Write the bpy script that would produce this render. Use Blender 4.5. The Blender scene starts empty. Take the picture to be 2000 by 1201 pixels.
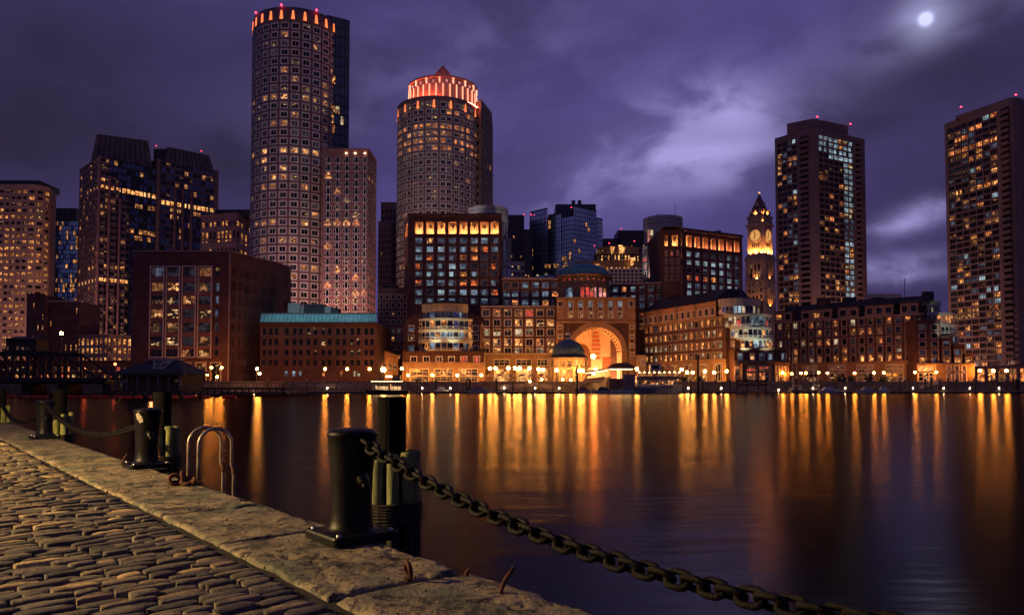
import bpy, math, random
from mathutils import Vector, Matrix, noise as mnoise
R = math.radians
rnd = random.Random(7)
scene = bpy.context.scene
COL = scene.collection

# ------------------------------------------------------------------ camera
F = 1460.0            # focal length in pixels of the 2000 px wide photograph
PITCH = R(2.1)
EYE = 2.6             # metres above the water
PRIN = 696.5
cam_d = bpy.data.cameras.new("camera")
cam = bpy.data.objects.new("camera", cam_d)
COL.objects.link(cam)
cam_d.sensor_width = 36.0
cam_d.lens = F / 2000.0 * 36.0
cam_d.shift_y = 96.0 / 2000.0
cam_d.clip_start = 0.1
cam_d.clip_end = 20000.0
cam.location = (0, 0, EYE)
cam.rotation_euler = (R(90) + PITCH, 0, 0)
scene.camera = cam
CT, ST = math.cos(PITCH), math.sin(PITCH)

def W(px, py, Y):
    u = (px - 1000.0) / F
    v = (PRIN - py) / F
    k = Y / (CT - v * ST)
    return Vector((u * k, Y, EYE + (ST + v * CT) * k))
def WX(px, Y, py=700): return W(px, py, Y).x
def WZ(py, Y): return W(1000, py, Y).z
def G(px, py, z=1.4):
    u = (px - 1000.0) / F
    v = (PRIN - py) / F
    k = (z - EYE) / (ST + v * CT)
    return Vector((u * k, (CT - v * ST) * k, z))
def proj(p):
    dx, dy, dz = p[0], p[1], p[2] - EYE
    f = dy * CT + dz * ST
    u = dx / f; v = (-dy * ST + dz * CT) / f
    return 1000 + u * F, PRIN - v * F

# ------------------------------------------------------------------ sky
MOON = (W(1808, 38, 100.0) - Vector((0, 0, EYE))).normalized()
world = bpy.data.worlds.new("World")
scene.world = world
world.use_nodes = True
wt = world.node_tree
wt.nodes.clear()
class NT:
    def __init__(s, t): s.t = t
    def n(s, typ, **kw):
        x = s.t.nodes.new(typ)
        for k, v in kw.items(): setattr(x, k, v)
        return x
    def link(s, a, b): s.t.links.new(a, b)
    def put(s, sock, v):
        if hasattr(v, 'is_output'): s.link(v, sock)
        else: sock.default_value = v
    def m(s, op, a, b=0.0, c=0.0, clamp=False):
        x = s.n('ShaderNodeMath', operation=op, use_clamp=clamp)
        s.put(x.inputs[0], a); s.put(x.inputs[1], b); s.put(x.inputs[2], c)
        return x.outputs[0]
    def vm(s, op, a, b=(0, 0, 0), out=0):
        x = s.n('ShaderNodeVectorMath', operation=op)
        s.put(x.inputs[0], a); s.put(x.inputs[1], b)
        return x.outputs['Value'] if op in ('DOT_PRODUCT', 'LENGTH') else x.outputs[0]
    def noise(s, vec, scale, detail=3, rough=0.5, dist=0.0):
        x = s.n('ShaderNodeTexNoise')
        s.put(x.inputs['Vector'], vec); x.inputs['Scale'].default_value = scale
        x.inputs['Detail'].default_value = detail; x.inputs['Roughness'].default_value = rough
        x.inputs['Distortion'].default_value = dist
        return x.outputs[0]
    def mixc(s, f, a, b, mode='MIX'):
        x = s.n('ShaderNodeMix', data_type='RGBA', blend_type=mode)
        s.put(x.inputs[0], f); s.put(x.inputs[6], a); s.put(x.inputs[7], b)
        return x.outputs[2]
    def mapr(s, v, a, b, c=0.0, d=1.0, smooth=True):
        x = s.n('ShaderNodeMapRange', interpolation_type='SMOOTHSTEP' if smooth else 'LINEAR')
        s.put(x.inputs[0], v)
        for i, q in enumerate((a, b, c, d)): x.inputs[i + 1].default_value = q
        return x.outputs[0]
    def xyz(s, x, y, z):
        q = s.n('ShaderNodeCombineXYZ')
        s.put(q.inputs[0], x); s.put(q.inputs[1], y); s.put(q.inputs[2], z)
        return q.outputs[0]

def build_sky():
    t = NT(wt)
    d = t.n('ShaderNodeTexCoord').outputs['Generated']
    sp = t.n('ShaderNodeSeparateXYZ'); t.link(d, sp.inputs[0])
    x, y, z = sp.outputs
    za = t.m('ADD', t.m('ABSOLUTE', z), 0.16)
    pl = t.xyz(t.m('DIVIDE', x, za), t.m('DIVIDE', y, za), 0.3)      # a flat cloud deck seen in perspective
    tl = t.xyz(t.m('ADD', t.m('MULTIPLY', x, 0.94), t.m('MULTIPLY', z, 0.5)), t.m('MULTIPLY', y, 0.7), t.m('SUBTRACT', t.m('MULTIPLY', z, 2.3), t.m('MULTIPLY', x, 0.75)))
    n1 = t.noise(tl, 2.3, 4, 0.48, 0.35)                                # broad drifting banks
    n2 = t.noise(t.vm('MULTIPLY', d, (1.0, 1.0, 1.7)), 8.0, 5, 0.52, 0.3)                               # ragged edges where the moon breaks through
    n3 = t.noise(pl, 0.8, 5, 0.55, 0.8)
    def glow(px, py, s):
        v = (W(px, py, 100.0) - Vector((0, 0, EYE))).normalized()
        dot = t.vm('DOT_PRODUCT', d, tuple(v))
        return t.m('EXPONENT', t.m('DIVIDE', t.m('SUBTRACT', dot, 1.0), s))
    def streak(px, py, sx, sy, tilt=0.0):
        v = (W(px, py, 100.0) - Vector((0, 0, EYE))).normalized()
        rt = Vector((v.y, -v.x, 0)).normalized(); up = rt.cross(v)
        a = rt * math.cos(tilt) + up * math.sin(tilt); b = up * math.cos(tilt) - rt * math.sin(tilt)
        p = t.m('DIVIDE', t.vm('DOT_PRODUCT', d, tuple(a)), sx); q = t.m('DIVIDE', t.vm('DOT_PRODUCT', d, tuple(b)), sy)
        front = t.m('GREATER_THAN', t.vm('DOT_PRODUCT', d, tuple(v)), 0.0)
        g = t.m('EXPONENT', t.m('MULTIPLY', t.m('ADD', t.m('POWER', t.m('ABSOLUTE', p), 2.0), t.m('POWER', t.m('ABSOLUTE', q), 2.0)), -1.0))
        return t.m('MULTIPLY', g, front)
    moonlit = t.m('MULTIPLY', glow(1250, 260, 0.07), 0.44)
    base = t.m('ADD', t.m('MULTIPLY', t.mapr(n1, 0.36, 0.66), 0.40), t.m('ADD', t.m('MULTIPLY', t.mapr(n3, 0.36, 0.66), 0.20), t.m('MULTIPLY', t.mapr(n2, 0.34, 0.68), 0.13)))
    f = t.m('ADD', t.m('ADD', base, moonlit), 0.0, clamp=True)
    col = t.mixc(f, SKY_DARK + (1,), SKY_MID + (1,))
    n4 = t.mapr(n2, 0.40, 0.62, 0.22, 1.10)
    b = t.m('MULTIPLY', streak(1350, 275, 0.115, 0.055, 0.25), 0.44)
    b = t.m('ADD', b, t.m('MULTIPLY', streak(1430, 205, 0.055, 0.03, -0.6), 0.45))
    b = t.m('ADD', b, t.m('MULTIPLY', streak(1420, 340, 0.07, 0.022, 0.1), 0.38))
    b = t.m('ADD', b, t.m('MULTIPLY', streak(1380, 300, 0.09, 0.012, 0.05), 0.38))
    b = t.m('ADD', b, t.m('MULTIPLY', streak(1890, 6, 0.07, 0.022, 0.35), 0.70))
    b = t.m('ADD', b, t.m('MULTIPLY', streak(1700, 70, 0.12, 0.05, 0.4), 0.08))
    b = t.m('ADD', b, t.m('MULTIPLY', streak(1800, 420, 0.05, 0.014, 0.30), 0.75))
    b = t.m('ADD', b, t.m('MULTIPLY', streak(1730, 447, 0.035, 0.007, 0.1), 0.40))
    b = t.m('ADD', b, t.m('MULTIPLY', streak(1770, 525, 0.085, 0.016, 0.0), 0.62))
    b = t.m('ADD', b, t.m('MULTIPLY', streak(1800, 536, 0.03, 0.007, 0.05), 0.9))
    b = t.m('ADD', b, t.m('MULTIPLY', streak(880, 130, 0.22, 0.06, 0.3), 0.14))
    b = t.m('ADD', b, t.m('MULTIPLY', streak(1210, 300, 0.15, 0.055, 0.25), 0.34))
    b = t.m('MULTIPLY', b, n4)
    dk = t.m('ADD', t.m('MULTIPLY', streak(1250, 60, 0.26, 0.06, -0.15), 0.15), t.m('ADD', t.m('MULTIPLY', streak(1640, 230, 0.14, 0.05, 0.5), 0.45), t.m('MULTIPLY', streak(60, 160, 0.33, 0.16, 0.0), 0.62)))
    col = t.mixc(t.m('MINIMUM', dk, 1.0), col, SKY_DARK + (1,))
    col = t.mixc(t.m('MINIMUM', b, 1.0), col, SKY_LIT + (1,))
    mdot = t.vm('DOT_PRODUCT', d, tuple(MOON))
    disc = t.m('EXPONENT', t.m('DIVIDE', t.m('SUBTRACT', mdot, 1.0), 0.000014))
    halo = t.m('EXPONENT', t.m('DIVIDE', t.m('SUBTRACT', mdot, 1.0), 0.00035))
    mo = t.m('ADD', t.m('MULTIPLY', disc, 2.2), t.m('MULTIPLY', halo, 0.34))
    col = t.mixc(1.0, col, t.mixc(mo, (0, 0, 0, 1), (0.62, 0.66, 1.0, 1)), 'ADD')
    bg = t.n('ShaderNodeBackground'); t.link(col, bg.inputs['Color']); bg.inputs['Strength'].default_value = 1.0
    sky = t.n('ShaderNodeTexSky', sky_type='NISHITA')
    sky.sun_disc = False
    sky.sun_elevation = R(-3.0)
    sky.sun_rotation = R(200)
    bg2 = t.n('ShaderNodeBackground'); t.link(sky.outputs[0], bg2.inputs['Color']); bg2.inputs['Strength'].default_value = 0.05
    ad = t.n('ShaderNodeAddShader'); t.link(bg.outputs[0], ad.inputs[0]); t.link(bg2.outputs[0], ad.inputs[1])
    o = t.n('ShaderNodeOutputWorld'); t.link(ad.outputs[0], o.inputs['Surface'])
SKY_DARK = (0.021, 0.0155, 0.036)
SKY_MID = (0.088, 0.068, 0.250)
SKY_LIT = (0.385, 0.335, 0.70)
build_sky()
world.cycles.sampling_method = 'MANUAL'
world.cycles.sample_map_resolution = 512

# moonlight
sun_d = bpy.data.lights.new("moonlight", 'SUN')
sun_d.energy = 0.03; sun_d.angle = R(0.5); sun_d.color = (0.75, 0.8, 1.0)
sun = bpy.data.objects.new("moonlight", sun_d); COL.objects.link(sun)
sun.rotation_euler = MOON.to_track_quat('Z', 'Y').to_euler()

def lamp(name, loc, power, color, radius=0.2, typ='POINT', rot=None, size=None):
    l = bpy.data.lights.new(name, typ)
    l.energy = power; l.color = color
    if typ == 'AREA':
        l.shape = 'RECTANGLE'; l.size, l.size_y = size
    else: l.shadow_soft_size = radius
    o = bpy.data.objects.new(name, l); COL.objects.link(o); o.location = loc
    if rot: o.rotation_euler = rot
    return o
# the quayside street lamp, out of frame to the left (its raking light draws the shadows on the stones)
lamp("quay_street_lamp_light", (-12.0, 6.3, 5.4), 7400, (1.0, 0.64, 0.24), 0.18)
# unseen point lights added to warm the towers, standing in for street lighting
for (px, Y, z, p) in ((60, 470, 9, 85000), (300, 470, 9, 70000), (455, 400, 9, 30000), (600, 322, 14, 52000), (690, 318, 12, 26000), (860, 345, 14, 44000),
                      (1500, 620, 9, 30000), (1560, 322, 10, 20000), (1650, 326, 10, 12000), (1770, 330, 10, 9000), (1965, 312, 12, 3000)):
    lamp("street_fill_light", (WX(px, Y), Y, z), p, (1.0, 0.46, 0.34), 1.0)

vs = scene.view_settings
vs.view_transform = 'Standard'; vs.look = 'None'; vs.exposure = 0.0; vs.gamma = 1.0
vs.use_curve_mapping = False
cy = scene.cycles
cy.max_bounces = 5; cy.diffuse_bounces = 2; cy.glossy_bounces = 3; cy.transmission_bounces = 2
cy.sample_clamp_indirect = 25.0; cy.caustics_reflective = False; cy.caustics_refractive = False
cy.use_denoising = True
cy.blur_glossy = 0.5

# ------------------------------------------------------------------ materials
MATS = {}
def mat(name, col, rough=0.8, metal=0.0, var=0.25, scale=0.5, bump=0.0, bscale=20.0, tint=None, spec=0.5, objrand=0.0):
    if name in MATS: return MATS[name]
    m = bpy.data.materials.new(name); m.use_nodes = True
    t = NT(m.node_tree); b = m.node_tree.nodes['Principled BSDF']
    b.inputs['Roughness'].default_value = rough; b.inputs['Metallic'].default_value = metal
    b.inputs['Specular IOR Level'].default_value = spec
    g = t.n('ShaderNodeNewGeometry').outputs['Position']
    c = tuple(col) + (1,)
    if var > 0:
        n = t.noise(g, scale, 5, 0.6)
        k = t.mapr(n, 0.3, 0.7, 1 - var, 1 + var)
        if objrand:
            oi = t.n('ShaderNodeObjectInfo').outputs['Random']
            k = t.m('MULTIPLY', k, t.mapr(oi, 0, 1, 1 - objrand, 1 + objrand, False))
        cc = t.vm('SCALE', c[:3]); x = cc.node; t.put(x.inputs['Scale'], k)
        cc = x.outputs[0]
        if tint:
            n2 = t.noise(g, scale * 2.7, 4, 0.6)
            cc = t.mixc(t.mapr(n2, 0.45, 0.7), cc, tuple(tint) + (1,))
        t.link(cc, b.inputs['Base Color'])
    else: b.inputs['Base Color'].default_value = c
    if bump:
        bn = t.n('ShaderNodeBump'); bn.inputs['Strength'].default_value = bump; bn.inputs['Distance'].default_value = 0.02
        t.link(t.noise(g, bscale, 5, 0.65), bn.inputs['Height']); t.link(bn.outputs[0], b.inputs['Normal'])
    MATS[name] = m
    return m
def emis(name, col, strength, sample=False):
    if name in MATS: return MATS[name]
    m = bpy.data.materials.new(name); m.use_nodes = True
    b = m.node_tree.nodes['Principled BSDF']
    b.inputs['Base Color'].default_value = (0.05, 0.05, 0.05, 1)
    b.inputs['Emission Color'].default_value = tuple(col) + (1,); b.inputs['Emission Strength'].default_value = strength
    m.cycles.emission_sampling = 'AUTO' if sample else 'NONE'
    MATS[name] = m
    return m
def winmat(name, col, lo, hi, scale=0.9, base=(0.012, 0.013, 0.018), a=0.38, b_=0.62, col2=None, zs=1.0):
    """glass with a lit room behind it: furniture, blinds and lamps give uneven light"""
    m = bpy.data.materials.new(name); m.use_nodes = True
    t = NT(m.node_tree); b = m.node_tree.nodes['Principled BSDF']
    b.inputs['Base Color'].default_value = base + (1,); b.inputs['Roughness'].default_value = 0.12
    if hi > 0:
        g = t.n('ShaderNodeNewGeometry').outputs['Position']
        n = t.noise(t.vm('MULTIPLY', g, (1, 1, zs)), scale, 2, 0.6)
        n2 = t.noise(g, 0.13, 1, 0.5)
        e = t.m('MULTIPLY', t.mapr(n, a, b_, lo, hi), t.mapr(n2, 0.35, 0.65, 0.6, 1.25))
        t.link(e, b.inputs['Emission Strength'])
        if col2: t.link(t.mixc(t.mapr(n, a, b_), tuple(col2) + (1,), tuple(col) + (1,)), b.inputs['Emission Color'])
        else: b.inputs['Emission Color'].default_value = tuple(col) + (1,)
    m.cycles.emission_sampling = 'NONE'
    MATS[name] = m
winmat('dk', (0, 0, 0), 0, 0)
winmat('dk2', (0.11, 0.09, 0.12), 0.01, 0.22, 0.5)
winmat('dw', (0.85, 0.36, 0.13), 0.03, 0.5, 0.8, a=0.45, b_=0.7)
winmat('w1', (1.0, 0.46, 0.13), 0.10, 1.45, 0.85, a=0.40, b_=0.66, col2=(0.85, 0.20, 0.04))
winmat('w2', (1.0, 0.50, 0.18), 0.04, 1.1, 1.0, a=0.44, b_=0.64, col2=(0.75, 0.20, 0.05))
winmat('w3', (1.0, 0.54, 0.18), 0.5, 1.6, 0.7, col2=(1.0, 0.34, 0.08))
winmat('wl', (1.0, 0.55, 0.22), 0.015, 1.5, 1.0, a=0.57, b_=0.68, zs=1.8)
winmat('o1', (1.0, 0.22, 0.05), 0.25, 1.15, 0.8, col2=(0.75, 0.10, 0.02))
winmat('o2', (1.0, 0.34, 0.09), 0.18, 1.2, 0.8, col2=(0.8, 0.14, 0.03))
winmat('c1', (0.34, 0.47, 0.60), 0.15, 0.60, 0.5)
winmat('c2', (0.48, 0.66, 0.74), 0.30, 0.90, 0.5)
winmat('dc', (0.20, 0.24, 0.36), 0.10, 0.40, 0.5)
mat('cb', (0.50, 0.66, 0.85), 0.15, metal=0.85, var=0.2, scale=0.2)
winmat('cw', (0.85, 0.66, 0.40), 0.12, 0.75, 0.7)
winmat('bw', (0.95, 0.36, 0.11), 0.10, 0.38, 0.6)
winmat('bc', (0.22, 0.32, 0.46), 0.08, 0.26, 0.6)
winmat('rd', (1.0, 0.075, 0.045), 0.35, 1.1, 0.7, col2=(1.0, 0.16, 0.10))
winmat('pk', (1.0, 0.35, 0.30), 0.3, 1.1, 0.7)
mat('bg', (0.55, 0.78, 0.92), 0.3, metal=0.8, var=0.25, scale=0.05)
mat('bgw', (0.12, 0.15, 0.18), 0.25, metal=0.7, var=0.2, scale=0.05)
mat('bgd', (0.13, 0.18, 0.27), 0.18, metal=0.9, var=0.35, scale=0.06)

brick = mat('brick_dark', (0.115, 0.055, 0.052), 0.9, var=0.25, scale=0.25)
brick2 = mat('brick_red', (0.12, 0.061, 0.061), 0.9, var=0.25, scale=0.3)
pinkg = mat('pink_granite', (0.36, 0.215, 0.20), 0.75, var=0.18, scale=0.2)
pinkb = mat('pink_brick', (0.25, 0.125, 0.12), 0.85, var=0.18, scale=0.2)
dusk = mat('rose_granite', (0.205, 0.137, 0.135), 0.75, var=0.18, scale=0.2)
conc = mat('concrete_warm', (0.29, 0.20, 0.18), 0.85, var=0.14, scale=0.15)
beige = mat('beige_stone', (0.50, 0.33, 0.25), 0.8, var=0.15, scale=0.2)
tan = mat('tan_stone', (0.40, 0.25, 0.15), 0.8, var=0.2, scale=0.5)
tanl = mat('pale_stone', (0.55, 0.42, 0.27), 0.8, var=0.15, scale=0.5)
trim = mat('pale_trim', (0.80, 0.75, 0.76), 0.6, var=0.1)
trimd = mat('grey_trim', (0.42, 0.36, 0.36), 0.6, var=0.1)
trimw = mat('white_trim', (0.75, 0.66, 0.62), 0.6, var=0.08)
darkm = mat('dark_metal', (0.045, 0.04, 0.045), 0.5, var=0.2, scale=0.3)
darkr = mat('dark_roof', (0.06, 0.05, 0.052), 0.8, var=0.25, scale=0.3)
mans = mat('mansard_metal', (0.16, 0.125, 0.115), 0.6, var=0.2, scale=0.2)
cream = mat('cream_panel', (0.70, 0.66, 0.48), 0.6, var=0.08, scale=0.4)
greyp = mat('grey_panel', (0.52, 0.50, 0.46), 0.55, var=0.1, scale=0.4)
teal = mat('copper_patina', (0.13, 0.36, 0.38), 0.6, var=0.18, scale=0.6)
tealb = mat('copper_roof', (0.20, 0.52, 0.56), 0.55, var=0.15, scale=0.6)
frm = mat('window_frame', (0.16, 0.13, 0.13), 0.5, var=0)
frl = mat('window_frame_pale', (0.66, 0.62, 0.60), 0.5, var=0)
LAMP_COL = (1.0, 0.30, 0.032)
globe_m = emis('lamp_globe', LAMP_COL, 190.0, True)
globe_w = emis('lamp_globe_pale', (1.0, 0.36, 0.055), 200.0, True)
globe_s = emis('lamp_small', (1.0, 0.60, 0.25), 14.0, True)
redl = emis('beacon_red', (1.0, 0.03, 0.07), 9.0)
uplight = emis('uplight', (1.0, 0.42, 0.15), 290.0, True)

# ------------------------------------------------------------------ mesh helpers
class MB:
    def __init__(s, M=None): s.v = []; s.f = []; s.mi = []; s.ms = []; s.M = M; s.sm = False
    def mid(s, m):
        if m not in s.ms: s.ms.append(m)
        return s.ms.index(m)
    def add(s, vs, fs, m):
        o = len(s.v); k = s.mid(m)
        for p in vs:
            p = Vector(p)
            s.v.append(s.M @ p if s.M is not None else p)
        for f in fs: s.f.append([i + o for i in f]); s.mi.append(k)
        return s
    def box(s, x0, x1, y0, y1, z0, z1, m, back=True):
        vs = [(x0, y0, z0), (x1, y0, z0), (x1, y1, z0), (x0, y1, z0), (x0, y0, z1), (x1, y0, z1), (x1, y1, z1), (x0, y1, z1)]
        fs = [(0, 1, 5, 4), (1, 2, 6, 5), (3, 0, 4, 7), (4, 5, 6, 7), (3, 2, 1, 0)]
        if back: fs.append((2, 3, 7, 6))
        return s.add(vs, fs, m)
    def prism(s, poly, z0, z1, m, top=True, bottom=False):
        n = len(poly)
        vs = [(p[0], p[1], z0) for p in poly] + [(p[0], p[1], z1) for p in poly]
        fs = [(i, (i + 1) % n, (i + 1) % n + n, i + n) for i in range(n)]
        if top: fs.append(tuple(range(n, 2 * n)))
        if bottom: fs.append(tuple(reversed(range(n))))
        return s.add(vs, fs, m)
    def frustum(s, a, z0, b, z1, m, cap=True):
        n = len(a)
        vs = [(p[0], p[1], z0) for p in a] + [(p[0], p[1], z1) for p in b]
        fs = [(i, (i + 1) % n, (i + 1) % n + n, i + n) for i in range(n)]
        if cap: fs.append(tuple(range(n, 2 * n)))
        return s.add(vs, fs, m)
    def lathe(s, prof, n, m, c=(0, 0, 0), a0=0.0, a1=2 * math.pi):
        full = abs(a1 - a0 - 2 * math.pi) < 1e-6
        k = n if full else n + 1
        vs = []
        for (r, z) in prof:
            for i in range(k):
                a = a0 + (a1 - a0) * i / n
                vs.append((c[0] + r * math.sin(a), c[1] - r * math.cos(a), c[2] + z))
        fs = []
        for j in range(len(prof) - 1):
            for i in range(n):
                i2 = (i + 1) % k
                fs.append((j * k + i, j * k + i2, (j + 1) * k + i2, (j + 1) * k + i))
        return s.add(vs, fs, m)
    def cyl(s, c, r, z0, z1, n, m, r1=None):
        r1 = r if r1 is None else r1
        return s.lathe([(0.001, z0), (r, z0), (r1, z1), (0.001, z1)], n, m, (c[0], c[1], 0))
    def tube(s, pts, r, n, m, closed=False):
        pts = [Vector(p) for p in pts]; k = len(pts); vs = []
        for i, p in enumerate(pts):
            if closed: d = pts[(i + 1) % k] - pts[i - 1]
            else: d = pts[min(i + 1, k - 1)] - pts[max(i - 1, 0)]
            d.normalize()
            a = d.orthogonal() if abs(d.z) > 0.99 else d.cross(Vector((0, 0, 1)))
            if i and not closed or i:
                a = prev - d * prev.dot(d)
            a.normalize(); prev = a; b = d.cross(a)
            rr = r[i] if isinstance(r, (list, tuple)) else r
            for j in range(n):
                t = 2 * math.pi * j / n
                vs.append(p + a * (rr * math.cos(t)) + b * (rr * math.sin(t)))
        fs = []
        for i in range(k if closed else k - 1):
            i2 = (i + 1) % k
            for j in range(n): fs.append((i * n + j, i * n + (j + 1) % n, i2 * n + (j + 1) % n, i2 * n + j))
        if not closed: fs += [tuple(reversed(range(n))), tuple(range((k - 1) * n, k * n))]
        return s.add(vs, fs, m)
    def ball(s, c, r, m, n=10, k=6, sz=1.0):
        return s.lathe([(r * max(0.001, math.sin(math.pi * i / k)), -r * sz * math.cos(math.pi * i / k)) for i in range(k + 1)], n, m, c)
    def mesh(s, name, smooth=False):
        me = bpy.data.meshes.new(name)
        me.from_pydata([tuple(p) for p in s.v], [], s.f)
        for m in s.ms: me.materials.append(m)
        me.polygons.foreach_set('material_index', s.mi)
        if smooth: me.polygons.foreach_set('use_smooth', [True] * len(s.f))
        me.update()
        return me

WL = {}
def wloc(o): return WL.get(o, Vector((0, 0, 0)))
def link(o, parent=None, loc=None, rz=0.0):
    COL.objects.link(o)
    L = Vector(loc) if loc is not None else Vector((0, 0, 0))
    if parent is not None:
        o.parent = parent; o.location = L - wloc(parent)
    else: o.location = L
    WL[o] = L
    if rz: o.rotation_euler = (0, 0, rz)
    return o
def tag(o, label=None, cat=None, group=None, kind=None):
    if label: o['label'] = label
    if cat: o['category'] = cat
    if group: o['group'] = group
    if kind: o['kind'] = kind
    return o
def thing(name, label, cat, loc, group=None):
    o = bpy.data.objects.new(name, None); o.empty_display_size = 0.2
    link(o, None, loc); return tag(o, label, cat, group)
def part(name, mb, parent, loc=None, rz=0.0, smooth=False, kind=None, label=None):
    """a mesh part; verts in world space when loc is None"""
    me = mb.mesh(name, smooth) if isinstance(mb, MB) else mb
    o = bpy.data.objects.new(name, me)
    link(o, parent, loc if loc is not None else (0, 0, 0), rz)
    return tag(o, label, None, None, kind)
def solo(name, mb, label, cat, group=None, loc=None, rz=0, kind=None, smooth=False):
    o = bpy.data.objects.new(name, mb.mesh(name, smooth) if isinstance(mb, MB) else mb)
    link(o, None, loc, rz); return tag(o, label, cat, group, kind)
def copy_tree(o, loc, parent=None, rz=None):
    c = o.copy(); COL.objects.link(c)
    if parent is not None: c.parent = parent
    else:
        c.location = loc
        if rz is not None: c.rotation_euler = (0, 0, rz)
    for ch in o.children: copy_tree(ch, None, c)
    return c

# ------------------------------------------------------------------ facades
class Flat:
    def __init__(s, p0, p1):
        s.p = Vector(p0[:2]); d = Vector(p1[:2]) - s.p; s.L = d.length; s.d = d / s.L; s.nn = Vector((s.d.y, -s.d.x))
    def at(s, u, dep=0.0): q = s.p + s.d * u - s.nn * dep; return q.x, q.y
    def ang(s, u): return math.atan2(s.d.y, s.d.x)
    segs = 1
class Arc:
    """u runs left to right as seen from the water; angle 0 faces the water"""
    def __init__(s, c, r, a0, a1): s.c = c; s.r = r; s.a0 = a0; s.a1 = a1; s.L = r * (a1 - a0)
    def at(s, u, dep=0.0):
        a = s.a0 + u / s.r; q = s.r - dep
        return s.c[0] + q * math.sin(a), s.c[1] - q * math.cos(a)
    def ang(s, u): return s.a0 + u / s.r
def bow(p0, p1, sag):
    p0 = Vector(p0[:2]); p1 = Vector(p1[:2]); c = (p1 - p0).length; r = (c * c / 4 + sag * sag) / (2 * sag)
    d = (p1 - p0).normalized(); nn = Vector((d.y, -d.x)); ctr = (p0 + p1) / 2 - nn * (r - sag)
    h = math.asin(c / 2 / r); m = math.atan2(d.y, d.x)
    return Arc((ctr.x, ctr.y), r, m - h, m + h)

STY = {  # trim width, trim material, frame width, vertical bars, horizontal bars, frame material
    'plain': (0, None, 0.10, 0, 0, frm), 'two': (0, None, 0.12, 1, 0, frm), 'three': (0, None, 0.10, 2, 0, frm),
    'trim2': (0.42, trim, 0.12, 1, 0, frl), 'trimd': (0.24, trimd, 0.10, 0, 0, frm), 'trim3': (0.26, trimd, 0.10, 2, 0, frm), 'trimw': (0.2, trimw, 0.12, 1, 1, frl),
    'sash': (0.22, trim, 0.10, 1, 0, frl), 'sashw': (0.2, trimw, 0.12, 1, 1, frl), 'cross': (0, None, 0.10, 1, 1, frm), 'shop': (0.22, trimw, 0.16, 2, 1, trimw), 'shopw': (0.40, trimw, 0.26, 2, 1, trimw),
    'cw': (0, None, 0.07, 0, 0, darkm), 'cwp': (0, None, 0.10, 0, 0, frl), 'five': (0, None, 0.12, 4, 0, darkm),
}
GEO = {}
VAR = {'w1': 'bw', 'w2': 'bw', 'w3': 'w1', 'o1': 'dw', 'o2': 'bw', 'cw': 'dw', 'c1': 'bc', 'c2': 'c1', 'rd': 'dw', 'pk': 'bw', 'wl': 'dk', 'dc': 'dk2', 'dw': 'dk'}
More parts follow.
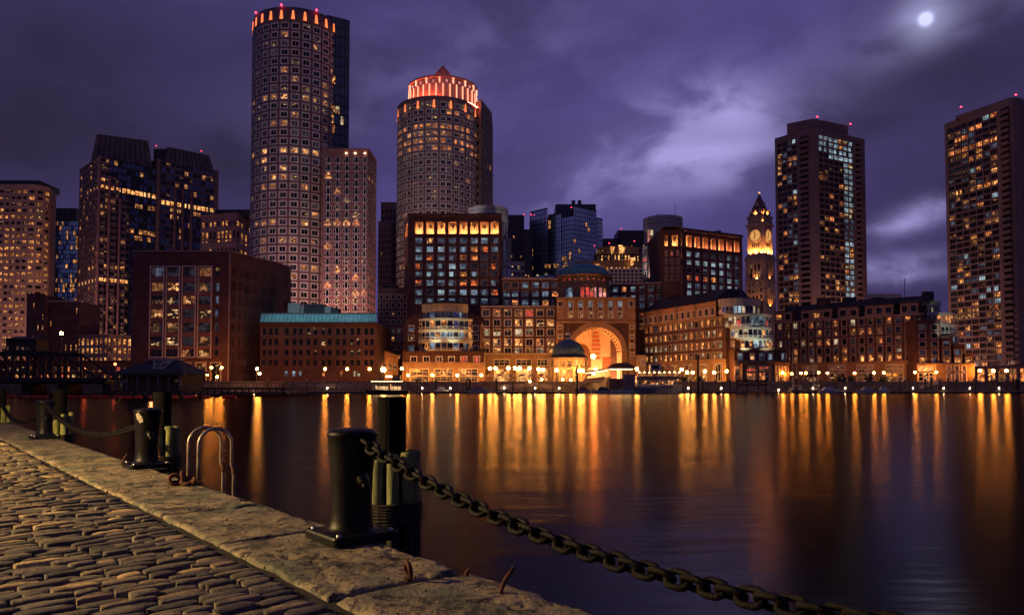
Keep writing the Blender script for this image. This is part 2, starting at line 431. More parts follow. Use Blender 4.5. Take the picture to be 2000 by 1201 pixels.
def win_geo(w, h, sty, st, rec, var=0):
    if sty in ('niche', 'pallad') or st not in VAR: var = 0
    key = (round(w, 2), round(h, 2), sty, st, round(rec, 2), var)
    if key in GEO: return GEO[key]
    g = MB()
    if sty == 'niche':
        g.add([(-w / 2, rec, 0), (w / 2, rec, 0), (w / 2, rec, h), (-w / 2, rec, h)], [(0, 1, 2, 3)], tanl)
        g.box(-w * 0.42, w * 0.42, 0.16, 0.36, 0.02, 0.18, uplight); g.box(-w * 0.5, w * 0.5, -0.05, 0.12, 0.0, 0.42, brick2)
        g.cyl((0, rec - 0.35), 0.30, h * 0.56, h * 0.70, 6, darkm, 0.42)
        g.box(-0.55, 0.55, rec - 0.5, rec - 0.02, h * 0.70, h * 0.76, darkm)
    elif sty == 'pallad':
        pm = MATS[st]; e = 0.20
        def ar(cx, ww, hh, arch, dy, m):
            pts = [(cx - ww / 2, 0), (cx + ww / 2, 0), (cx + ww / 2, hh)]
            if arch: pts += [(cx + ww / 2 * math.cos(math.pi * k / 8), hh + ww / 2 * math.sin(math.pi * k / 8)) for k in range(1, 8)]
            pts.append((cx - ww / 2, hh))
            n = len(pts)
            g.add([(p[0], dy, p[1]) for p in pts] + [(p[0], 0.0, p[1]) for p in pts], [tuple(range(n))] + [(i + n, (i + 1) % n + n, (i + 1) % n, i) for i in range(n)], m)
        ar(0, w, h * 0.56, False, -0.14, trim); ar(0, w * 0.50, h * 0.72, True, -0.17, trim)
        ar(0, w * 0.50 - 2 * e, h * 0.70, True, -0.20, pm)
        for sx in (-1, 1): ar(sx * w * 0.355, w * 0.27 - e, h * 0.56 - e, False, -0.19, pm)
        g.box(-w / 2, w / 2, -0.26, 0, -0.16, 0.0, trim)
    else:
        tw, tm, fw, nv, nh, fm = STY[sty]
        pm = MATS[st]
        def pane(x0, x1, z0, z1, m): g.add([(x0, rec, z0), (x1, rec, z0), (x1, rec, z1), (x0, rec, z1)], [(0, 1, 2, 3)], m)
        W2 = w / 2
        if var == 0: pane(-W2, W2, 0, h, pm)
        else:
            o = MATS[VAR[st]]
            if var == 1: pane(-W2, W2, 0, h * 0.55, pm); pane(-W2, W2, h * 0.55, h, o)              # blind half down
            elif var == 2: pane(-W2, -w * 0.18, 0, h, o); pane(-w * 0.18, W2, 0, h, pm)             # curtain drawn on one side
            elif var == 3: pane(-W2, W2, h * 0.62, h, pm); pane(-W2, W2, 0, h * 0.62, o)            # bright ceiling
            elif var == 4: pane(-W2, w * 0.12, 0, h, pm); pane(w * 0.12, W2, 0, h, MATS['dk2'])     # one room dark
            elif var == 5:                                                                         # curtains at both sides
                pane(-W2, -w * 0.27, 0, h, o); pane(-w * 0.27, w * 0.27, 0, h, pm); pane(w * 0.27, W2, 0, h, o)
        y0, y1 = rec - 0.14, rec - 0.01
        g.box(-w / 2, w / 2, y0, y1, 0, fw, fm, False); g.box(-w / 2, w / 2, y0, y1, h - fw, h, fm, False)
        g.box(-w / 2, -w / 2 + fw, y0, y1, fw, h - fw, fm, False); g.box(w / 2 - fw, w / 2, y0, y1, fw, h - fw, fm, False)
        for k in range(nv):
            x = -w / 2 + w * (k + 1) / (nv + 1); g.box(x - fw / 2, x + fw / 2, y0 + 0.01, y1, fw, h - fw, fm, False)
        for k in range(nh):
            z = h * (k + 1) / (nh + 1) * 1.1; g.box(-w / 2 + fw, w / 2 - fw, y0 + 0.02, y1, z - fw / 2, z + fw / 2, fm, False)
        if tw:
            a, b = -0.14, -0.004
            g.box(-w / 2 - tw, w / 2 + tw, a, b, -tw, 0, tm, False); g.box(-w / 2 - tw, w / 2 + tw, a, b, h, h + tw, tm, False)
            g.box(-w / 2 - tw, -w / 2, a, b, 0, h, tm, False); g.box(w / 2, w / 2 + tw, a, b, 0, h, tm, False)
    GEO[key] = (g, g.mesh('window'))
    return GEO[key]
COUNT = {}
wr = random.Random(99)
STUFF = {}
def put_window(b, p, z, rz, w, h, sty, st, rec, stuff=False, name='window'):
    g, me = win_geo(w, h, sty, st, rec, wr.choice((0, 0, 1, 1, 2, 3, 3, 4, 5)))
    n = COUNT.get((b, name), 0)
    if stuff or n >= 298:
        s = STUFF.setdefault((b, name), MB())
        s.M = Matrix.Translation((p[0], p[1], z)) @ Matrix.Rotation(rz, 4, 'Z')
        for m in g.ms: s.mid(m)
        o = len(s.v)
        s.v += [s.M @ q for q in g.v]; s.f += [[i + o for i in f] for f in g.f]; s.mi += [s.mid(g.ms[k]) for k in g.mi]
        return
    COUNT[(b, name)] = n + 1
    o = bpy.data.objects.new(name, me); link(o, b, (p[0], p[1], z), rz)
def flush_stuff():
    for (b, name), s in STUFF.items():
        s.M = None
        part(name, s, b, kind='stuff')
def facade(b, path, z0, z1, cols, rows, wm, win, sty='plain', rec=0.35, stuffcols=(), wname='wall', pname='window', skip=None):
    xs = sorted(set([0.0, path.L] + [c for q in cols for c in q])); zs = sorted(set([z0, z1] + [c for q in rows for c in q]))
    cs = {round(q[0], 5): (i, q) for i, q in enumerate(cols)}; rs = {round(q[0], 5): (j, q) for j, q in enumerate(rows)}
    extra = []
    if isinstance(path, Arc):                                   # keep piers round
        for a, c in zip(xs[:-1], xs[1:]):
            n = int((c - a) / path.r / 0.12)
            if round(a, 5) not in cs: extra += [a + (c - a) * k / (n + 1) for k in range(1, n + 1)]
        xs = sorted(xs + extra)
    mb = MB(); k = mb.mid(wm)
    nx, nz = len(xs), len(zs)
    for z in zs:
        for x in xs: q = path.at(x); mb.v.append(Vector((q[0], q[1], z)))
    for j in range(nz - 1):
        for i in range(nx - 1):
            c = cs.get(round(xs[i], 5)); r = rs.get(round(zs[j], 5))
            st = win(r[0], c[0]) if c and r else None
            if st is None:
                mb.f.append([j * nx + i, j * nx + i + 1, (j + 1) * nx + i + 1, (j + 1) * nx + i]); mb.mi.append(k); continue
            sy = sty
            if isinstance(st, tuple): sy, st = st
            x0, x1 = xs[i], xs[i + 1]; xm = (x0 + x1) / 2
            A, B = Vector(path.at(x0) + (0,)), Vector(path.at(x1) + (0,)); rz = path.ang(xm)
            mid = (A + B) / 2; w = (B - A).length; zz0, zz1 = zs[j], zs[j + 1]
            if sy != 'pallad':
                inn = Vector((-math.sin(rz), math.cos(rz), 0)) * rec
                o = len(mb.v)
                for q in (A, B, B + inn, A + inn):
                    mb.v += [Vector((q.x, q.y, zz0)), Vector((q.x, q.y, zz1))]
                # reveals: sill, right jamb, head, left jamb
                for f in ((0, 2, 4, 6), (2, 3, 5, 4), (1, 7, 5, 3), (0, 6, 7, 1)): mb.f.append([o + q for q in f]); mb.mi.append(k)
            else: mb.f.append([j * nx + i, j * nx + i + 1, (j + 1) * nx + i + 1, (j + 1) * nx + i]); mb.mi.append(k)
            put_window(b, mid, zz0, rz, w, zz1 - zz0, sy, st, rec, c[0] in stuffcols, pname)
    return part(wname, mb, b)
def band(b, path, z0, z1, out, m, name='cornice', n=None):
    n = n or (1 if isinstance(path, Flat) else max(6, int((path.a1 - path.a0) / 0.12)))
    mb = MB(); vs = []
    for i in range(n + 1):
        u = path.L * i / n
        a = path.at(u, -out); c = path.at(u, 0.05)
        vs += [(a[0], a[1], z0), (a[0], a[1], z1), (c[0], c[1], z1), (c[0], c[1], z0)]
    fs = []
    for i in range(n):
        for j in range(4): fs.append((4 * i + j, 4 * i + 4 + j, 4 * i + 4 + (j + 1) % 4, 4 * i + (j + 1) % 4))
    fs += [(0, 1, 2, 3), (4 * n + 3, 4 * n + 2, 4 * n + 1, 4 * n)]
    mb.add(vs, [tuple(reversed(f)) for f in fs], m)
    return part(name, mb, b)
def shell(b, poly, z0, z1, m, skip=(), name='side_wall', roofm=None):
    """the plain sides, back and roof that close a building behind its facades"""
    mb = MB(); n = len(poly)
    for i in range(n):
        if i in skip: continue
        p, q = poly[i], poly[(i + 1) % n]
        mb.add([(p[0], p[1], z0), (q[0], q[1], z0), (q[0], q[1], z1), (p[0], p[1], z1)], [(0, 1, 2, 3)], m)
    if mb.v: part(name, mb, b)
    rf = MB(); rf.add([(p[0], p[1], z1 - 0.02) for p in poly], [tuple(range(n))], roofm or darkr)
    part('roof', rf, b)
def boxpart(b, name, x0, x1, y0, y1, z0, z1, m):
    return part(name, MB().box(x0, x1, y0, y1, z0, z1, m), b)
def gridc(L, n, fr, m0=0.0, m1=0.0):
    p = (L - m0 - m1) / n; return [(m0 + p * (i + 0.5 - fr / 2), m0 + p * (i + 0.5 + fr / 2)) for i in range(n)]
def gridr(z0, z1, n, fr, off=0.0):
    p = (z1 - z0) / n; return [(z0 + p * (j + 0.5 - fr / 2 + off), z0 + p * (j + 0.5 + fr / 2 + off)) for j in range(n)]
def pxc(cs, w, p0, Y): return [((c - w / 2 - p0) * Y / F, (c + w / 2 - p0) * Y / F) for c in cs]
def pxr(cs, h, Y): return [(WZ(c + h / 2, Y), WZ(c - h / 2, Y)) for c in sorted(cs, reverse=True)]
def lit(seed, pool, rowp=None, dark=('dk',)):
    """pool: [(probability, state)]; rowp: row -> probability that a floor is lit along its length"""
    r = random.Random(seed)
    def f(row, c):
        if rowp and row in rowp and r.random() < rowp[row][0]: return rowp[row][1] if not isinstance(rowp[row][1], (list, tuple)) else r.choice(rowp[row][1])
        x = r.random()
        for p, s in pool:
            if x < p: return s
            x -= p
        return r.choice(dark)
    return f
def bld(name, label, px, Y, cat='building', group=None): return thing(name, label, cat, (WX(px, Y), Y, 3.2), group)
def P(px, Y, py=690): return (WX(px, Y, py), Y)
GZ = 3.2
def beacon(px, py, Y, label, b=None):
    p = W(px, py, Y)
    g = MB(); g.ball((0, 0, 0.3), 0.38, redl, 8, 5); g.cyl((0, 0), 0.25, -0.6, 0.0, 6, darkm)
    return part('beacon', g, b, p)
# ================================================================== the setting
def structure(name, mb, smooth=False):
    return solo(name, mb, None, None, kind='structure', smooth=smooth)
WATER_ROUGH = 0.215
def water_mat():
    m = bpy.data.materials.new('harbour_water'); m.use_nodes = True
    t = NT(m.node_tree); b = m.node_tree.nodes['Principled BSDF']
    m.node_tree.nodes.remove(b)
    b = t.n('ShaderNodeBsdfGlossy', distribution='BECKMANN'); b.inputs['Roughness'].default_value = WATER_ROUGH; b.inputs['Color'].default_value = (0.50, 0.47, 0.47, 1)      # grey tint put in to dim the mirrored light
    df = t.n('ShaderNodeBsdfDiffuse'); df.inputs['Color'].default_value = (0.004, 0.0045, 0.007, 1)
    fr = t.n('ShaderNodeFresnel'); fr.inputs['IOR'].default_value = 1.31
    mx = t.n('ShaderNodeMixShader'); t.link(fr.outputs[0], mx.inputs[0]); t.link(df.outputs[0], mx.inputs[1]); t.link(b.outputs[0], mx.inputs[2])
    t.link(mx.outputs[0], m.node_tree.nodes['Material Output'].inputs['Surface'])
    g = t.n('ShaderNodeNewGeometry').outputs['Position']
    n1 = t.noise(t.vm('MULTIPLY', g, (0.35, 1.0, 1.0)), 1.1, 3, 0.55)
    n2 = t.noise(t.vm('MULTIPLY', g, (0.30, 1.0, 1.0)), 5.0, 2, 0.5)
    n0 = t.noise(t.vm('MULTIPLY', g, (0.07, 0.34, 1.0)), 1.0, 3, 0.6)
    bn = t.n('ShaderNodeBump'); bn.inputs['Strength'].default_value = 0.22; bn.inputs['Distance'].default_value = 0.05
    t.link(t.m('ADD', t.m('MULTIPLY', n0, 3.2), t.m('ADD', n1, t.m('MULTIPLY', n2, 0.22))), bn.inputs['Height'])
    t.link(bn.outputs[0], b.inputs['Normal'])
    MATS['water'] = m; return m
wm = MB(); wm.add([(-6000, -400, 0), (6000, -400, 0), (6000, 9000, 0), (-6000, 9000, 0)], [(0, 1, 2, 3)], water_mat())
structure('water', wm)
asph = mat('asphalt', (0.05, 0.048, 0.05), 0.9, var=0.3, scale=0.2)
gran = mat('seawall_granite', (0.36, 0.26, 0.19), 0.9, var=0.35, scale=0.6)
SHORE = [(-900, 205), (WX(400, 205), 205), (WX(560, 222), 222), (WX(800, 230), 230), (WX(1240, 238), 238), (WX(1430, 238), 238), (900, 238)]
gm = MB()
poly = SHORE + [(6000, 240), (6000, 9000), (-6000, 9000), (-6000, 205)]
gm.add([(p[0], p[1], GZ) for p in poly], [tuple(range(len(poly)))], asph)
structure('ground', gm)
sw = MB()
for p, q in zip(SHORE[:-1], SHORE[1:]):
    sw.add([(p[0], p[1], -2), (q[0], q[1], -2), (q[0], q[1], GZ), (p[0], p[1], GZ)], [(0, 1, 2, 3)], gran)
    d = (Vector(q) - Vector(p)).normalized(); nn = Vector((d.y, -d.x))
    a = [Vector(p) + nn * 0.15, Vector(q) + nn * 0.15, Vector(q) - nn * 0.7, Vector(p) - nn * 0.7]
    sw.prism([(v.x, v.y) for v in a], GZ + 0.004, GZ + 0.25, gran)
structure('seawall', sw)

# ================================================================== towers, left to right
def tower_beige():
    D = 520
    b = bld('office_tower', 'beige stone office tower with a rounded corner, cut off by the left frame edge', 30, D)
    zt = WZ(360, D); p0, p1 = P(-22, D), P(47, D)
    r = 10.0; ar = Arc((p1[0], D + r), r, 0, R(88))
    rows = [(zt - 3.8 - k * 4.47 - 2.3, zt - 3.8 - k * 4.47) for k in range(27)]
    rows = sorted(rows)
    w = lit(11, [(0.36, 'w1'), (0.12, 'w2'), (0.1, 'dw'), (0.1, 'wl')], {k: (0.85, 'w1') for k in (2, 8, 13, 16, 17, 18)} | {5: (0.8, 'w2')})
    fl = Flat(p0, p1)
    facade(b, fl, GZ, zt, gridc(fl.L, 6, 0.72), rows, beige, w, 'two', 0.7)
    facade(b, ar, GZ, zt, gridc(ar.L, 3, 0.66), rows, beige, w, 'two', 0.7)
    x1 = ar.at(ar.L)[0]
    shell(b, [p0, p1, (x1, D + r), (x1 - 6, D + 26), (p0[0] - 20, D + 26)], GZ, zt, beige, (0, 1))
    boxpart(b, 'penthouse', p0[0] - 1, WX(58, D), D + 6, D + 30, zt, WZ(348, D), darkm)
tower_beige()

def tower_glass_left():
    D = 640
    b = bld('glass_tower', 'narrow blue glass tower with a dark crown between the beige tower and the twin-crowned tower', 118, D)
    zt = WZ(432, D); p0, p1 = P(86, D), P(152, D)
    fl = Flat(p0, p1)
    w0 = lit(21, [(0.12, 'w2'), (0.06, 'w1')], {9: (0.3, 'w1'), 20: (0.5, 'w2')}, ('bg', 'bg', 'bg', 'bgd'))
    wd = lit(22, [(0.16, 'w2')], None, ('dk', 'bgd'))
    def w(r, c): return wd(r, c) if c < 5 else w0(r, c)
    facade(b, fl, GZ, zt, gridc(fl.L, 14, 0.9), gridr(GZ, zt, 34, 0.86), darkm, w, 'cw', 0.15)
    shell(b, [p0, p1, (p1[0], D + 40), (p0[0], D + 40)], GZ, zt, darkm, (0,))
    boxpart(b, 'crown', WX(90, D), WX(138, D), D + 3, D + 30, zt, WZ(405, D), darkm)
    for k in range(5): boxpart(b, 'crown_rib', WX(92 + k * 10.5, D), WX(93.2 + k * 10.5, D), D + 2.4, D + 2.99, zt, WZ(407, D), mans)
tower_glass_left()

def brick_small():
    D = 430
    b = bld('brick_building', 'dark red brick building with stepped roof and few narrow lit windows, behind the truss bridge', 95, D)
    zt = WZ(576, D); zt2 = WZ(588, D)
    p = [P(50, D), P(86, D), P(147, D)]
    f1, f2 = Flat(p[0], p[1]), Flat((p[1][0], D + 3), (p[2][0], D + 3))
    w = lit(31, [(0.16, 'w1'), (0.10, 'w2')])
    facade(b, f1, GZ, zt, gridc(f1.L, 4, 0.25), gridr(GZ + 3, zt - 3, 7, 0.5), brick, w, 'plain', 0.3)
    facade(b, f2, GZ, zt2, gridc(f2.L, 6, 0.25), gridr(GZ + 3, zt2 - 2, 6, 0.5), brick, lit(32, [(0.12, 'w1')]), 'plain', 0.3)
    shell(b, [p[0], p[1], (p[1][0], D + 20), (p[0][0], D + 20)], GZ, zt, brick, (0,))
    shell(b, [(p[1][0] + 0.01, D + 3), (p[2][0], D + 3), (p[2][0], D + 25), (p[1][0] + 0.01, D + 25)], GZ, zt2, brick, (0,))
    band(b, f2, zt2 - 0.1, zt2 + 0.7, 0.4, trimd); band(b, f1, zt - 0.1, zt + 0.8, 0.4, brick)
brick_small()

def twin_crown():
    b = bld('twin_crown_tower', 'dark tower with two ribbed mansard crowns, bowed bays and lit floors', 285, 540)
    A, B_, C_, D_ = P(148, 552), P(187, 520), P(300, 550), P(422, 583)
    z1 = WZ(305, 520); zb = GZ; n = 34
    rows = gridr(zb, z1, n, 0.55)
    lf = Flat(A, B_)
    top = n - 1
    rl = {top - 4: (0.75, 'w1'), top - 16: (0.55, 'w1'), top - 12: (0.3, 'w2'), 3: (0.6, 'w1'), 4: (0.8, 'w1'), 5: (0.8, 'w3'), 15: (0.9, 'w3')}
    w = lit(41, [(0.07, 'w2'), (0.03, 'w1'), (0.08, 'wl')], rl, ('dk', 'dk', 'dk', 'dw'))
    facade(b, lf, zb, z1, gridc(lf.L, 6, 0.55), rows, dusk, w, 'plain', 0.5)
    d = (Vector(C_) - Vector(B_)); e = (Vector(D_) - Vector(C_))
    def pt(v0, dd, k): q = Vector(v0) + dd * k; return (q.x, q.y)
    # three bowed bays of windows, then the glass centre of the left half
    ks = [0.0, 0.18, 0.36, 0.54]
    hts = [z1, WZ(345, 525), WZ(388, 530)]
    for i in range(3):
        a = bow(pt(B_, d, ks[i] + 0.012), pt(B_, d, ks[i + 1] - 0.012), 1.3)
        zz = hts[i]; rr = [q for q in rows if q[1] < zz]
        facade(b, a, zb, zz, gridc(a.L, 2, 0.86), rr, dusk, w, 'plain', 0.6)
        cp = MB(); pts = [a.at(a.L * k / 8) for k in range(9)]
        cp.add([(q[0], q[1], zz) for q in pts], [tuple(range(9))], darkr); part('bay_roof', cp, b)
        pc = pt(B_, d, ks[i] - 0.004 if i else 0.004)
        part('pier', MB().box(pc[0] - 0.8, pc[0] + 0.8, pc[1] - 1.0, pc[1] + 0.6, zb, zz, pinkg), b)
    gl = Flat(pt(B_, d, 0.02), pt(B_, d, 1.0)); gl.p = gl.p - gl.nn * 0.9
    wg = lit(42, [(0.05, 'w2')], {top - 4: (1.0, 'w3'), top - 6: (0.55, 'w2'), top - 10: (0.85, 'w1'), top - 11: (0.4, 'w1'), top - 17: (0.5, 'w1'), top - 21: (0.4, 'w1'), 16: (0.8, 'w1'), 5: (0.7, 'w1')}, ('dk', 'bgd'))
    facade(b, gl, zb, z1, gridc(gl.L, 13, 0.86), gridr(zb, z1, n, 0.72), darkm, wg, 'cw', 0.2)
    g2 = Flat(C_, D_); z2 = WZ(325, 570)
    wg2 = lit(43, [(0.08, 'w2'), (0.05, 'dw')], {top - 6: (1.0, 'w3'), top - 7: (0.3, 'w2'), top - 14: (0.8, 'w1'), top - 20: (0.4, 'w1'), top - 22: (0.6, 'w2'), top - 24: (0.8, 'w1')}, ('dk', 'bgd'))
    facade(b, g2, zb, z2, gridc(g2.L, 14, 0.84), gridr(zb, z2, n, 0.66), dusk, wg2, 'cw', 0.25)
    for k in (0.04, 0.30, 0.42, 0.56, 0.97):
        pc = pt(C_, e, k); zz = z2 if k in (0.97,) else (WZ(372, 565) if k > 0.2 else z2)
        part('pier', MB().box(pc[0] - 1.0, pc[0] + 1.0, pc[1] - 1.4, pc[1] + 0.8, zb, zz, dusk), b)
    nrm = Vector((0.0, 14.0))
    shell(b, [A, B_, C_, (C_[0] + nrm.x, C_[1] + nrm.y), (A[0] + nrm.x, A[1] + nrm.y)], zb, z1, dusk, (0, 1))
    nr2 = Vector((-e.y, e.x)).normalized() * 40
    shell(b, [C_, D_, (D_[0] + nr2.x, D_[1] + nr2.y), (C_[0] + nr2.x, C_[1] + nr2.y)], zb, z2, dusk, (0,))
    # ribbed mansard crowns
    def crown(p, q, back, za, zc, ins):
        p, q = Vector(p), Vector(q); dd = (q - p).normalized(); bn = Vector((-dd.y, dd.x))
        bot = [p, q, q + bn * back, p + bn * back]
        tp = [p + (dd + bn) * ins, q + (bn - dd) * ins, q + bn * (back - ins) - dd * ins, p + bn * (back - ins) + dd * ins]
        g = MB().frustum([(v.x, v.y) for v in bot], za, [(v.x, v.y) for v in tp], zc, mans)
        c = part('crown', g, b)
        for k in range(1, 11):
            a = bot[0].lerp(bot[1], k / 11) - bn * 0.25; t = tp[0].lerp(tp[1], k / 11) - bn * 0.25
            r = MB(); vs = []
            for v, z in ((a, za), (t, zc)):
                for s in (-0.28, 0.28): vs += [(v.x + dd.x * s, v.y + dd.y * s, z), (v.x + dd.x * s + bn.x * 0.5, v.y + dd.y * s + bn.y * 0.5, z)]
            r.add(vs, [(0, 2, 6, 4), (0, 4, 5, 1), (2, 3, 7, 6)], darkr)
            part('crown_rib', r, c)
    crown(P(168, 531), P(293, 549), 34, z1 - 3.5, WZ(253, 526), 3.6)
    crown(P(316, 554), P(414, 580), 34, z2 - 2, WZ(285, 556), 3.2)
    boxpart(b, 'penthouse', WX(293, 556), WX(318, 556), 556, 580, z1 - 6, WZ(291, 556), darkr)
    beacon(305, 286, 560, '', b); beacon(393, 296, 575, '', b)
    # arcade storey at its foot with close-set lit windows
    zt = WZ(655, 430); p0, p1, p2 = P(122, 436), P(210, 428), P(258, 440)
    for q0, q1, nn_, sd in ((p0, p1, 10, 1), (p1, p2, 5, 2)):
        f = Flat(q0, q1)
        facade(b, f, GZ, zt, gridc(f.L, nn_, 0.6), [(WZ(709, 430), WZ(698, 430)), (WZ(690, 430), WZ(679, 430)), (WZ(674, 430), WZ(660, 430))], conc, lit(44 + sd, [(0.55, 'w1'), (0.3, 'w3')], None, ('dw',)), 'two', 0.5)
        band(b, f, zt - 0.3, zt + 0.7, 0.5, conc)
    shell(b, [p0, p1, p2, (p2[0], 480), (p0[0], 480)], GZ, zt, conc, (0, 1))
    wallp = WX(300, 250)
twin_crown()

def pink_mid():
    b = bld('pink_stone_building', 'pink stone mid-rise with tall paired lit windows and dark penthouse, left of the tallest tower', 440, 450)
    p = [P(389, 455), P(458, 446), P(497, 480)]
    zt = WZ(418, 446)
    for i, (n, sd) in enumerate(((9, 51), (5, 52))):
        f = Flat(p[i], p[i + 1])
        rows = [(zt - 3.6 - h, zt - 3.6 - o) for o, h in ((0, 3.0), (6.0, 12.5), (16.5, 20), (22.5, 26), (29, 32), (35, 38), (41, 44), (48, 51), (55, 58))]
        w = lit(sd, [(0.2, 'w1'), (0.06, 'dw')], {7: (0.78, 'w1'), 8: (0.35, 'w1')}, ('dk',))
        facade(b, f, GZ, zt, gridc(f.L, n, 0.6), sorted(rows), pinkg, w, 'two', 0.5)
        band(b, f, zt - 0.5, zt + 1.0, 0.7, pinkg); band(b, f, zt - 15.2, zt - 14.2, 0.4, pinkg)
    shell(b, p + [(p[2][0], 500), (p[0][0], 500)], GZ, zt, pinkg, (0, 1))
    boxpart(b, 'penthouse', WX(415, 456), WX(484, 456), 456, 480, zt, WZ(405, 450), darkm)
pink_mid()

def round_tower():
    D = 378; Rr = 21.9
    b = bld('round_tower', 'tallest tower, a round shaft of paired pale-trimmed windows with orange lit notches round its rim', 575, D)
    c = (WX(575, D), D)
    n = 37; z1 = WZ(41, D - Rr); za = WZ(13, D - Rr)
    a0 = R(-13.5 * 6.5); ar = Arc(c, Rr, a0, a0 + R(13.5) * 13)
    zb = GZ + 14
    rows = gridr(zb, z1, n, 0.56)
    rl = {n - 5: (0.3, 'w1'), n - 8: (0.55, 'wl'), n - 9: (0.6, 'w2'), n - 10: (0.6, 'wl'), n - 15: (0.4, 'w3'), n - 23: (0.3, 'w1'), n - 25: (0.35, 'w2'), n - 30: (0.3, 'w1')}
    w0 = lit(61, [(0.035, 'w1'), (0.07, 'wl'), (0.02, 'w2')], rl, ('dk', 'dk', 'dk', 'dk2'))
    cols = gridc(ar.L, 13, 0.60)
    facade(b, ar, zb, z1, cols, rows, dusk, w0, 'trim2', 0.3, stuffcols=(0, 1, 10, 11, 12))
    for k in range(n + 1):
        if k % 1 == 0: band(b, ar, zb + (z1 - zb) * k / n - 0.16, zb + (z1 - zb) * k / n + 0.16, 0.12, pinkb, 'floor_band', 26)
    for i in range(14):
        x = ar.L * i / 13; q = ar.at(x, -0.16); a = ar.ang(x)
        if i in (0, 13): continue
        g = MB(Matrix.Translation((q[0], q[1], 0)) @ Matrix.Rotation(a, 4, 'Z')); g.box(-0.22, 0.22, -0.05, 0.15, zb, z1, pinkb, False); part('pier', g, b)
    full = Arc(c, Rr - 0.02, R(-100), R(100))
    g = MB(); g.lathe([(Rr, GZ), (Rr, zb), (Rr, zb + 0.01)], 40, dusk, (c[0], c[1], 0), R(-95), R(95)); part('base_wall', g, b)
    g = MB(); g.lathe([(Rr, GZ), (Rr, z1), (Rr - 0.2, za), (0.01, za)], 40, dusk, (c[0], c[1], 0), R(88), R(272)); part('rear_wall', g, b)
    g = MB(); g.lathe([(Rr, z1), (Rr + 0.25, z1 + 0.4), (Rr - 0.25, za), (Rr - 1.2, za), (Rr - 1.2, za - 2)], 48, dusk, (c[0], c[1], 0)); part('parapet', g, b, smooth=True)
    orange = emis('crown_orange', (1.0, 0.20, 0.055), 1.5)
    for k in range(13):
        a = R(-92 + 14.6 * k)
        q = (c[0] + (Rr + 0.35) * math.sin(a), c[1] - (Rr + 0.35) * math.cos(a))
        g = MB(Matrix.Translation((q[0], q[1], 0)) @ Matrix.Rotation(a, 4, 'Z'))
        z0, z2 = z1 + 0.9, za - 1.9
        g.add([(-0.85, 0, z0), (0.85, 0, z0), (0.35, 0.1, z2), (-0.35, 0.1, z2), (-0.85, 0.4, z0), (0.85, 0.4, z0), (0.35, 0.5, z2), (-0.35, 0.5, z2)],
              [(0, 1, 2, 3), (4, 0, 3, 7), (1, 5, 6, 2), (3, 2, 6, 7), (0, 4, 5, 1)], orange)
        part('crown_light', g, b)
        if k % 3 == 0:
            g = MB(); g.ball((q[0], q[1], za + 0.5), 0.5, redl, 8, 5); part('beacon', g, b)
    # the flat dark glass wing on its right shoulder
    zg = WZ(48, D); g0, g1 = P(632, D - 10), P(678, D - 4)
    f = Flat(g0, g1)
    m_ = 37
    wl_ = {m_ - 2: (0.5, 'w2'), m_ - 7: (0.9, 'w1'), m_ - 8: (0.4, 'dw'), m_ - 10: (0.85, 'w2'), m_ - 11: (0.8, 'w1'), m_ - 12: (0.7, 'w1'), m_ - 16: (0.5, 'w1')}
    wa = lit(62, [(0.06, 'w2')], wl_, ('bgw',))
    wb = lit(63, [(0.02, 'w2')], {m_ - 10: (0.6, 'cw'), m_ - 11: (0.5, 'cw')}, ('bgw',))
    facade(b, f, GZ, zg, gridc(f.L, 5, 0.92), gridr(GZ, zg, m_, 0.86), darkm, lambda r, q: wa(r, q) if q < 2 else wb(r, q), 'cw', 0.12, wname='glass_wing', pname='glass_panel')
    shell(b, [g0, g1, (g1[0] - 5.5, D + 20), (g0[0], D + 20)], GZ, zg, darkm, (0,))
round_tower()

def palladian():
    D = 340
    b = bld('brick_tower', 'reddish tower with rows of five white-trimmed arched windows in front of the tall round tower', 675, D)
    p = [P(626, D), P(716, D), P(733, D + 18)]
    zt = WZ(292, D)
    f = Flat(p[0], p[1]); f2 = Flat(p[1], p[2])
    n = 22; pit = 15.25
    rows = [(WZ(318.5 + pit * k, D), WZ(305.0 + pit * k, D)) for k in range(n)][::-1]
    cols = pxc([638.2, 656.5, 675, 693.8, 712.2 - 0.6], 14.2, 626, D)
    cols[-1] = (cols[-1][0], min(cols[-1][1], f.L - 0.1))
    r_ = lit(71, [(0.07, 'w1'), (0.05, 'o2'), (0.14, 'wl')], {n - 9: (0.6, 'w1'), 1: (0.5, 'w2')}, ('dk',))
    facade(b, f, GZ, zt, cols, rows, pinkb, r_, 'pallad', 0.2)
    rows2 = [(a, a + (c - a) * 0.62) for a, c in rows]
    facade(b, f2, GZ, zt, gridc(f2.L, 3, 0.5), rows2, pinkb, lit(72, [(0.05, 'w2')], None, ('dk', 'dk2')), 'trimd', 0.2)
    shell(b, p + [(p[2][0] - 6, D + 40), (p[0][0] - 8, D + 40)], GZ, zt, pinkb, (0, 1))
    for x in (676.5, 694, 713):
        q = W(x, 300, D); g = MB(); g.ball((q.x, D - 0.3, q.z), 0.42, globe_s, 8, 5, 0.7); part('roof_lamp', g, b)
    band(b, f, zt - 0.3, zt + 0.35, 0.3, pinkb); band(b, f2, zt - 0.3, zt + 0.35, 0.3, pinkb)
palladian()

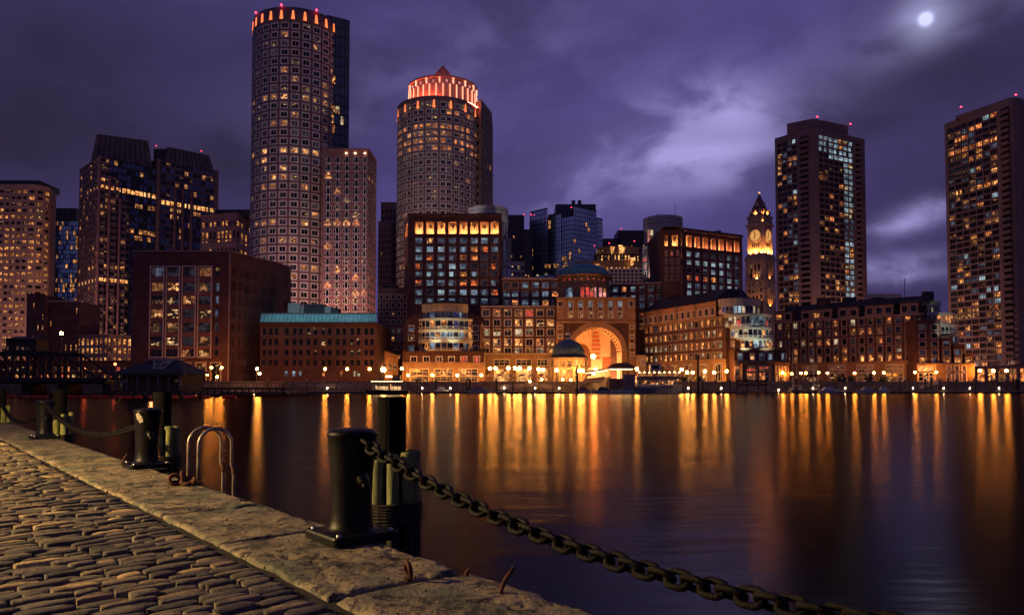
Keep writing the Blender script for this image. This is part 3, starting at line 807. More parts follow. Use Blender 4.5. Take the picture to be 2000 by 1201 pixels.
def hook_building():
    D = 240
    b = bld('brick_warehouse', 'massive dark red brick block with four tall white-framed window strips', 400, D)
    A, B_, C_, E_ = P(255, D), P(446, D), P(537, 262), P(567, 273)
    zt = WZ(491, D); f = Flat(A, B_)
    strips = [(292, 317), (323.5, 348), (354.5, 379.5), (386, 411)]
    zs0, zs1 = WZ(697, D), WZ(521, D)
    u = lambda x: (x - 255) * D / F
    cols = [(u(a), u(c)) for a, c in strips]
    small = [(u(419), u(427.5))]
    mb_rows = [(zs0, zs1)]
    facade(b, f, WZ(705, D), zt, cols, mb_rows, brick2, lambda r, c: 'dk', 'plain', 0.9, pname='strip_back')
    fl7 = [(522, 540), (552, 568.5), (577.5, 594), (603.5, 621), (630, 648), (657, 675), (682, 696)]
    rr = random.Random(81)
    pools = [['dc', 'dk2', 'dk2', 'bw'], ['bw', 'w2', 'dk2', 'dw'], ['dw', 'wl', 'w2', 'dk2'], ['w2', 'wl', 'dk2', 'wl'], ['dw', 'dw', 'dk2', 'dk2'], ['wl', 'wl', 'dk2', 'dw'], ['dk', 'dk', 'w2', 'w2']]
    for k, (x0, x1) in enumerate(cols):
        xa = A[0] + x0; xb = A[0] + x1; xm = (xa + xb) / 2
        g = MB()
        t_ = 0.27
        g.box(xa - t_, xa + 0.05, D - 0.16, D - 0.004, zs0 - t_, zs1 + t_, trimw); g.box(xb - 0.05, xb + t_, D - 0.16, D - 0.004, zs0 - t_, zs1 + t_, trimw)
        g.box(xa + 0.05, xb - 0.05, D - 0.16, D - 0.004, zs1, zs1 + t_, trimw); g.box(xa + 0.05, xb - 0.05, D - 0.16, D - 0.004, zs0 - t_, zs0, trimw)
        part('strip_frame', g, b)
        for i, (ya, yb) in enumerate(fl7):
            w = xb - xa - 0.12
            put_window(b, (xm, D + 0.05), WZ(yb, D), 0, w, WZ(ya, D) - WZ(yb, D), 'five' if i == 0 else 'cross', pools[i][k], 0.5)
            if i < 6:
                part('spandrel', MB().box(xm - w / 2, xm + w / 2, D + 0.1, D + 0.5, WZ(fl7[i + 1][0], D) + 0.04, WZ(yb, D) - 0.04, pinkb), b)
    for i, (ya, yb) in enumerate(fl7):
        put_window(b, (A[0] + sum(small[0]) / 2, D - 0.02), WZ(yb, D), 0, 1.35, WZ(ya, D) - WZ(yb, D), 'plain', ('dw', 'dc', 'dc', 'dc', 'dk2', 'dk', 'dk')[i], 0.01)
    # ground storey with pale door surrounds
    dz = WZ(706, D); gc = [(u(345), u(360)), (u(357) + 0.6, u(374)), (u(384), u(402)), (u(413), u(431))]
    gc = [(u(352), u(372)), (u(384), u(402)), (u(413), u(431))]
    facade(b, f, GZ, WZ(705, D), gc, [(GZ + 0.1, WZ(709, D))], brick2, lit(83, [(0.7, 'wl'), (0.3, 'dw')]), 'cross', 0.8, wname='ground_wall', pname='door')
    for x0, x1 in gc:
        xa, xb = A[0] + x0, A[0] + x1; z1 = WZ(709, D); g = MB()
        g.box(xa - 0.4, xa, D - 0.2, D - 0.004, GZ, z1 + 0.4, tanl); g.box(xb, xb + 0.4, D - 0.2, D - 0.004, GZ, z1 + 0.4, tanl); g.box(xa, xb, D - 0.2, D - 0.004, z1, z1 + 0.4, tanl)
        part('door_surround', g, b)
    # long side wall running back
    s = Flat(B_, C_)
    Ls = s.L
    cc = []
    for (a, n_) in ((0.05, 2), (0.20, 1), (0.30, 3), (0.48, 3), (0.66, 3), (0.84, 3)):
        for k in range(n_): cc.append((Ls * (a + 0.042 * k), Ls * (a + 0.042 * k + 0.026)))
    rows = gridr(WZ(735, D), WZ(516, D), 8, 0.62)
    facade(b, s, GZ, zt, cc, rows, brick2, lit(82, [(0.03, 'wl')], None, ('dk',)), 'plain', 0.4)
    s2 = Flat(C_, E_)
    facade(b, s2, GZ, zt, [(s2.L * 0.55, s2.L * 0.62), (s2.L * 0.7, s2.L * 0.77)], gridr(WZ(735, 265), WZ(530, 265), 5, 0.4), brick2, lambda r, c: 'dk', 'plain', 0.3)
    shell(b, [A, B_, C_, E_, (E_[0] - 8, 296), (A[0] - 20, 296)], GZ, zt, brick2, (0, 1, 2))
    for pth in (f, s, s2): band(b, pth, zt - 0.02, zt + 0.22, 0.18, trimd, 'coping')
    part('corner_strip', MB().box(B_[0] - 0.12, B_[0] + 0.14, D - 0.12, D + 0.14, GZ, zt - 0.03, trimd), b)
hook_building()

def teal_roof():
    D = 246
    b = bld('low_brick_building', 'low dark brick building with a bright teal standing-seam roof strip', 620, D)
    A, B_ = P(508, D), P(735, D); f = Flat(A, B_); zt = WZ(630, D)
    cx = [515.5, 527.5, 539, 559.5, 575, 587, 602, 615.5, 631, 643.5, 659.5, 672, 687.5, 700, 715, 726]
    rows = [(WZ(b_, D), WZ(a_, D)) for a_, b_ in ((640, 654), (661, 674.5), (682, 694.5), (702, 714.5))][::-1]
    r_ = random.Random(91)
    def w(r, c):
        if (r, c) in ((3, 6), (3, 7), (3, 8), (2, 12), (2, 13), (1, 12), (1, 13)): return 'wl'
        if (r, c) == (1, 7): return 'dw'
        return 'wl' if r_.random() < 0.05 else 'dk'
    facade(b, f, WZ(719, D), zt, pxc(cx, 8.4, 508, D), rows, brick, w, 'plain', 0.35)
    gcx = [559, 574, 586.5, 632, 667, 693, 700.5]
    gs = ['c1', 'c2', 'c1', 'o2', 'o2', 'cw', 'cw']
    facade(b, f, GZ, WZ(719, D), pxc(gcx, 6.5, 508, D), [(WZ(735, D), WZ(724.5, D))], brick, lambda r, c: gs[c], 'plain', 0.3, wname='ground_wall')
    shell(b, [A, B_, (B_[0], D + 30), (A[0], D + 30)], GZ, zt, brick, (0,))
    zr0, zr1 = WZ(628, D), WZ(612, D)
    n = 30; wd = (B_[0] - A[0]) / n
    for k in range(n):
        x0 = A[0] + wd * k; g = MB()
        y0, y1 = D - 0.7, D + 0.9
        g.add([(x0 + 0.05, y0, zr0), (x0 + wd - 0.05, y0, zr0), (x0 + wd - 0.05, y1, zr1), (x0 + 0.05, y1, zr1), (x0 + 0.05, y0, zr0 - 0.2), (x0 + wd - 0.05, y0, zr0 - 0.2)], [(0, 1, 2, 3), (4, 5, 1, 0)], tealb)
        g.box(x0 - 0.05, x0 + 0.05, y0 - 0.05, y0 + 0.1, zr0 - 0.2, zr0 + 0.1, darkr)
        g.add([(x0 - 0.05, y0 - 0.06, zr0 + 0.1), (x0 + 0.05, y0 - 0.06, zr0 + 0.1), (x0 + 0.05, y1 - 0.06, zr1 + 0.1), (x0 - 0.05, y1 - 0.06, zr1 + 0.1)], [(0, 1, 2, 3)], darkr)
        part('roof_panel', g, b)
    boxpart(b, 'eave', A[0] - 0.3, B_[0] + 0.3, D - 0.9, D + 0.3, zr0 - 0.75, zr0 - 0.22, darkm)
    boxpart(b, 'ridge', A[0] - 0.2, B_[0] + 0.2, D + 0.8, D + 1.4, zr1 - 0.6, zr1 + 0.25, darkm)
    lamp('roof_fill_light', ((A[0] + B_[0]) / 2, D - 5.0, zr0 + 4.2), 430, (0.55, 0.90, 1.0), typ='AREA', rot=(R(68), 0, 0), size=(38, 0.4))  # unseen area light added to brighten the teal roof
    for x0, x1, ya, m in ((561, 585, 592, greyp), (586, 592, 597, greyp), (593, 632, 594, darkm), (633, 645, 598, greyp), (646, 660, 602, darkm)):
        boxpart(b, 'roof_unit', WX(x0, D + 5), WX(x1, D + 5), D + 5, D + 9, zt, WZ(ya, D + 5), m)
teal_roof()

def dark_gap():
    D = 520
    b = bld('dark_tower', 'slim unlit dark tower seen in the gap left of the red-crowned round tower', 757, D)
    for x0, x1, ya, dy in ((742, 780, 395, 0), (737, 760, 437, -8)):
        a, c = P(x0, D + dy), P(x1, D + dy); f = Flat(a, c); zt = WZ(ya, D)
        facade(b, f, GZ, zt, gridc(f.L, 5, 0.5), gridr(GZ + 8, zt - 4, 24, 0.5), dusk, lit(101 + dy, [(0.03, 'w2')], None, ('dk',)), 'plain', 0.4)
        shell(b, [a, c, (c[0], D + 25), (a[0], D + 25)], GZ, zt, dusk, (0,))
    D = 300
    b = bld('brick_building', 'shadowed brick mid-rise in the gap behind the teal-roofed building', 765, D)
    a, c = P(738, D), P(796, D); f = Flat(a, c); zt = WZ(562, D)
    facade(b, f, GZ, zt, gridc(f.L, 5, 0.5), gridr(GZ + 9, zt - 2, 8, 0.55), brick, lit(103, [(0.08, 'wl'), (0.04, 'w1')], {0: (0.6, 'w1')}, ('dk',)), 'trimd', 0.3)
    shell(b, [a, c, (c[0], D + 25), (a[0], D + 25)], GZ, zt, brick, (0,))
    boxpart(b, 'penthouse', WX(742, D), WX(770, D), D + 4, D + 12, zt, WZ(553, D), darkr)
    # wooden barn-like shed by the ferry berth
    D = 262
    b = bld('timber_shed', 'small orange-lit timber shed with a sloping roof beside the teal-roofed building', 752, D, 'shed')
    x0, x1 = WX(736, D), WX(778, D); za, zb_ = WZ(678, D), WZ(690, D)
    wd = mat('lit_timber', (0.42, 0.20, 0.09), 0.8, var=0.3, scale=1.0)
    g = MB(); g.add([(x0, D, GZ), (x1, D, GZ), (x1, D, WZ(694, D)), (x0, D, za)], [(0, 1, 2, 3)], wd); part('wall', g, b)
    g = MB(); g.add([(x0 - .4, D - .5, za + .1), (x1 + .4, D - .5, WZ(694, D) + .1), (x1 + .4, D + 8, WZ(694, D) + .6), (x0 - .4, D + 8, za + .6), (x0 - .4, D - .5, za - .2), (x1 + .4, D - .5, WZ(694, D) - .2)], [(0, 1, 2, 3), (4, 5, 1, 0)], darkr); part('roof', g, b)
    for k in range(4): put_window(b, (x0 + (x1 - x0) * (k + 0.6) / 4.3, D - 0.05), WZ(724, D), 0, 1.2, 2.4, 'two', 'w1', 0.02)
    lamp('shed_lamp', (x0 + 3, D - 4, 8.0), 900, (1, 0.45, 0.15), 0.3)
dark_gap()

def red_crown():
    D = 402; Rr = 22.0
    b = bld('round_tower', 'round tower with a glowing red drum crown and a small cone on top', 855, D)
    c = (WX(855, D, 500), D)
    zb = WZ(566, D - Rr); z1 = WZ(196, D - Rr); zr = WZ(190, D - Rr)
    n = 26; ga = 19.4
    a0 = R(-ga * 4.5 - 3); na = 9
    ar = Arc(c, Rr, a0, a0 + R(ga) * na)
    cols = []
    for k in range(na):
        p = ar.L / na; m = p * (k + 0.5)
        cols += [(m - 0.385 * p, m - 0.05 * p), (m + 0.05 * p, m + 0.385 * p)]
    rl = {n - 1: (0.3, 'wl'), n - 2: (0.3, 'o2'), n - 4: (0.9, 'o2'), n - 5: (0.92, 'w2'), n - 6: (0.92, 'o2'), n - 7: (0.55, 'o2'), n - 8: (0.45, 'wl')}
    w = lit(111, [(0.16, 'wl'), (0.03, 'w2')], rl, ('dk', 'dk', 'dk2'))
    facade(b, ar, zb, z1, cols, gridr(zb, z1, n, 0.60), dusk, w, 'sash', 0.35, stuffcols=(0, 1, 2, 16, 17))
    g = MB(); g.lathe([(Rr, GZ), (Rr, zb)], 40, dusk, (c[0], c[1], 0), R(-95), R(95)); part('base_wall', g, b)
    g = MB(); g.lathe([(Rr, GZ), (Rr, z1)], 40, dusk, (c[0], c[1], 0), R(88), R(270)); part('rear_wall', g, b)
    g = MB(); g.lathe([(Rr, z1), (Rr + 0.3, z1 + 0.3), (Rr + 0.1, zr + 0.8), (Rr - 1, zr + 0.8), (Rr - 3.4, zr)], 48, dusk, (c[0], c[1], 0)); part('cornice', g, b)
    orange = emis('crown_orange', (1.0, 0.20, 0.055), 1.5)
    pk = emis('crown_tube', (1.0, 0.42, 0.24), 2.2, True)
    for k in range(9):
        a = R(-90 + 22.5 * k)
        g = MB(Matrix.Translation((c[0] + (Rr + 0.2) * math.sin(a), c[1] - (Rr + 0.2) * math.cos(a), 0)) @ Matrix.Rotation(a, 4, 'Z'))
        g.add([(-0.75, -0.2, z1 - 3.8), (0.75, -0.2, z1 - 3.8), (0.3, -0.2, z1 + 0.2), (-0.3, -0.2, z1 + 0.2), (0, 0.3, z1 - 3.8)], [(0, 1, 2, 3), (0, 4, 1)], orange)
        part('crown_light', g, b)
    Rc = 18.0
    cx = WX(865, D, 170); cc = (cx, D)
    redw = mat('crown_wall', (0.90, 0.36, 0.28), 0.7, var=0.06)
    zt = WZ(150, D - Rc); zm = zr + (zt - zr) * 0.70
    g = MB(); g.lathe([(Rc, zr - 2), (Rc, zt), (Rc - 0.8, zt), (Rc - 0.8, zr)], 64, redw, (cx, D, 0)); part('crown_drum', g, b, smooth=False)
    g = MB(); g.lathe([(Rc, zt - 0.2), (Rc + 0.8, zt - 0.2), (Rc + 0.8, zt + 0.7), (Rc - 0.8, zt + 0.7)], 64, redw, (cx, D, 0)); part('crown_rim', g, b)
    for k in range(24):
        a = R(-130 + 260 * k / 23)
        q = (cx + (Rc + 0.55) * math.sin(a), D - (Rc + 0.55) * math.cos(a))
        g = MB(Matrix.Translation((q[0], q[1], 0)) @ Matrix.Rotation(a, 4, 'Z')); g.box(-0.17, 0.17, -0.15, 0.15, zr - 0.2, zm, pk); part('crown_tube', g, b)
        a += R(260 / 46)
        q = (cx + (Rc + 0.15) * math.sin(a), D - (Rc + 0.15) * math.cos(a))
        g = MB(Matrix.Translation((q[0], q[1], 0)) @ Matrix.Rotation(a, 4, 'Z')); g.box(-0.6, 0.6, -0.1, 0.15, zm + 1.0, zm + 2.2, MATS['pk']); part('crown_window', g, b)
        if k % 2: 
            g = MB(Matrix.Translation((q[0], q[1], 0)) @ Matrix.Rotation(a + 0.05, 4, 'Z')); g.box(-0.15, 0.15, -0.6, 0.1, zm + 0.6, zt - 0.3, pk); part('crown_tube', g, b)
    g = MB(); g.lathe([(Rc + 1.4, zr + 0.25), (Rc + 2.3, zr + 0.25), (Rc + 2.3, zr + 0.45), (Rc + 1.4, zr + 0.45)], 40, emis('crown_flood', (1.0, 0.17, 0.075), 32.0, True), (cx, D, 0), R(-120), R(120)); part('crown_flood', g, b)
    # the low cone, glowing at its skirt
    apx = WZ(128, D); zc = zt - 4.5
    cm = mat('cone_metal', (0.50, 0.22, 0.16), 0.6, var=0.1)
    rc0 = 10.5
    k = MB(); k.lathe([(rc0, zc), (rc0, zt + 1.0), (0.05, apx)], 16, cm, (cx, D, 0)); part('cone_roof', k, b)
    for i in range(8):
        a = R(-90 + 25.7 * i)
        q = (cx + (rc0 + 4.0) * math.sin(a), D - (rc0 + 4.0) * math.cos(a))
        g = MB(); g.ball((q[0], q[1], zt + 1.1), 0.45, emis('cone_lamp', (1.0, 0.28, 0.12), 150, True), 8, 5); part('roof_lamp', g, b)
    # square shoulder on the right
    p = [P(925, 398), P(939, 392), P(960, 412)]
    zs = WZ(198, 395)
    f1, f2 = Flat(p[0], p[1]), Flat(p[1], p[2])
    facade(b, f1, GZ, zs, gridc(f1.L, 1, 0.3), gridr(GZ + 20, zs - 2, 28, 0.5), dusk, lambda r, q: 'dk', 'plain', 0.2)
    facade(b, f2, GZ, zs, gridc(f2.L, 4, 0.4), gridr(GZ + 20, zs - 2, 28, 0.55), dusk, lit(112, [(0.12, 'dw'), (0.05, 'w2')], None, ('dk',)), 'plain', 0.25)
    shell(b, p + [(p[2][0], 440), (p[0][0], 440)], GZ, zs, dusk, (0, 1))
red_crown()

def far_dark():
    D = 640
    b = bld('dark_tower', 'black tower with two lit floors left of the blue glass tower', 1014, D)
    for x0, x1, ya, dy, sd in ((988, 1024, 420, 0, 121), (1020, 1040, 451, -6, 122)):
        a, c = P(x0, D + dy), P(x1, D + dy); f = Flat(a, c); zt = WZ(ya, D)
        n = 34 if x0 < 1000 else 28
        facade(b, f, GZ, zt, gridc(f.L, 8 if x0 < 1000 else 4, 0.6), gridr(GZ, zt, n, 0.55), darkm, lit(sd, [(0.04, 'w2')], {n - 9: (0.4, 'w2'), n - 12: (0.95, 'w3'), n - 19: (0.3, 'w1')}, ('dk',)), 'plain', 0.3)
        shell(b, [a, c, (c[0], D + 30), (a[0], D + 30)], GZ, zt, darkm, (0,))
    beacon(1023, 420, D, '', b)
    D = 560
    b = bld('parking_block', 'small grey block with barred floors and scattered lamps below the black tower', 1012, D)
    a, c = P(997, D), P(1024, D); f = Flat(a, c); zt = WZ(511, D)
    facade(b, f, GZ, zt, gridc(f.L, 4, 0.8), gridr(GZ + 40, zt - 2, 10, 0.6), greyp, lit(123, [(0.2, 'wl')], None, ('dk',)), 'plain', 0.4)
    shell(b, [a, c, (c[0], D + 20), (a[0], D + 20)], GZ, zt, greyp, (0,))
    # blue glass tower of stepped slabs
    D = 650
    b = bld('glass_tower', 'blue glass tower of stepped slabs with lit office floors, right of the black tower', 1105, D)
    segs = [(1036, 655, 1070, 640, 412, 6), (1071, 648, 1097, 640, 420, 5), (1098, 640, 1121, 632, 424, 5), (1121, 632, 1166, 650, 408, 10), (1163, 662, 1178, 668, 428, 3)]
    for i, (x0, ya, x1, yb, top, nc) in enumerate(segs):
        a, c = P(x0, ya), P(x1, yb); f = Flat(a, c); zt = WZ(top, (ya + yb) / 2)
        n = 38
        rl = {0: {n - 13: (0.55, 'w2'), n - 15: (0.3, 'cw')}, 1: {n - 12: (0.5, 'w2'), n - 25: (0.3, 'w2')}, 2: {n - 10: (0.75, 'w2'), n - 12: (0.7, 'w2'), n - 16: (0.4, 'w2'), n - 22: (0.3, 'w2')},
              3: {n - 13: (0.5, 'w2'), n - 15: (0.5, 'w3'), n - 17: (0.55, 'w2'), n - 18: (0.6, 'w2'), n - 20: (0.45, 'w2'), n - 22: (0.5, 'w3'), n - 23: (0.4, 'w2')}, 4: {n - 8: (0.5, 'cw'), n - 12: (0.5, 'cw'), n - 14: (0.4, 'cw')}}[i]
        facade(b, f, GZ, zt, gridc(f.L, nc, 0.93), gridr(GZ, zt, n, 0.9), mat('blue_mullion', (0.03, 0.045, 0.07), 0.4, var=0), lit(130 + i, [(0.02, 'w2')], rl, ('bg',)), 'cw', 0.1, wname='curtain_wall', pname='glass_panel', stuffcols=() if i == 3 else range(9))
        shell(b, [a, c, (c[0], 690), (a[0], 690)], GZ, zt, darkm, (0,))
        band(b, f, zt - 0.02, zt + 1.0, 0.2, darkm, 'coping')
    p = W(1085, 410, 650)
    boxpart(b, 'penthouse', WX(1086, 655), WX(1165, 655), 655, 685, WZ(440, 655), WZ(399, 655), mat('blue_slab', (0.04, 0.065, 0.10), 0.3, var=0.1))
    for x in (1120, 1132):
        g = MB(); q = W(x, 399, 660); g.cyl((q.x, 660), 1.6, q.z - 1, q.z + 3.2, 8, darkm); part('cooling_tower', g, b)
    for x, y in ((1037, 420), (1116, 406), (1161, 481)): beacon(x, y, 628 if x > 1050 else 652, '', b)
    # dark mid-rise on the skyline right of it
    D = 760
    b = bld('dark_office_block', 'flat-topped dark office block behind the ornate lit building', 1233, D)
    for x0, x1, ya in ((1208, 1262, 450), (1177, 1212, 466)):
        a, c = P(x0, D), P(x1, D); f = Flat(a, c); zt = WZ(ya, D)
        facade(b, f, GZ, zt, gridc(f.L, 9, 0.5), gridr(GZ + 80, zt - 14, 14, 0.5), darkm, lit(141, [(0.16, 'wl'), (0.08, 'w2')], None, ('dk',)), 'plain', 0.3)
        shell(b, [a, c, (c[0], D + 30), (a[0], D + 30)], GZ, zt, darkm, (0,))
    beacon(1213, 448, D, '', b)
    # ornate stepped building with golden lighting
    D = 560
    b = bld('ornate_building', 'stepped ornate building with gold-lit bays and round windows above the domed hall', 1200, D)
    gold = mat('gold_stone', (0.40, 0.25, 0.13), 0.7, var=0.3, scale=0.4)
    tiers = [(1150, 1262, 512, 540, 14), (1162, 1258, 494, 512, 15), (1172, 1254, 480, 494, 14)]
    for i, (x0, x1, ya, yb, nc) in enumerate(tiers):
        m = (WX(x0, D) + WX(x1, D)) / 2; hw = (WX(x1, D) - WX(x0, D)) / 2
        ar = bow((m - hw, D + i * 5), (m + hw, D + i * 5), hw * 0.28)
        z0 = GZ if i == 0 else WZ(tiers[i - 1][2] + 1, D); z1 = WZ(ya, D)
        zz0 = WZ(yb - 3, D); zz1 = WZ(ya + (12 if i == 0 else 4), D)
        if i == 0: zz0, zz1 = WZ(533, D), WZ(524, D)
        facade(b, ar, z0, z1, gridc(ar.L, nc, 0.5), [(zz0, zz1)], gold if i != 1 else darkr, lit(150 + i, [(0.78 if i == 0 else 0.32, 'w3'), (0.2, 'wl')], None, ('dk2', 'dw')), 'plain', 0.5)
        cp = MB(); cp.add([ar.at(ar.L * k / 16) + (z1,) for k in range(17)], [tuple(range(17))], darkr); part('roof', cp, b)
        band(b, ar, z1 - 0.4, z1 + 0.5, 0.5, gold)
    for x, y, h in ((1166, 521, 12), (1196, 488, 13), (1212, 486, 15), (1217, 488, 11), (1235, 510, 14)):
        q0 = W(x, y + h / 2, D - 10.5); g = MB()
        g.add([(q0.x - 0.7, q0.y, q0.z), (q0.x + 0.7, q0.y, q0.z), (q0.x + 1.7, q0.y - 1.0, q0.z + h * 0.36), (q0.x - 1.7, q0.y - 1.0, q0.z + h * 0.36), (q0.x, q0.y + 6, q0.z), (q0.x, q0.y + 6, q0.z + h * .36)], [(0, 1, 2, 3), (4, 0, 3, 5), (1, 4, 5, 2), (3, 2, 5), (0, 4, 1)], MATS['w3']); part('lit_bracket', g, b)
    for x, y in ((1190, 476), (1239, 472)): beacon(x, y, D - 4, '', b)
    # grey stepped block between the dome and the glass turret
    D = 430
    b = bld('grey_block', 'small grey block with a white window grid between the big dome and the glass turret', 1220, D)
    a, c = P(1192, D), P(1256, D); f = Flat(a, c); zt = WZ(524, D)
    facade(b, f, GZ, zt, gridc(f.L, 8, 0.7), gridr(WZ(560, D), zt - 0.6, 5, 0.66), greyp, lit(155, [(0.08, 'wl')], None, ('dk',)), 'plain', 0.4)
    shell(b, [a, c, (c[0], D + 25), (a[0], D + 25)], GZ, zt, greyp, (0,))
far_dark()

def clock_tower():
    D = 700
    b = bld('clock_tower', 'floodlit stone clock tower with a pointed roof and golden clock faces', 1487, D, 'clock tower')
    cx, cyy = WX(1487, D), D
    gs = mat('clock_stone', (0.50, 0.36, 0.24), 0.75, var=0.2, scale=0.4)
    M = Matrix.Translation((cx, cyy, 0)) @ Matrix.Rotation(R(43), 4, 'Z')
    S = lambda px: px * D / F / math.sqrt(2)          # half width in photo px of the rotated square -> half side
    Z = lambda y: WZ(y, D)
    def sq(name, h, y0, y1, m=gs, h2=None):
        a = S(h); c = S(h2 if h2 is not None else h)
        g = MB(M); g.frustum([(-a, -a), (a, -a), (a, a), (-a, a)], Z(y0), [(-c, -c), (c, -c), (c, c), (-c, c)], Z(y1), m); return part(name, g, b)
    zsh = [(29.5, 720, 549), (29, 548.4, 508.5)]
    for h, y0, y1 in zsh:
        a = S(h)
        for s in range(2):                             # the two faces turned to the water
            Mr = M @ Matrix.Rotation(R(-90 * s), 4, 'Z')
            p0 = Mr @ Vector((-a, -a, 0)); p1 = Mr @ Vector((a, -a, 0)); f = Flat(p0, p1)
            if y1 > 540: rows = gridr(Z(600), Z(551), 4, 0.62); cols = gridc(f.L, 4, 0.55, 2, 2)
            else: rows = [(Z(545), Z(518))]; cols = gridc(f.L, 3, 0.6, f.L * .2, f.L * .2)
            facade(b, f, Z(y0), Z(y1), cols, rows, gs, lit(160 + s, [(0.25, 'wl')], None, ('dk', 'dw')) if y1 > 540 else (lambda r, c: 'wl' if s == 1 else 'dk'), 'two', 0.8)
        g = MB(M); g.add([(a, -a, Z(y0)), (a, a, Z(y0)), (a, a, Z(y1)), (a, -a, Z(y1)), (-a, a, Z(y0)), (-a, a, Z(y1))], [(0, 1, 2, 3), (1, 4, 5, 2)], gs); part('rear_wall', g, b)
    sq('cornice', 31.5, 510, 505.5); sq('ledge', 30.5, 550.5, 547.5); sq('balustrade', 28.5, 505.4, 500)
    sq('shaft', 24, 503, 444)
    sq('cornice', 27.5, 444.5, 439.5); sq('attic', 23.5, 439.4, 425); sq('cornice', 26, 428, 424)
    sq('spire_roof', 22, 424, 380, mat('spire_slate', (0.16, 0.10, 0.085), 0.7, var=0.2), 1.2)
    face = emis('clock_face', (1.0, 0.46, 0.13), 0.75)
    for s in range(2):
        Mr = M @ Matrix.Rotation(R(-90 * s), 4, 'Z'); a = S(24)
        fm = Mr @ Matrix.Translation((0, -a - 0.25, Z(463))) @ Matrix.Rotation(R(90), 4, 'X')
        g = MB(fm); n = 24; r = S(16)
        g.lathe([(0.001, 0.2), (r, 0.2), (r, -0.2)], n, face); fo = part('clock_face', g, b)
        g = MB(fm); g.lathe([(r, -0.2), (r, 0.5), (r + 0.9, 0.5), (r + 0.9, -0.2)], n, gs); part('clock_rim', g, fo)
        for ang, ln in ((R(12), 0.78), (R(150), 0.55)):
            g = MB(fm @ Matrix.Rotation(ang, 4, 'Z')); g.box(-0.35, 0.35, -0.5, r * ln, 0.25, 0.5, darkm); part('clock_hand', g, fo)
        for k in range(12):
            g = MB(fm @ Matrix.Rotation(R(30 * k), 4, 'Z')); g.box(-0.22, 0.22, r * 0.80, r * 0.97, 0.22, 0.42, darkm); part('hour_mark', g, fo)
        for k in range(4):                             # small balcony bars below the face
            x = (k - 1.5) * 1.9; g = MB(Mr); g.box(x - 0.4, x + 0.4, -a - 0.3, -a + 0.02, Z(486), Z(478), darkm); part('opening', g, b)
        for k in range(5):
            x = (k - 2) * S(9.5); g = MB(Mr); g.box(x - 0.7, x + 0.7, -S(27) , -S(27) + 1.5, Z(439), Z(434), gs); part('merlon', g, b)
        for zlev, cnt in ((421, 3), (405, 1)):
            for k in range(cnt):
                hw = S(22) * (1 - (424 - zlev) / 46); x = (k - (cnt - 1) / 2) * S(13)
                g = MB(Mr); g.add([(x - 1.5, -hw - 0.9, Z(zlev)), (x + 1.5, -hw - 0.9, Z(zlev)), (x + 1.5, -hw - 0.9, Z(zlev - 5)), (x, -hw - 0.9, Z(zlev - 9)), (x - 1.5, -hw - 0.9, Z(zlev - 5)), (x - 1.5, -hw + 5, Z(zlev)), (x + 1.5, -hw + 5, Z(zlev)), (x, -hw + 5, Z(zlev - 9))],
                      [(0, 1, 2, 3, 4), (1, 6, 7, 3, 2), (5, 0, 4, 3, 7)], gs)
                part('dormer', g, b)
    g = MB(); g.ball((cx, cyy, Z(377)), 0.9, emis('finial_lamp', (1.0, 0.4, 0.15), 1.6), 8, 5); g.cyl((cx, cyy), 0.4, Z(384), Z(377), 6, gs); part('finial', g, b)
    # floodlights on the ledges
    for (dx, dd, py, p) in ((-14, 14, 498, 7980), (14, 14, 498, 7980), (-4, 23, 498, 4940), (4, 23, 498, 4940), (-24, 5, 498, 4180), (24, 5, 498, 4180),
                            (-12.7, 12.7, 437, 1710), (12.7, 12.7, 437, 1710), (-2, 23, 437, 1330), (2, 23, 437, 1330), (-12.5, 12.5, 422, 2090), (12.5, 12.5, 422, 2090), (0, 21, 422, 1330), (-14, 18, 547, 1500), (14, 18, 547, 700), (-15, 20, 600, 2600), (15, 20, 600, 1500)):
        q = Vector((WX(1487 + dx, D), D - dd * D / F, Z(py)))
        l = bpy.data.lights.new('clock_floodlight', 'SPOT'); l.energy = p * 3.2; l.color = (1.0, 0.36, 0.08); l.shadow_soft_size = 0.4; l.spot_size = R(110); l.spot_blend = 0.5
        o = bpy.data.objects.new('clock_floodlight', l); COL.objects.link(o); o.location = q
        o.rotation_euler = (Vector((cx, cyy, q.z + (26 if py < 540 else 18))) - q).to_track_quat('-Z', 'Y').to_euler()
clock_tower()

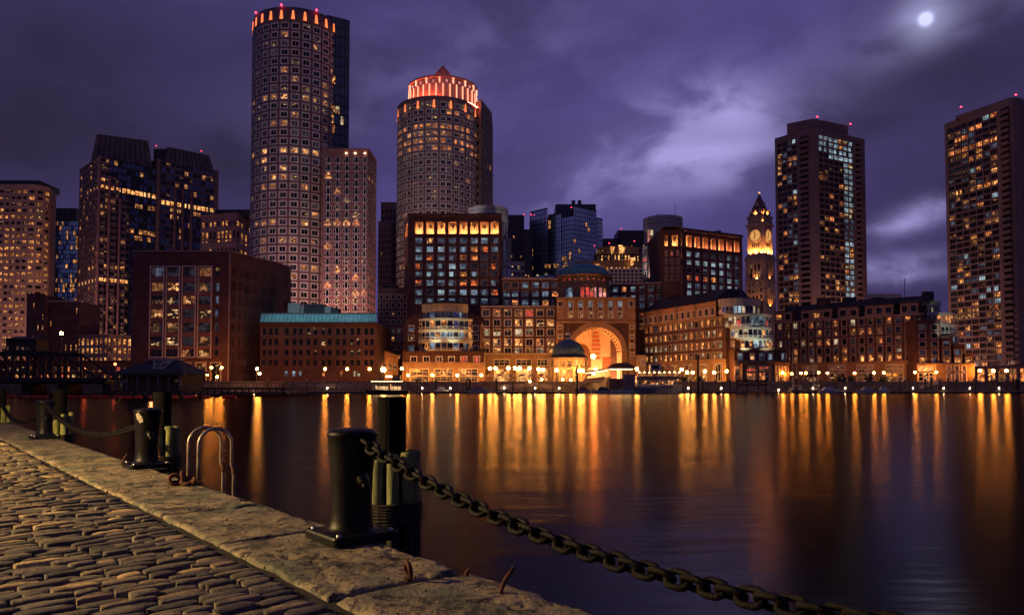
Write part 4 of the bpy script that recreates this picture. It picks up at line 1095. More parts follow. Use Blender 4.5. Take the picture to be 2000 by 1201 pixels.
def slab_tower(name_px, label, corner, left, right, tops, px_cols, seed, litL, litR, step):
    D = corner[1]
    b = bld('apartment_tower', label, corner[0], D)
    (cl, cr) = px_cols
    zt = tops[0]; n = tops[2]
    zb = GZ
    fl = Flat(left, corner_l := P(corner[0] - 7, D + 0.0)) if left else None
    fr = Flat(P(corner[0] + 7, D), right) if right else None
    zz = zt - 1.6 if fl else zt
    rows = gridr(zz - step * n, zz - 1.0, n, 0.76)
    # pier at the corner
    pl, pr = P(corner[0] - 7, D), P(corner[0] + 7, D)
    for f, cspec, w, sd in ((fl, cl, litL, 0), (fr, cr, litR, 1)):
        if f is None: continue
        nc, fr0, fr1, bal0, bal1, stuff = cspec
        cols = [(f.L * (fr0 + (fr1 - fr0) * (k + 0.06) / nc), f.L * (fr0 + (fr1 - fr0) * (k + 0.94) / nc)) for k in range(nc)]
        rest = MB()
        facade(b, f, zb, zt, cols + ([(f.L * bal0, f.L * bal1)] if bal1 else []), rows, conc, lambda r, c: ('dk' if c >= nc else w(r, c)) if c < nc else 'dk', 'three', 0.35, stuffcols=set(stuff) | ({nc} if bal1 else set()))
        if bal1:
            g0 = Vector(f.at(f.L * bal0)); g1 = Vector(f.at(f.L * bal1))
            for (ra, rb) in rows:
                q = [Vector(f.at(f.L * bal0 - 0.05, -1.25)), Vector(f.at(f.L * bal1 + 0.3, -1.25)), Vector(f.at(f.L * bal1 + 0.3, -0.004)), Vector(f.at(f.L * bal0 - 0.05, -0.004))]
                part('balcony', MB().prism([(v.x, v.y) for v in q], ra - 0.55, ra + 0.55, conc, bottom=True), b)
    return b, zt, rows

def harbor_one():
    c = (1596, 336); L = P(1518.5, 351); Rr = P(1696, 352)
    zt = WZ(271, 351)
    def wl_(r, q, rr=random.Random(171)):
        x = rr.random()
        if q == 0: return 'w2' if x < 0.22 else 'o2' if x < .27 else 'dk'
        if q == 3: return 'w1' if x < 0.16 else 'c2' if x < 0.3 else 'dc' if x < .55 else 'dk'
        if q == 2: return 'dc' if x < 0.35 else 'w2' if x < 0.45 else 'dk'
        return 'o2' if x < 0.07 else 'dk' if x < .8 else 'dc'
    n = 37
    def wr_(r, q, rr=random.Random(172)):
        x = rr.random(); k = n - 1 - r
        if q >= 5: return ('c2' if x < 0.8 else 'cw') if k < 14 else ('dc' if k < 18 else ('c2' if x < 0.62 else 'cw' if x < 0.8 else 'w1'))
        if k < 3: return 'c2' if x < 0.93 else 'w1'
        if k == 3: return 'c2' if q >= 2 else 'dk'
        if k in (4, 5): return 'wl' if x < 0.35 and q > 1 else 'dk'
        if k in (16, 26, 29): return 'w1' if x < 0.75 else 'dk'
        return 'o2' if x < 0.10 else 'w2' if x < 0.15 else 'dk' if x < 0.9 else 'dw'
    b, zt, rows = slab_tower(0, 'concrete apartment tower right of the clock tower, cool white windows along its top floors', c, L, Rr, (zt, 0, n),
        ((4, 0.06, 0.62, 0.72, 0.93, ()), (7, 0.02, 0.74, 0.80, 0.88, ())), 1, wl_, wr_, 2.66)
    D = 336; pl, pr = P(c[0] - 7, D), P(c[0] + 7, D)
    shell(b, [L, pl, pr, Rr, ((L[0] + Rr[0]) / 2 + 3, 372)], GZ, zt, conc, (0, 2), 'corner_pier')
    q = [P(1543, 344.5), P(1595, 337.5), P(1664, 347), P(1612, 366)]
    part('penthouse', MB().prism(q, zt - 0.5, WZ(232.5, 338), conc), b)
    for x, y, yy in ((1596, 230, 338.5), (1661, 244, 347)): beacon(x, y, yy, '', b)
harbor_one()

def harbor_two():
    D = 300
    L = P(1854, 331); c = (1997, D); Rr = P(2079, 318)
    zt = WZ(243, 331)
    n = 42
    def wl_(r, q, rr=random.Random(181)):
        x = rr.random(); k = n - 1 - r
        if k == 4: return 'o2' if q < 6 else 'w1'
        if k in (17, 32, 36): return 'w2' if x < 0.6 else 'dk'
        return 'w1' if x < 0.07 else 'o2' if x < 0.16 else 'c2' if x < 0.22 else 'dc' if x < 0.36 else 'dw' if x < 0.48 else 'dk'
    b, zt, rows = slab_tower(0, 'concrete apartment tower cut off by the right edge of the photo', c, L, Rr, (zt, 0, n),
        ((7, 0.04, 0.78, 0.83, 0.95, ()), (4, 0.1, 0.9, 0, 0, range(4))), 2, wl_, wl_, 2.62)
    pl, pr = P(c[0] - 7, D), P(c[0] + 7, D)
    shell(b, [L, pl, pr, Rr, ((L[0] + Rr[0]) / 2, 350)], GZ, zt, conc, (0, 2), 'corner_pier')
    q = [P(1876, 324), P(1989, 302), P(2060, 318), P(1960, 345)]
    part('penthouse', MB().prism(q, zt - 0.5, WZ(190, 302), conc), b)
    for x, y, yy in ((1877, 211, 324), (1984, 187, 303)): beacon(x, y, yy, '', b)
    # glowing arcade at its foot
    f = Flat(P(1905, 290), P(2010, 282)); z1 = WZ(714, 286)
    facade(b, f, GZ, z1, gridc(f.L, 5, 0.7), [(GZ + 0.3, z1 - 1.0)], conc, lit(183, [(0.6, 'o2'), (0.3, 'w1')], None, ('dw',)), 'two', 0.8, wname='arcade', pname='arcade_window')
    q = [f.at(0), f.at(f.L), (f.at(f.L)[0], 300), (f.at(0)[0], 300)]
    shell(b, q, GZ, z1, conc, (0,))
harbor_two()
# ================================================================== the hotel wharf
def hotel_main():
    D = 300
    b = bld('hotel_wing', 'tall brick hotel block with a row of glowing top niches, left of the great arch', 890, D)
    p0 = 796
    A, B_ = P(p0, D), P(980, D); f = Flat(A, B_); zt = WZ(421, D)
    nic = [817, 839, 861, 883, 904.5, 926, 946, 966]
    f.L = (980 - p0) * D / F
    cols = pxc(nic, 16, p0, D)
    facade(b, f, WZ(463, D), zt, cols, [(WZ(459, D), WZ(433, D))], brick, lambda r, c: ('niche', 'dk'), 'niche', 2.6, wname='niche_wall', pname='lit_niche')
    ry = [470, 487, 503, 520, 536, 552.5, 571, 588]
    r_ = random.Random(201)
    def w(r, c):
        k = 7 - r; x = r_.random()
        if k == 0: return ('c1', 'w2', 'dc', 'dc', 'dc', 'c1', 'c2', 'dc')[c]
        if c >= 4 and k >= 1: return 'o1' if x < 0.33 else 'o2' if x < 0.45 else 'c1' if x < .7 else 'dk2'
        return 'c1' if x < 0.55 else 'c2' if x < .65 else 'o1' if x < 0.78 else 'dk2' if x < .9 else 'dc'
    facade(b, f, WZ(598, D), WZ(463, D) - 0.02, pxc(nic, 12.6, p0, D), pxr(ry, 10.6, D), brick, w, 'trim3', 0.35)
    for y in (463, 541, 597): band(b, f, WZ(y, D) - 0.25, WZ(y, D) + 0.25, 0.25, brick2)
    band(b, f, zt - 0.3, zt + 0.7, 0.5, brick2)
    facade(b, f, GZ, WZ(598, D) - 0.02, pxc(nic[6:], 14, p0, D), pxr([611, 630], 13, D), brick, lambda r, c: 'dk', 'trim3', 0.35)
    fl = Flat(P(789, 312), A)
    facade(b, fl, GZ, zt, [(fl.L * 0.2, fl.L * 0.85)], [(WZ(459, D), WZ(433, D))], brick, lambda r, c: ('niche', 'dk'), 'niche', 2.6, pname='lit_niche')
    shell(b, [fl.at(0), A, B_, (B_[0], 335), (fl.at(0)[0], 335)], GZ, zt, brick, (0, 1))
    # wing with a lower roof, running to the great arch
    Dm = 297; q0 = 944
    Am, Bm = P(980, Dm), P(1092, Dm); fm = Flat(Am, Bm); zm = WZ(545, Dm)
    uc = [989.5, 1006, 1025.5, 1046, 1065.5, 1084.5]
    rows = pxr([557, 574, 591], 10.5, Dm)
    facade(b, fm, WZ(599, Dm), zm, pxc(uc, 12, 980, Dm), rows, brick, lit(202, [(0.6, 'c1'), (0.12, 'o2'), (0.1, 'dc')], None, ('dk2',)), 'trim3', 0.35)
    band(b, fm, zm - 0.3, zm + 0.5, 0.4, trimd)
    shell(b, [Am, Bm, (Bm[0], 320), (Am[0], 320)], WZ(599, Dm), zm, brick, (0,))
    cp = MB(); hx = (WX(1042, 302) , WX(1092, 302)); cxx = (hx[0] + hx[1]) / 2
    cp.lathe([(6.2, zm + 0.4), (5.4, zm + 1.6), (2.5, zm + 2.4), (0.01, zm + 2.7)], 20, teal, (cxx, 305, 0)); part('low_dome', cp, b, smooth=True)
    # lower front with big trimmed windows
    Dl = 290
    Al, Bl = P(938, Dl), P(1088, Dl); f2 = Flat(Al, Bl); zl = WZ(599.5, Dl)
    lc = [949, 970.5, 992, 1013, 1034, 1055, 1075.5]
    st = [['dw', 'w2', 'dk', 'dk', 'dk', 'w1', 'dk'],
          ['w1', 'w2', 'w2', 'w1', 'dk', 'o2', 'w2'], ['cw', 'cw', 'dw', 'cw', 'cw', 'dk', 'dw'], ['dk', 'dk', 'dk2', 'w3', 'w3', 'wl', 'w3'], ['dk2', 'o2', 'wl', 'w1', 'rd', 'dw', 'dk2']]
    st[0] = ['dk', 'w1', 'dk', 'cw', 'w1', 'cw', 'w1']
    facade(b, f2, WZ(693, Dl), zl, pxc(lc, 13.2, 938, Dl), pxr([611, 630.5, 649, 668.5, 686], 12.8, Dl), brick, lambda r, c: st[r][c], 'sash', 0.35)
    band(b, f2, zl - 0.2, zl + 0.45, 0.45, trimd)
    shell(b, [Al, Bl, (Bl[0], 297), (Al[0], 297)], GZ, zl, brick, (0,))
    # brightly lit ground storey with pale piers
    Dg = 288.5; Ag, Bg = P(946, Dg), P(1078, Dg); f3 = Flat(Ag, Bg); zg = WZ(692, Dg)
    facade(b, f3, GZ, zg, pxc([949.5 + 1.2, 980, 1023, 1060], 30, 946, Dg)[1:3] + pxc([1059.5], 20, 946, Dg), [(GZ + 0.4, WZ(720, Dg)), (WZ(714, Dg), WZ(702, Dg))], tan, lambda r, c: 'w3' if r == 0 else 'wl', 'shop', 0.5, wname='shop_wall', pname='shop_window')
    for x in (958, 1001.5, 1044): boxpart(b, 'pier', WX(x - 4, Dg), WX(x + 4, Dg), Dg - 0.6, Dg - 0.004, GZ, zg, tan)
    band(b, f3, zg, zg + 0.5, 0.8, tanl)
    shell(b, [Ag, Bg, (Bg[0], 289.9), (Ag[0], 289.9)], GZ, zg + .3, tan, (0,))
hotel_main()

def turret_glass(name, label, cx, D, tiers, seed):
    b = bld(name, label, cx, D)
    for i, (x0, x1, ya, yb, dy, pool, n) in enumerate(tiers):
        r = (WX(x1, D) - WX(x0, D)) / 2; c = ((WX(x0, D) + WX(x1, D)) / 2, D + dy)
        ar = Arc(c, r, R(-82), R(82)); z0, z1 = WZ(yb, D), WZ(ya, D)
        if pool is None:
            g = MB(); g.lathe([(r + 0.15, z0), (r + 0.15, z1), (r - 0.6, z1)], 32, greyp, c + (0,)); part('panel_band', g, b)
            g = MB(); g.lathe([(r - 0.6, z1), (0.01, z1 + 0.2)], 32, darkr, c + (0,)); part('roof', g, b)
            for k in range(1, 3): band(b, Arc(c, r + 0.15, R(-90), R(90)), z0 + (z1 - z0) * k / 3 - 0.08, z0 + (z1 - z0) * k / 3 + 0.08, 0.06, darkm, 'panel_joint', 24)
        else:
            facade(b, ar, z0, z1, gridc(ar.L, n, 0.90), [(z0 + 0.5, z1 - 0.9)], greyp, lit(seed + i, pool, None, ('bg', 'dk2', 'dk2')), 'cwp', 0.15, wname='bay_wall', pname='bay_glass')
            band(b, ar, z1 - 0.9, z1, 0.35, greyp, 'bay_band', 24)
            g = MB(); g.lathe([(r, z0), (r, z1)], 16, greyp, c + (0,), R(82), R(278)); part('rear_wall', g, b)
            g = MB(); g.lathe([(r + 0.3, z1), (0.01, z1 + 0.02)], 32, darkr, c + (0,)); part('roof', g, b)
    return b
turret_glass('glass_turret', 'grey panelled glass turret on the roof behind the niche-topped hotel block', 955, 340,
    [(914, 992, 410, 432, 0, None, 0), (914, 992, 432, 466, 0.05, [(0.15, 'pk')], 14), (930, 998, 466, 520, 3, [(0.1, 'cw')], 14), (930, 998, 520, 700, 3, [], 6)], 211)
tq = turret_glass('glass_turret', 'grey curved glass turret with stacked window bands, left of the right-hand niche-topped block', 1290, 335,
    [(1259, 1334, 428, 449, 0, None, 0), (1260, 1333, 449, 486, 0, [(0.12, 'cw'), (0.2, 'pk')], 12), (1254, 1322, 486, 503, -2, [(0.1, 'cw')], 14), (1254, 1322, 503, 517, -2, [(0.2, 'rd')], 14), (1254, 1322, 517, 532, -2, [(0.2, 'pk')], 14), (1254, 1322, 532, 546, -2, [(0.2, 'cw')], 14), (1254, 1322, 546, 700, -2, [], 5)], 221)
g = MB(); q = W(1319, 428, 338); g.cyl((q.x, q.y), 0.1, q.z - 1, q.z + 7, 5, darkm); part('mast', g, tq)
g = MB(); q = W(1285, 428, 335); g.ball((q.x, q.y, q.z + 0.6), 1.5, darkm, 10, 6); part('roof_vent', g, tq)

def hotel_right():
    D = 296
    b = bld('hotel_wing', 'brick hotel block with glowing top niches, right of the grey glass turret', 1395, D)
    A, B_ = P(1335, D), P(1452, 311); f = Flat(A, B_); zt = WZ(449, D)
    n = 7
    cols = gridc(f.L, n, 0.70, f.L * 0.035, f.L * 0.03)
    zn0, zn1 = WZ(483, D), WZ(458.5, D)
    facade(b, f, WZ(488, D), zt, cols, [(zn0, zn1)], brick, lambda r, c: ('niche', 'dk'), 'niche', 2.6, wname='niche_wall', pname='lit_niche')
    st = [['c2', 'c2', 'c2', 'w1', 'w2', 'dw', 'dk'], ['c2', 'c1', 'dc', 'c1', 'c1', 'c2', 'c1'], ['o2', 'rd', 'o2', 'o2', 'dc', 'c2', 'c1'], ['dk', 'dk', 'dc', 'c2', 'c2', 'dc', 'dk2'], ['c2', 'c2', 'c2', 'c2', 'c2', 'c2', 'dc'], ['c2', 'c2', 'dk2', 'dk2', 'dk2', 'c1', 'dc']]
    rows = pxr([495, 511, 526.5, 541.5, 556.5, 571], 9.6, D)
    facade(b, f, GZ, WZ(488, D) - 0.02, gridc(f.L, n, 0.56, f.L * 0.035, f.L * 0.03), rows, brick, lambda r, c: st[r][c], 'trim3', 0.35)
    band(b, f, zt - 0.4, zt + 0.8, 0.6, brick2); band(b, f, WZ(488, D) - 0.2, WZ(488, D) + 0.2, 0.3, brick2)
    C_ = P(1297, 290); dq = P(1331, 289)
    f2 = Flat(C_, dq); f3 = Flat(dq, A)
    facade(b, f2, WZ(486, 290), WZ(450, 290), [(f2.L * 0.08, f2.L * 0.27), (f2.L * 0.5, f2.L * 0.85)], [(WZ(483, 290), WZ(460, 290))], brick, lambda r, c: ('niche', 'dk'), 'niche', 2.6, wname='niche_wall', pname='lit_niche')
    facade(b, f2, GZ, WZ(486, 290) - .02, gridc(f2.L, 3, 0.25), pxr([495, 511, 527, 543], 9, 290), brick, lit(231, [(0.0, 'o2')], {3: (1.0, 'o1')}, ('dk', 'dk2')), 'trimd', 0.3)
    facade(b, f3, GZ, WZ(450, 290), [(f3.L * 0.3, f3.L * 0.8)], pxr([471, 495, 511, 527], 14, 290), brick, lambda r, c: 'o2' if r >= 2 else 'dk', 'plain', 0.3)
    shell(b, [C_, dq, A, B_, (B_[0] - 2, 335), (C_[0], 325)], GZ, zt, brick, (0, 1, 2))
    for x in (1362, 1405): boxpart(b, 'roof_unit', WX(x - 5, 305), WX(x + 5, 305), 304, 308, zt, zt + 1.4, darkm)
    # low link between the rotunda and this block
    Dk = 299; K0, K1 = P(1194, Dk), P(1334, Dk - 6.5); fk = Flat(K0, K1); zk = WZ(556, Dk)
    facade(b, fk, GZ, zk, gridc(fk.L, 8, 0.5), [(WZ(644, Dk), WZ(632, Dk)), (WZ(625, Dk), WZ(613, Dk)), (WZ(603, Dk), WZ(593, Dk)), (WZ(588, Dk), WZ(578, Dk)), (WZ(571, Dk), WZ(561, Dk))], brick, lit(233, [(0.35, 'dc'), (0.14, 'o1'), (0.2, 'c1'), (0.1, 'o2')], {1: (0.5, 'w1'), 0: (0.6, 'w2')}, ('dk2', 'dk')), 'trim3', 0.3)
    band(b, fk, zk - 0.2, zk + 0.5, 0.4, trimd)
    shell(b, [K0, K1, (K1[0], 325), (K0[0], 325)], GZ, zk, brick, (0,))
hotel_right()

def rotunda():
    D = 302
    b = bld('domed_rotunda', 'round drum with shallow green dome and red lit window, above the great arch', 1138, D)
    c = (WX(1138, D, 550), D); r = WX(1195, D) - c[0]
    z0, z1 = WZ(584, D - r), WZ(541, D)
    ar = Arc(c, r - 1.0, R(-90), R(90)); zq = WZ(557, D - r)
    ports = [ar.r * math.radians(90 - 62 + 13.6 * k) for k in range(10)]
    facade(b, ar, zq, WZ(533, D - r), [(u - 0.42, u + 0.42) for u in ports], [(WZ(545.5, D - r), WZ(541.3, D - r))], tan, lambda r_, q: 'rd' if 1 <= q <= 8 else 'dk', 'plain', 0.3, wname='drum_wall', pname='porthole')
    ar2 = Arc(c, r - 0.4, R(-90), R(90)); L = ar2.L
    ang = lambda px: (math.asin(max(-1, min(1, (px - 1138) / 57.0))) + math.pi / 2) * ar2.r
    cuts = [(1100, 1113), (1128, 1136), (1136.6, 1145.5), (1146.2, 1155), (1155.6, 1164), (1164.6, 1173), (1173.6, 1182), (1191, 1194.4)]
    ss = ['c1', 'rd', 'rd', 'rd', 'pk', 'pk', 'pk', 'c1']
    facade(b, ar2, z0, zq - 0.02, [(ang(x0), ang(x1)) for x0, x1 in cuts], [(WZ(580.5, D - r), WZ(560, D - r))], tan, lambda q, k: ss[k], 'trimd', 0.25, wname='window_wall', pname='red_window')
    g = MB(); g.lathe([(r - 1, z0), (r - 1, WZ(533, D - r))], 30, tan, c + (0,), R(90), R(270)); part('rear_wall', g, b)
    zt = WZ(533, D - r)
    g = MB(); g.lathe([(r - 0.9, zq - 0.2), (r + 0.3, zq), (r + 0.3, zq + 0.5), (r - 0.9, zq + 0.5)], 48, tan, c + (0,)); part('ledge', g, b)
    g = MB(); g.lathe([(r - 0.9, zt - 1.2), (r + 0.5, zt - 0.8), (r + 0.5, zt - 0.2), (r - 0.6, zt)], 48, tan, c + (0,)); part('cornice', g, b)
    za = WZ(516, D)
    g = MB(); pr = []
    for k in range(9): t = k / 8 * math.pi / 2; pr.append(((r - 0.5) * math.cos(t) + 0.01, zt + (za - zt) * math.sin(t)))
    g.lathe(pr, 40, teal, c + (0,)); part('dome', g, b, smooth=True)
    g = MB(); g.lathe([(3.6, za - 0.8), (3.6, za + 0.5), (2.8, za + 0.8), (2.8, za + 1.3), (0.01, za + 2.0)], 20, tanl, c + (0,)); part('lantern', g, b)
rotunda()

def great_arch():
    D = 285
    b = bld('arch_block', 'tan stone gatehouse block with the great golden lit archway', 1164, D)
    x0, x1 = WX(1086.5, D), WX(1241, D); cx = WX(1165.5, D)
    zt = WZ(580, D); zs = WZ(688, D); z2 = WZ(629, D)
    r = 57 * D / F; ri = r - 1.6
    # attic storey with six paired windows
    f = Flat((x0, D), (x1, D))
    cc = [1115, 1134.5, 1154, 1173.5, 1193, 1211.5]
    cols = pxc([1095] + cc + [1233], 8, 1086.5, D)
    facade(b, f, z2, zt, cols, [(WZ(620, D), WZ(609.5, D)), (WZ(606.5, D), WZ(600, D)), (WZ(598.8, D), WZ(588, D))], tan,
           lambda q, k: (('w2' if q == 0 and k not in (6,) else 'dw' if q == 0 else 'dk' if q == 1 else 'c1') if 0 < k < 7 else ('dk' if q == 2 else None)), 'sash', 0.45, wname='attic_wall')
    for k, x in enumerate([1105, 1124.7, 1144.3, 1163.7, 1183.2, 1202.3, 1221]):
        boxpart(b, 'pilaster', WX(x - 2, D), WX(x + 2, D), D - 0.45, D - 0.004, z2 + 0.5, zt - 1.2, tan)
    for y, o in ((583, 0.9), (629, 0.8)): band(b, f, WZ(y, D) - 0.4, WZ(y, D) + 0.4, o, tan)
    # wall pierced by the arch
    g = MB(); n = 28
    arc = [(cx + r * math.cos(math.pi - math.pi * k / n), zs + r * math.sin(math.pi * k / n)) for k in range(n + 1)]
    top = [(x0 + (x1 - x0) * 0 + a[0], z2 - 0.42) for a in [(p[0] - x0, 0) for p in arc]]
    vs = [(p[0], D, p[1]) for p in arc] + [(arc[k][0], D, z2 - 0.42) for k in range(n + 1)]
    g.add(vs, [(k, k + 1, n + 2 + k, n + 1 + k) for k in range(n)], brick2)
    xa, xb = WX(1101, D), WX(1227, D)
    g.add([(xa, D, GZ), (cx - r, D, GZ), (cx - r, D, z2 - 0.42), (xa, D, z2 - 0.42)], [(0, 1, 2, 3)], brick2)
    g.add([(cx + r, D, GZ), (xb, D, GZ), (xb, D, z2 - 0.42), (cx + r, D, z2 - 0.42)], [(0, 1, 2, 3)], brick2)
    part('arch_wall', g, b)
    ylist = [640, 650, 660, 669, 678, 688]
    for xs0, xs1 in ((x0, xa), (xb, x1)):
        fs = Flat((xs0, D - 0.5), (xs1, D - 0.5)); m = fs.L / 2
        facade(b, fs, GZ, z2 - 0.42, [(m - 0.55, m + 0.55)], pxr([639, 657, 675, 692], 5.5, D), tan, lambda q, k: 'dk', 'sash', 0.4, wname='pylon')
        for y in (648, 666, 684): boxpart(b, 'recess_panel', xs0 + m - 0.55, xs0 + m + 0.55, D - 0.6, D - 0.505, WZ(y + 2.6, D), WZ(y - 2.6, D), brick2)
    # projecting moulded arch ring
    def ring(name, ra, rb, ya, yb, m, parent=b):
        g = MB(); vs = []
        for k in range(n + 1):
            t = math.pi - math.pi * k / n
            for (rr, yy) in ((ra, ya), (rb, ya), (rb, yb), (ra, yb)): vs.append((cx + rr * math.cos(t), yy, zs + rr * math.sin(t)))
        fs = [(4 * k + j, 4 * k + 4 + j, 4 * k + 4 + (j + 1) % 4, 4 * k + (j + 1) % 4) for k in range(n) for j in range(4)]
        g.add(vs, [tuple(reversed(q)) for q in fs], m); return part(name, g, parent)
    ring('arch_ring', ri, r + 0.5, D - 0.5, D + 1.2, tan)
    boxpart(b, 'arch_jamb', cx - r - 0.5, cx - ri, D - 0.5, D + 1.2, GZ, zs, tan); boxpart(b, 'arch_jamb', cx + ri, cx + r + 0.5, D - 0.5, D + 1.2, GZ, zs, tan)
    # barrel vault
    dep = 17.0
    vault = mat('vault_plaster', (0.60, 0.44, 0.30), 0.8, var=0.12, scale=0.3)
    g = MB(); rv = ri + 0.02
    vs = []; 
    for k in range(n + 1):
        t = math.pi - math.pi * k / n
        vs += [(cx + rv * math.cos(t), D + 0.6, zs + rv * math.sin(t)), (cx + rv * math.cos(t), D + dep, zs + rv * math.sin(t))]
    g.add(vs, [(2 * k, 2 * k + 2, 2 * k + 3, 2 * k + 1) for k in range(n)], vault)
    for s in (-1, 1): g.add([(cx + s * rv, D + 0.6, GZ), (cx + s * rv, D + dep, GZ), (cx + s * rv, D + dep, zs), (cx + s * rv, D + 0.6, zs)], [(0, 1, 2, 3)], vault)
    part('vault', g, b)
    coff = mat('coffer_dark', (0.14, 0.06, 0.035), 0.9, var=0.2)
    for ya, yb, m_, wd in ((D + 2.4, D + 4.3, 26, 0.62), (D + 7.5, D + 11.0, 22, 0.62)):
        for k in range(m_):
            t = math.pi * (k + 0.5) / m_; hw = math.pi / m_ / 2 * wd
            g = MB(); vs = []
            for tt in (t - hw, t + hw):
                for rr in (rv - 0.22, rv - 0.01):
                    for yy in (ya, yb): vs.append((cx + rr * math.cos(tt), yy, zs + rr * math.sin(tt)))
            g.add(vs, [(0, 4, 5, 1), (0, 2, 6, 4), (1, 5, 7, 3), (0, 1, 3, 2), (4, 6, 7, 5)], coff); part('coffer', g, b)
    # rear wall with the inner arch and its slatted screen
    yb = D + dep
    g = MB(); g.add([(cx - rv, yb, GZ), (cx + rv, yb, GZ), (cx + rv, yb, zs)] + [(cx + rv * math.cos(math.pi * k / n), yb, zs + rv * math.sin(math.pi * k / n)) for k in range(n + 1)], [tuple(range(3 + n + 1))], vault)
    part('rear_wall', g, b)
    ra = rv * 0.62
    g = MB(); cxx = cx - rv * 0.40
    pts = [(cxx - ra * 0.58, GZ + 6)] + [(cxx + ra * 0.58, GZ + 6)] + [(cxx + ra * 0.58 * math.cos(math.pi * k / 14), zs - 2 + ra * 1.0 * math.sin(math.pi * k / 14)) for k in range(15)]
    g.add([(p[0], yb - 0.3, p[1]) for p in pts] + [(p[0], yb - 0.01, p[1]) for p in pts], [tuple(range(len(pts)))] + [(i, i + len(pts), (i + 1) % len(pts) + len(pts), (i + 1) % len(pts)) for i in range(len(pts))], coff); part('inner_arch', g, b)
    for k in range(7):
        z = GZ + 9.5 + k * 1.7; w_ = 3.6 - max(0, k - 3) * 0.5
        boxpart(b, 'screen_slat', cx + 1.6 - w_ / 2, cx + 1.6 + w_ / 2, yb - 0.35, yb - 0.02, z, z + 0.75, mat('red_panel', (0.42, 0.10, 0.05), 0.8, var=0.1))
    boxpart(b, 'portal', cx + 4.2, cx + 8.4, yb - 0.4, yb - 0.02, GZ + 4.5, GZ + 10.0, mat('red_panel', (0.42, 0.10, 0.05)))
    put_window(b, (cx - 1.5, D + dep - 0.45), GZ + 2.6, 0, 2.2, 2.2, 'trimd', 'dk', 0.02)
    g = MB(); g.ball((cx - 1.0, D + 3.0, WZ(695.5, D)), 0.95, emis('arch_lantern', (1.0, 0.20, 0.025), 110.0, True), 12, 8); g.tube([(cx - 1.0, D + 3.0, WZ(695, D) + 1.1), (cx - 1.0, D + 3.0, zs + rv - 0.2)], 0.06, 5, darkm); part('hanging_lantern', g, b)
    lamp('arch_uplight', (cx - 5, D + 9, GZ + 1.2), 8800, (1.0, 0.48, 0.16), 0.5); lamp('arch_uplight', (cx + 5, D + 9, GZ + 1.2), 8800, (1.0, 0.48, 0.16), 0.5)
    shell(b, [(x0, D), (x1, D), (x1, 320), (x0, 320)], z2, zt, tan, (0,))
    shell(b, [(x0, D - 0.5), (x0, D + 12)], GZ, z2 - 0.42, tan, (1,)) if False else None
    g = MB(); g.add([(x0, D - 0.5, GZ), (x0, D + 15, GZ), (x0, D + 15, zt), (x0, D - .5, zt)], [(0, 3, 2, 1)], tan); g.add([(x1, D - 0.5, GZ), (x1, D + 15, GZ), (x1, D + 15, zt), (x1, D - .5, zt)], [(0, 1, 2, 3)], tan); part('side_wall', g, b)
    # low lit link to the right
    a, c = (x1, D - 3), (WX(1262, D - 3), D - 3); fk = Flat(a, c); zk = WZ(694, D)
    facade(b, fk, GZ, zk, [(fk.L * 0.45, fk.L * 0.85)], [(WZ(712, D), WZ(703, D)), (GZ, WZ(724, D))], tanl, lambda q, k: 'wl', 'shop', 0.4, wname='link_wall')
    shell(b, [a, c, (c[0], D + 6), (a[0], D + 6)], GZ, zk, tan, (0,))
great_arch()

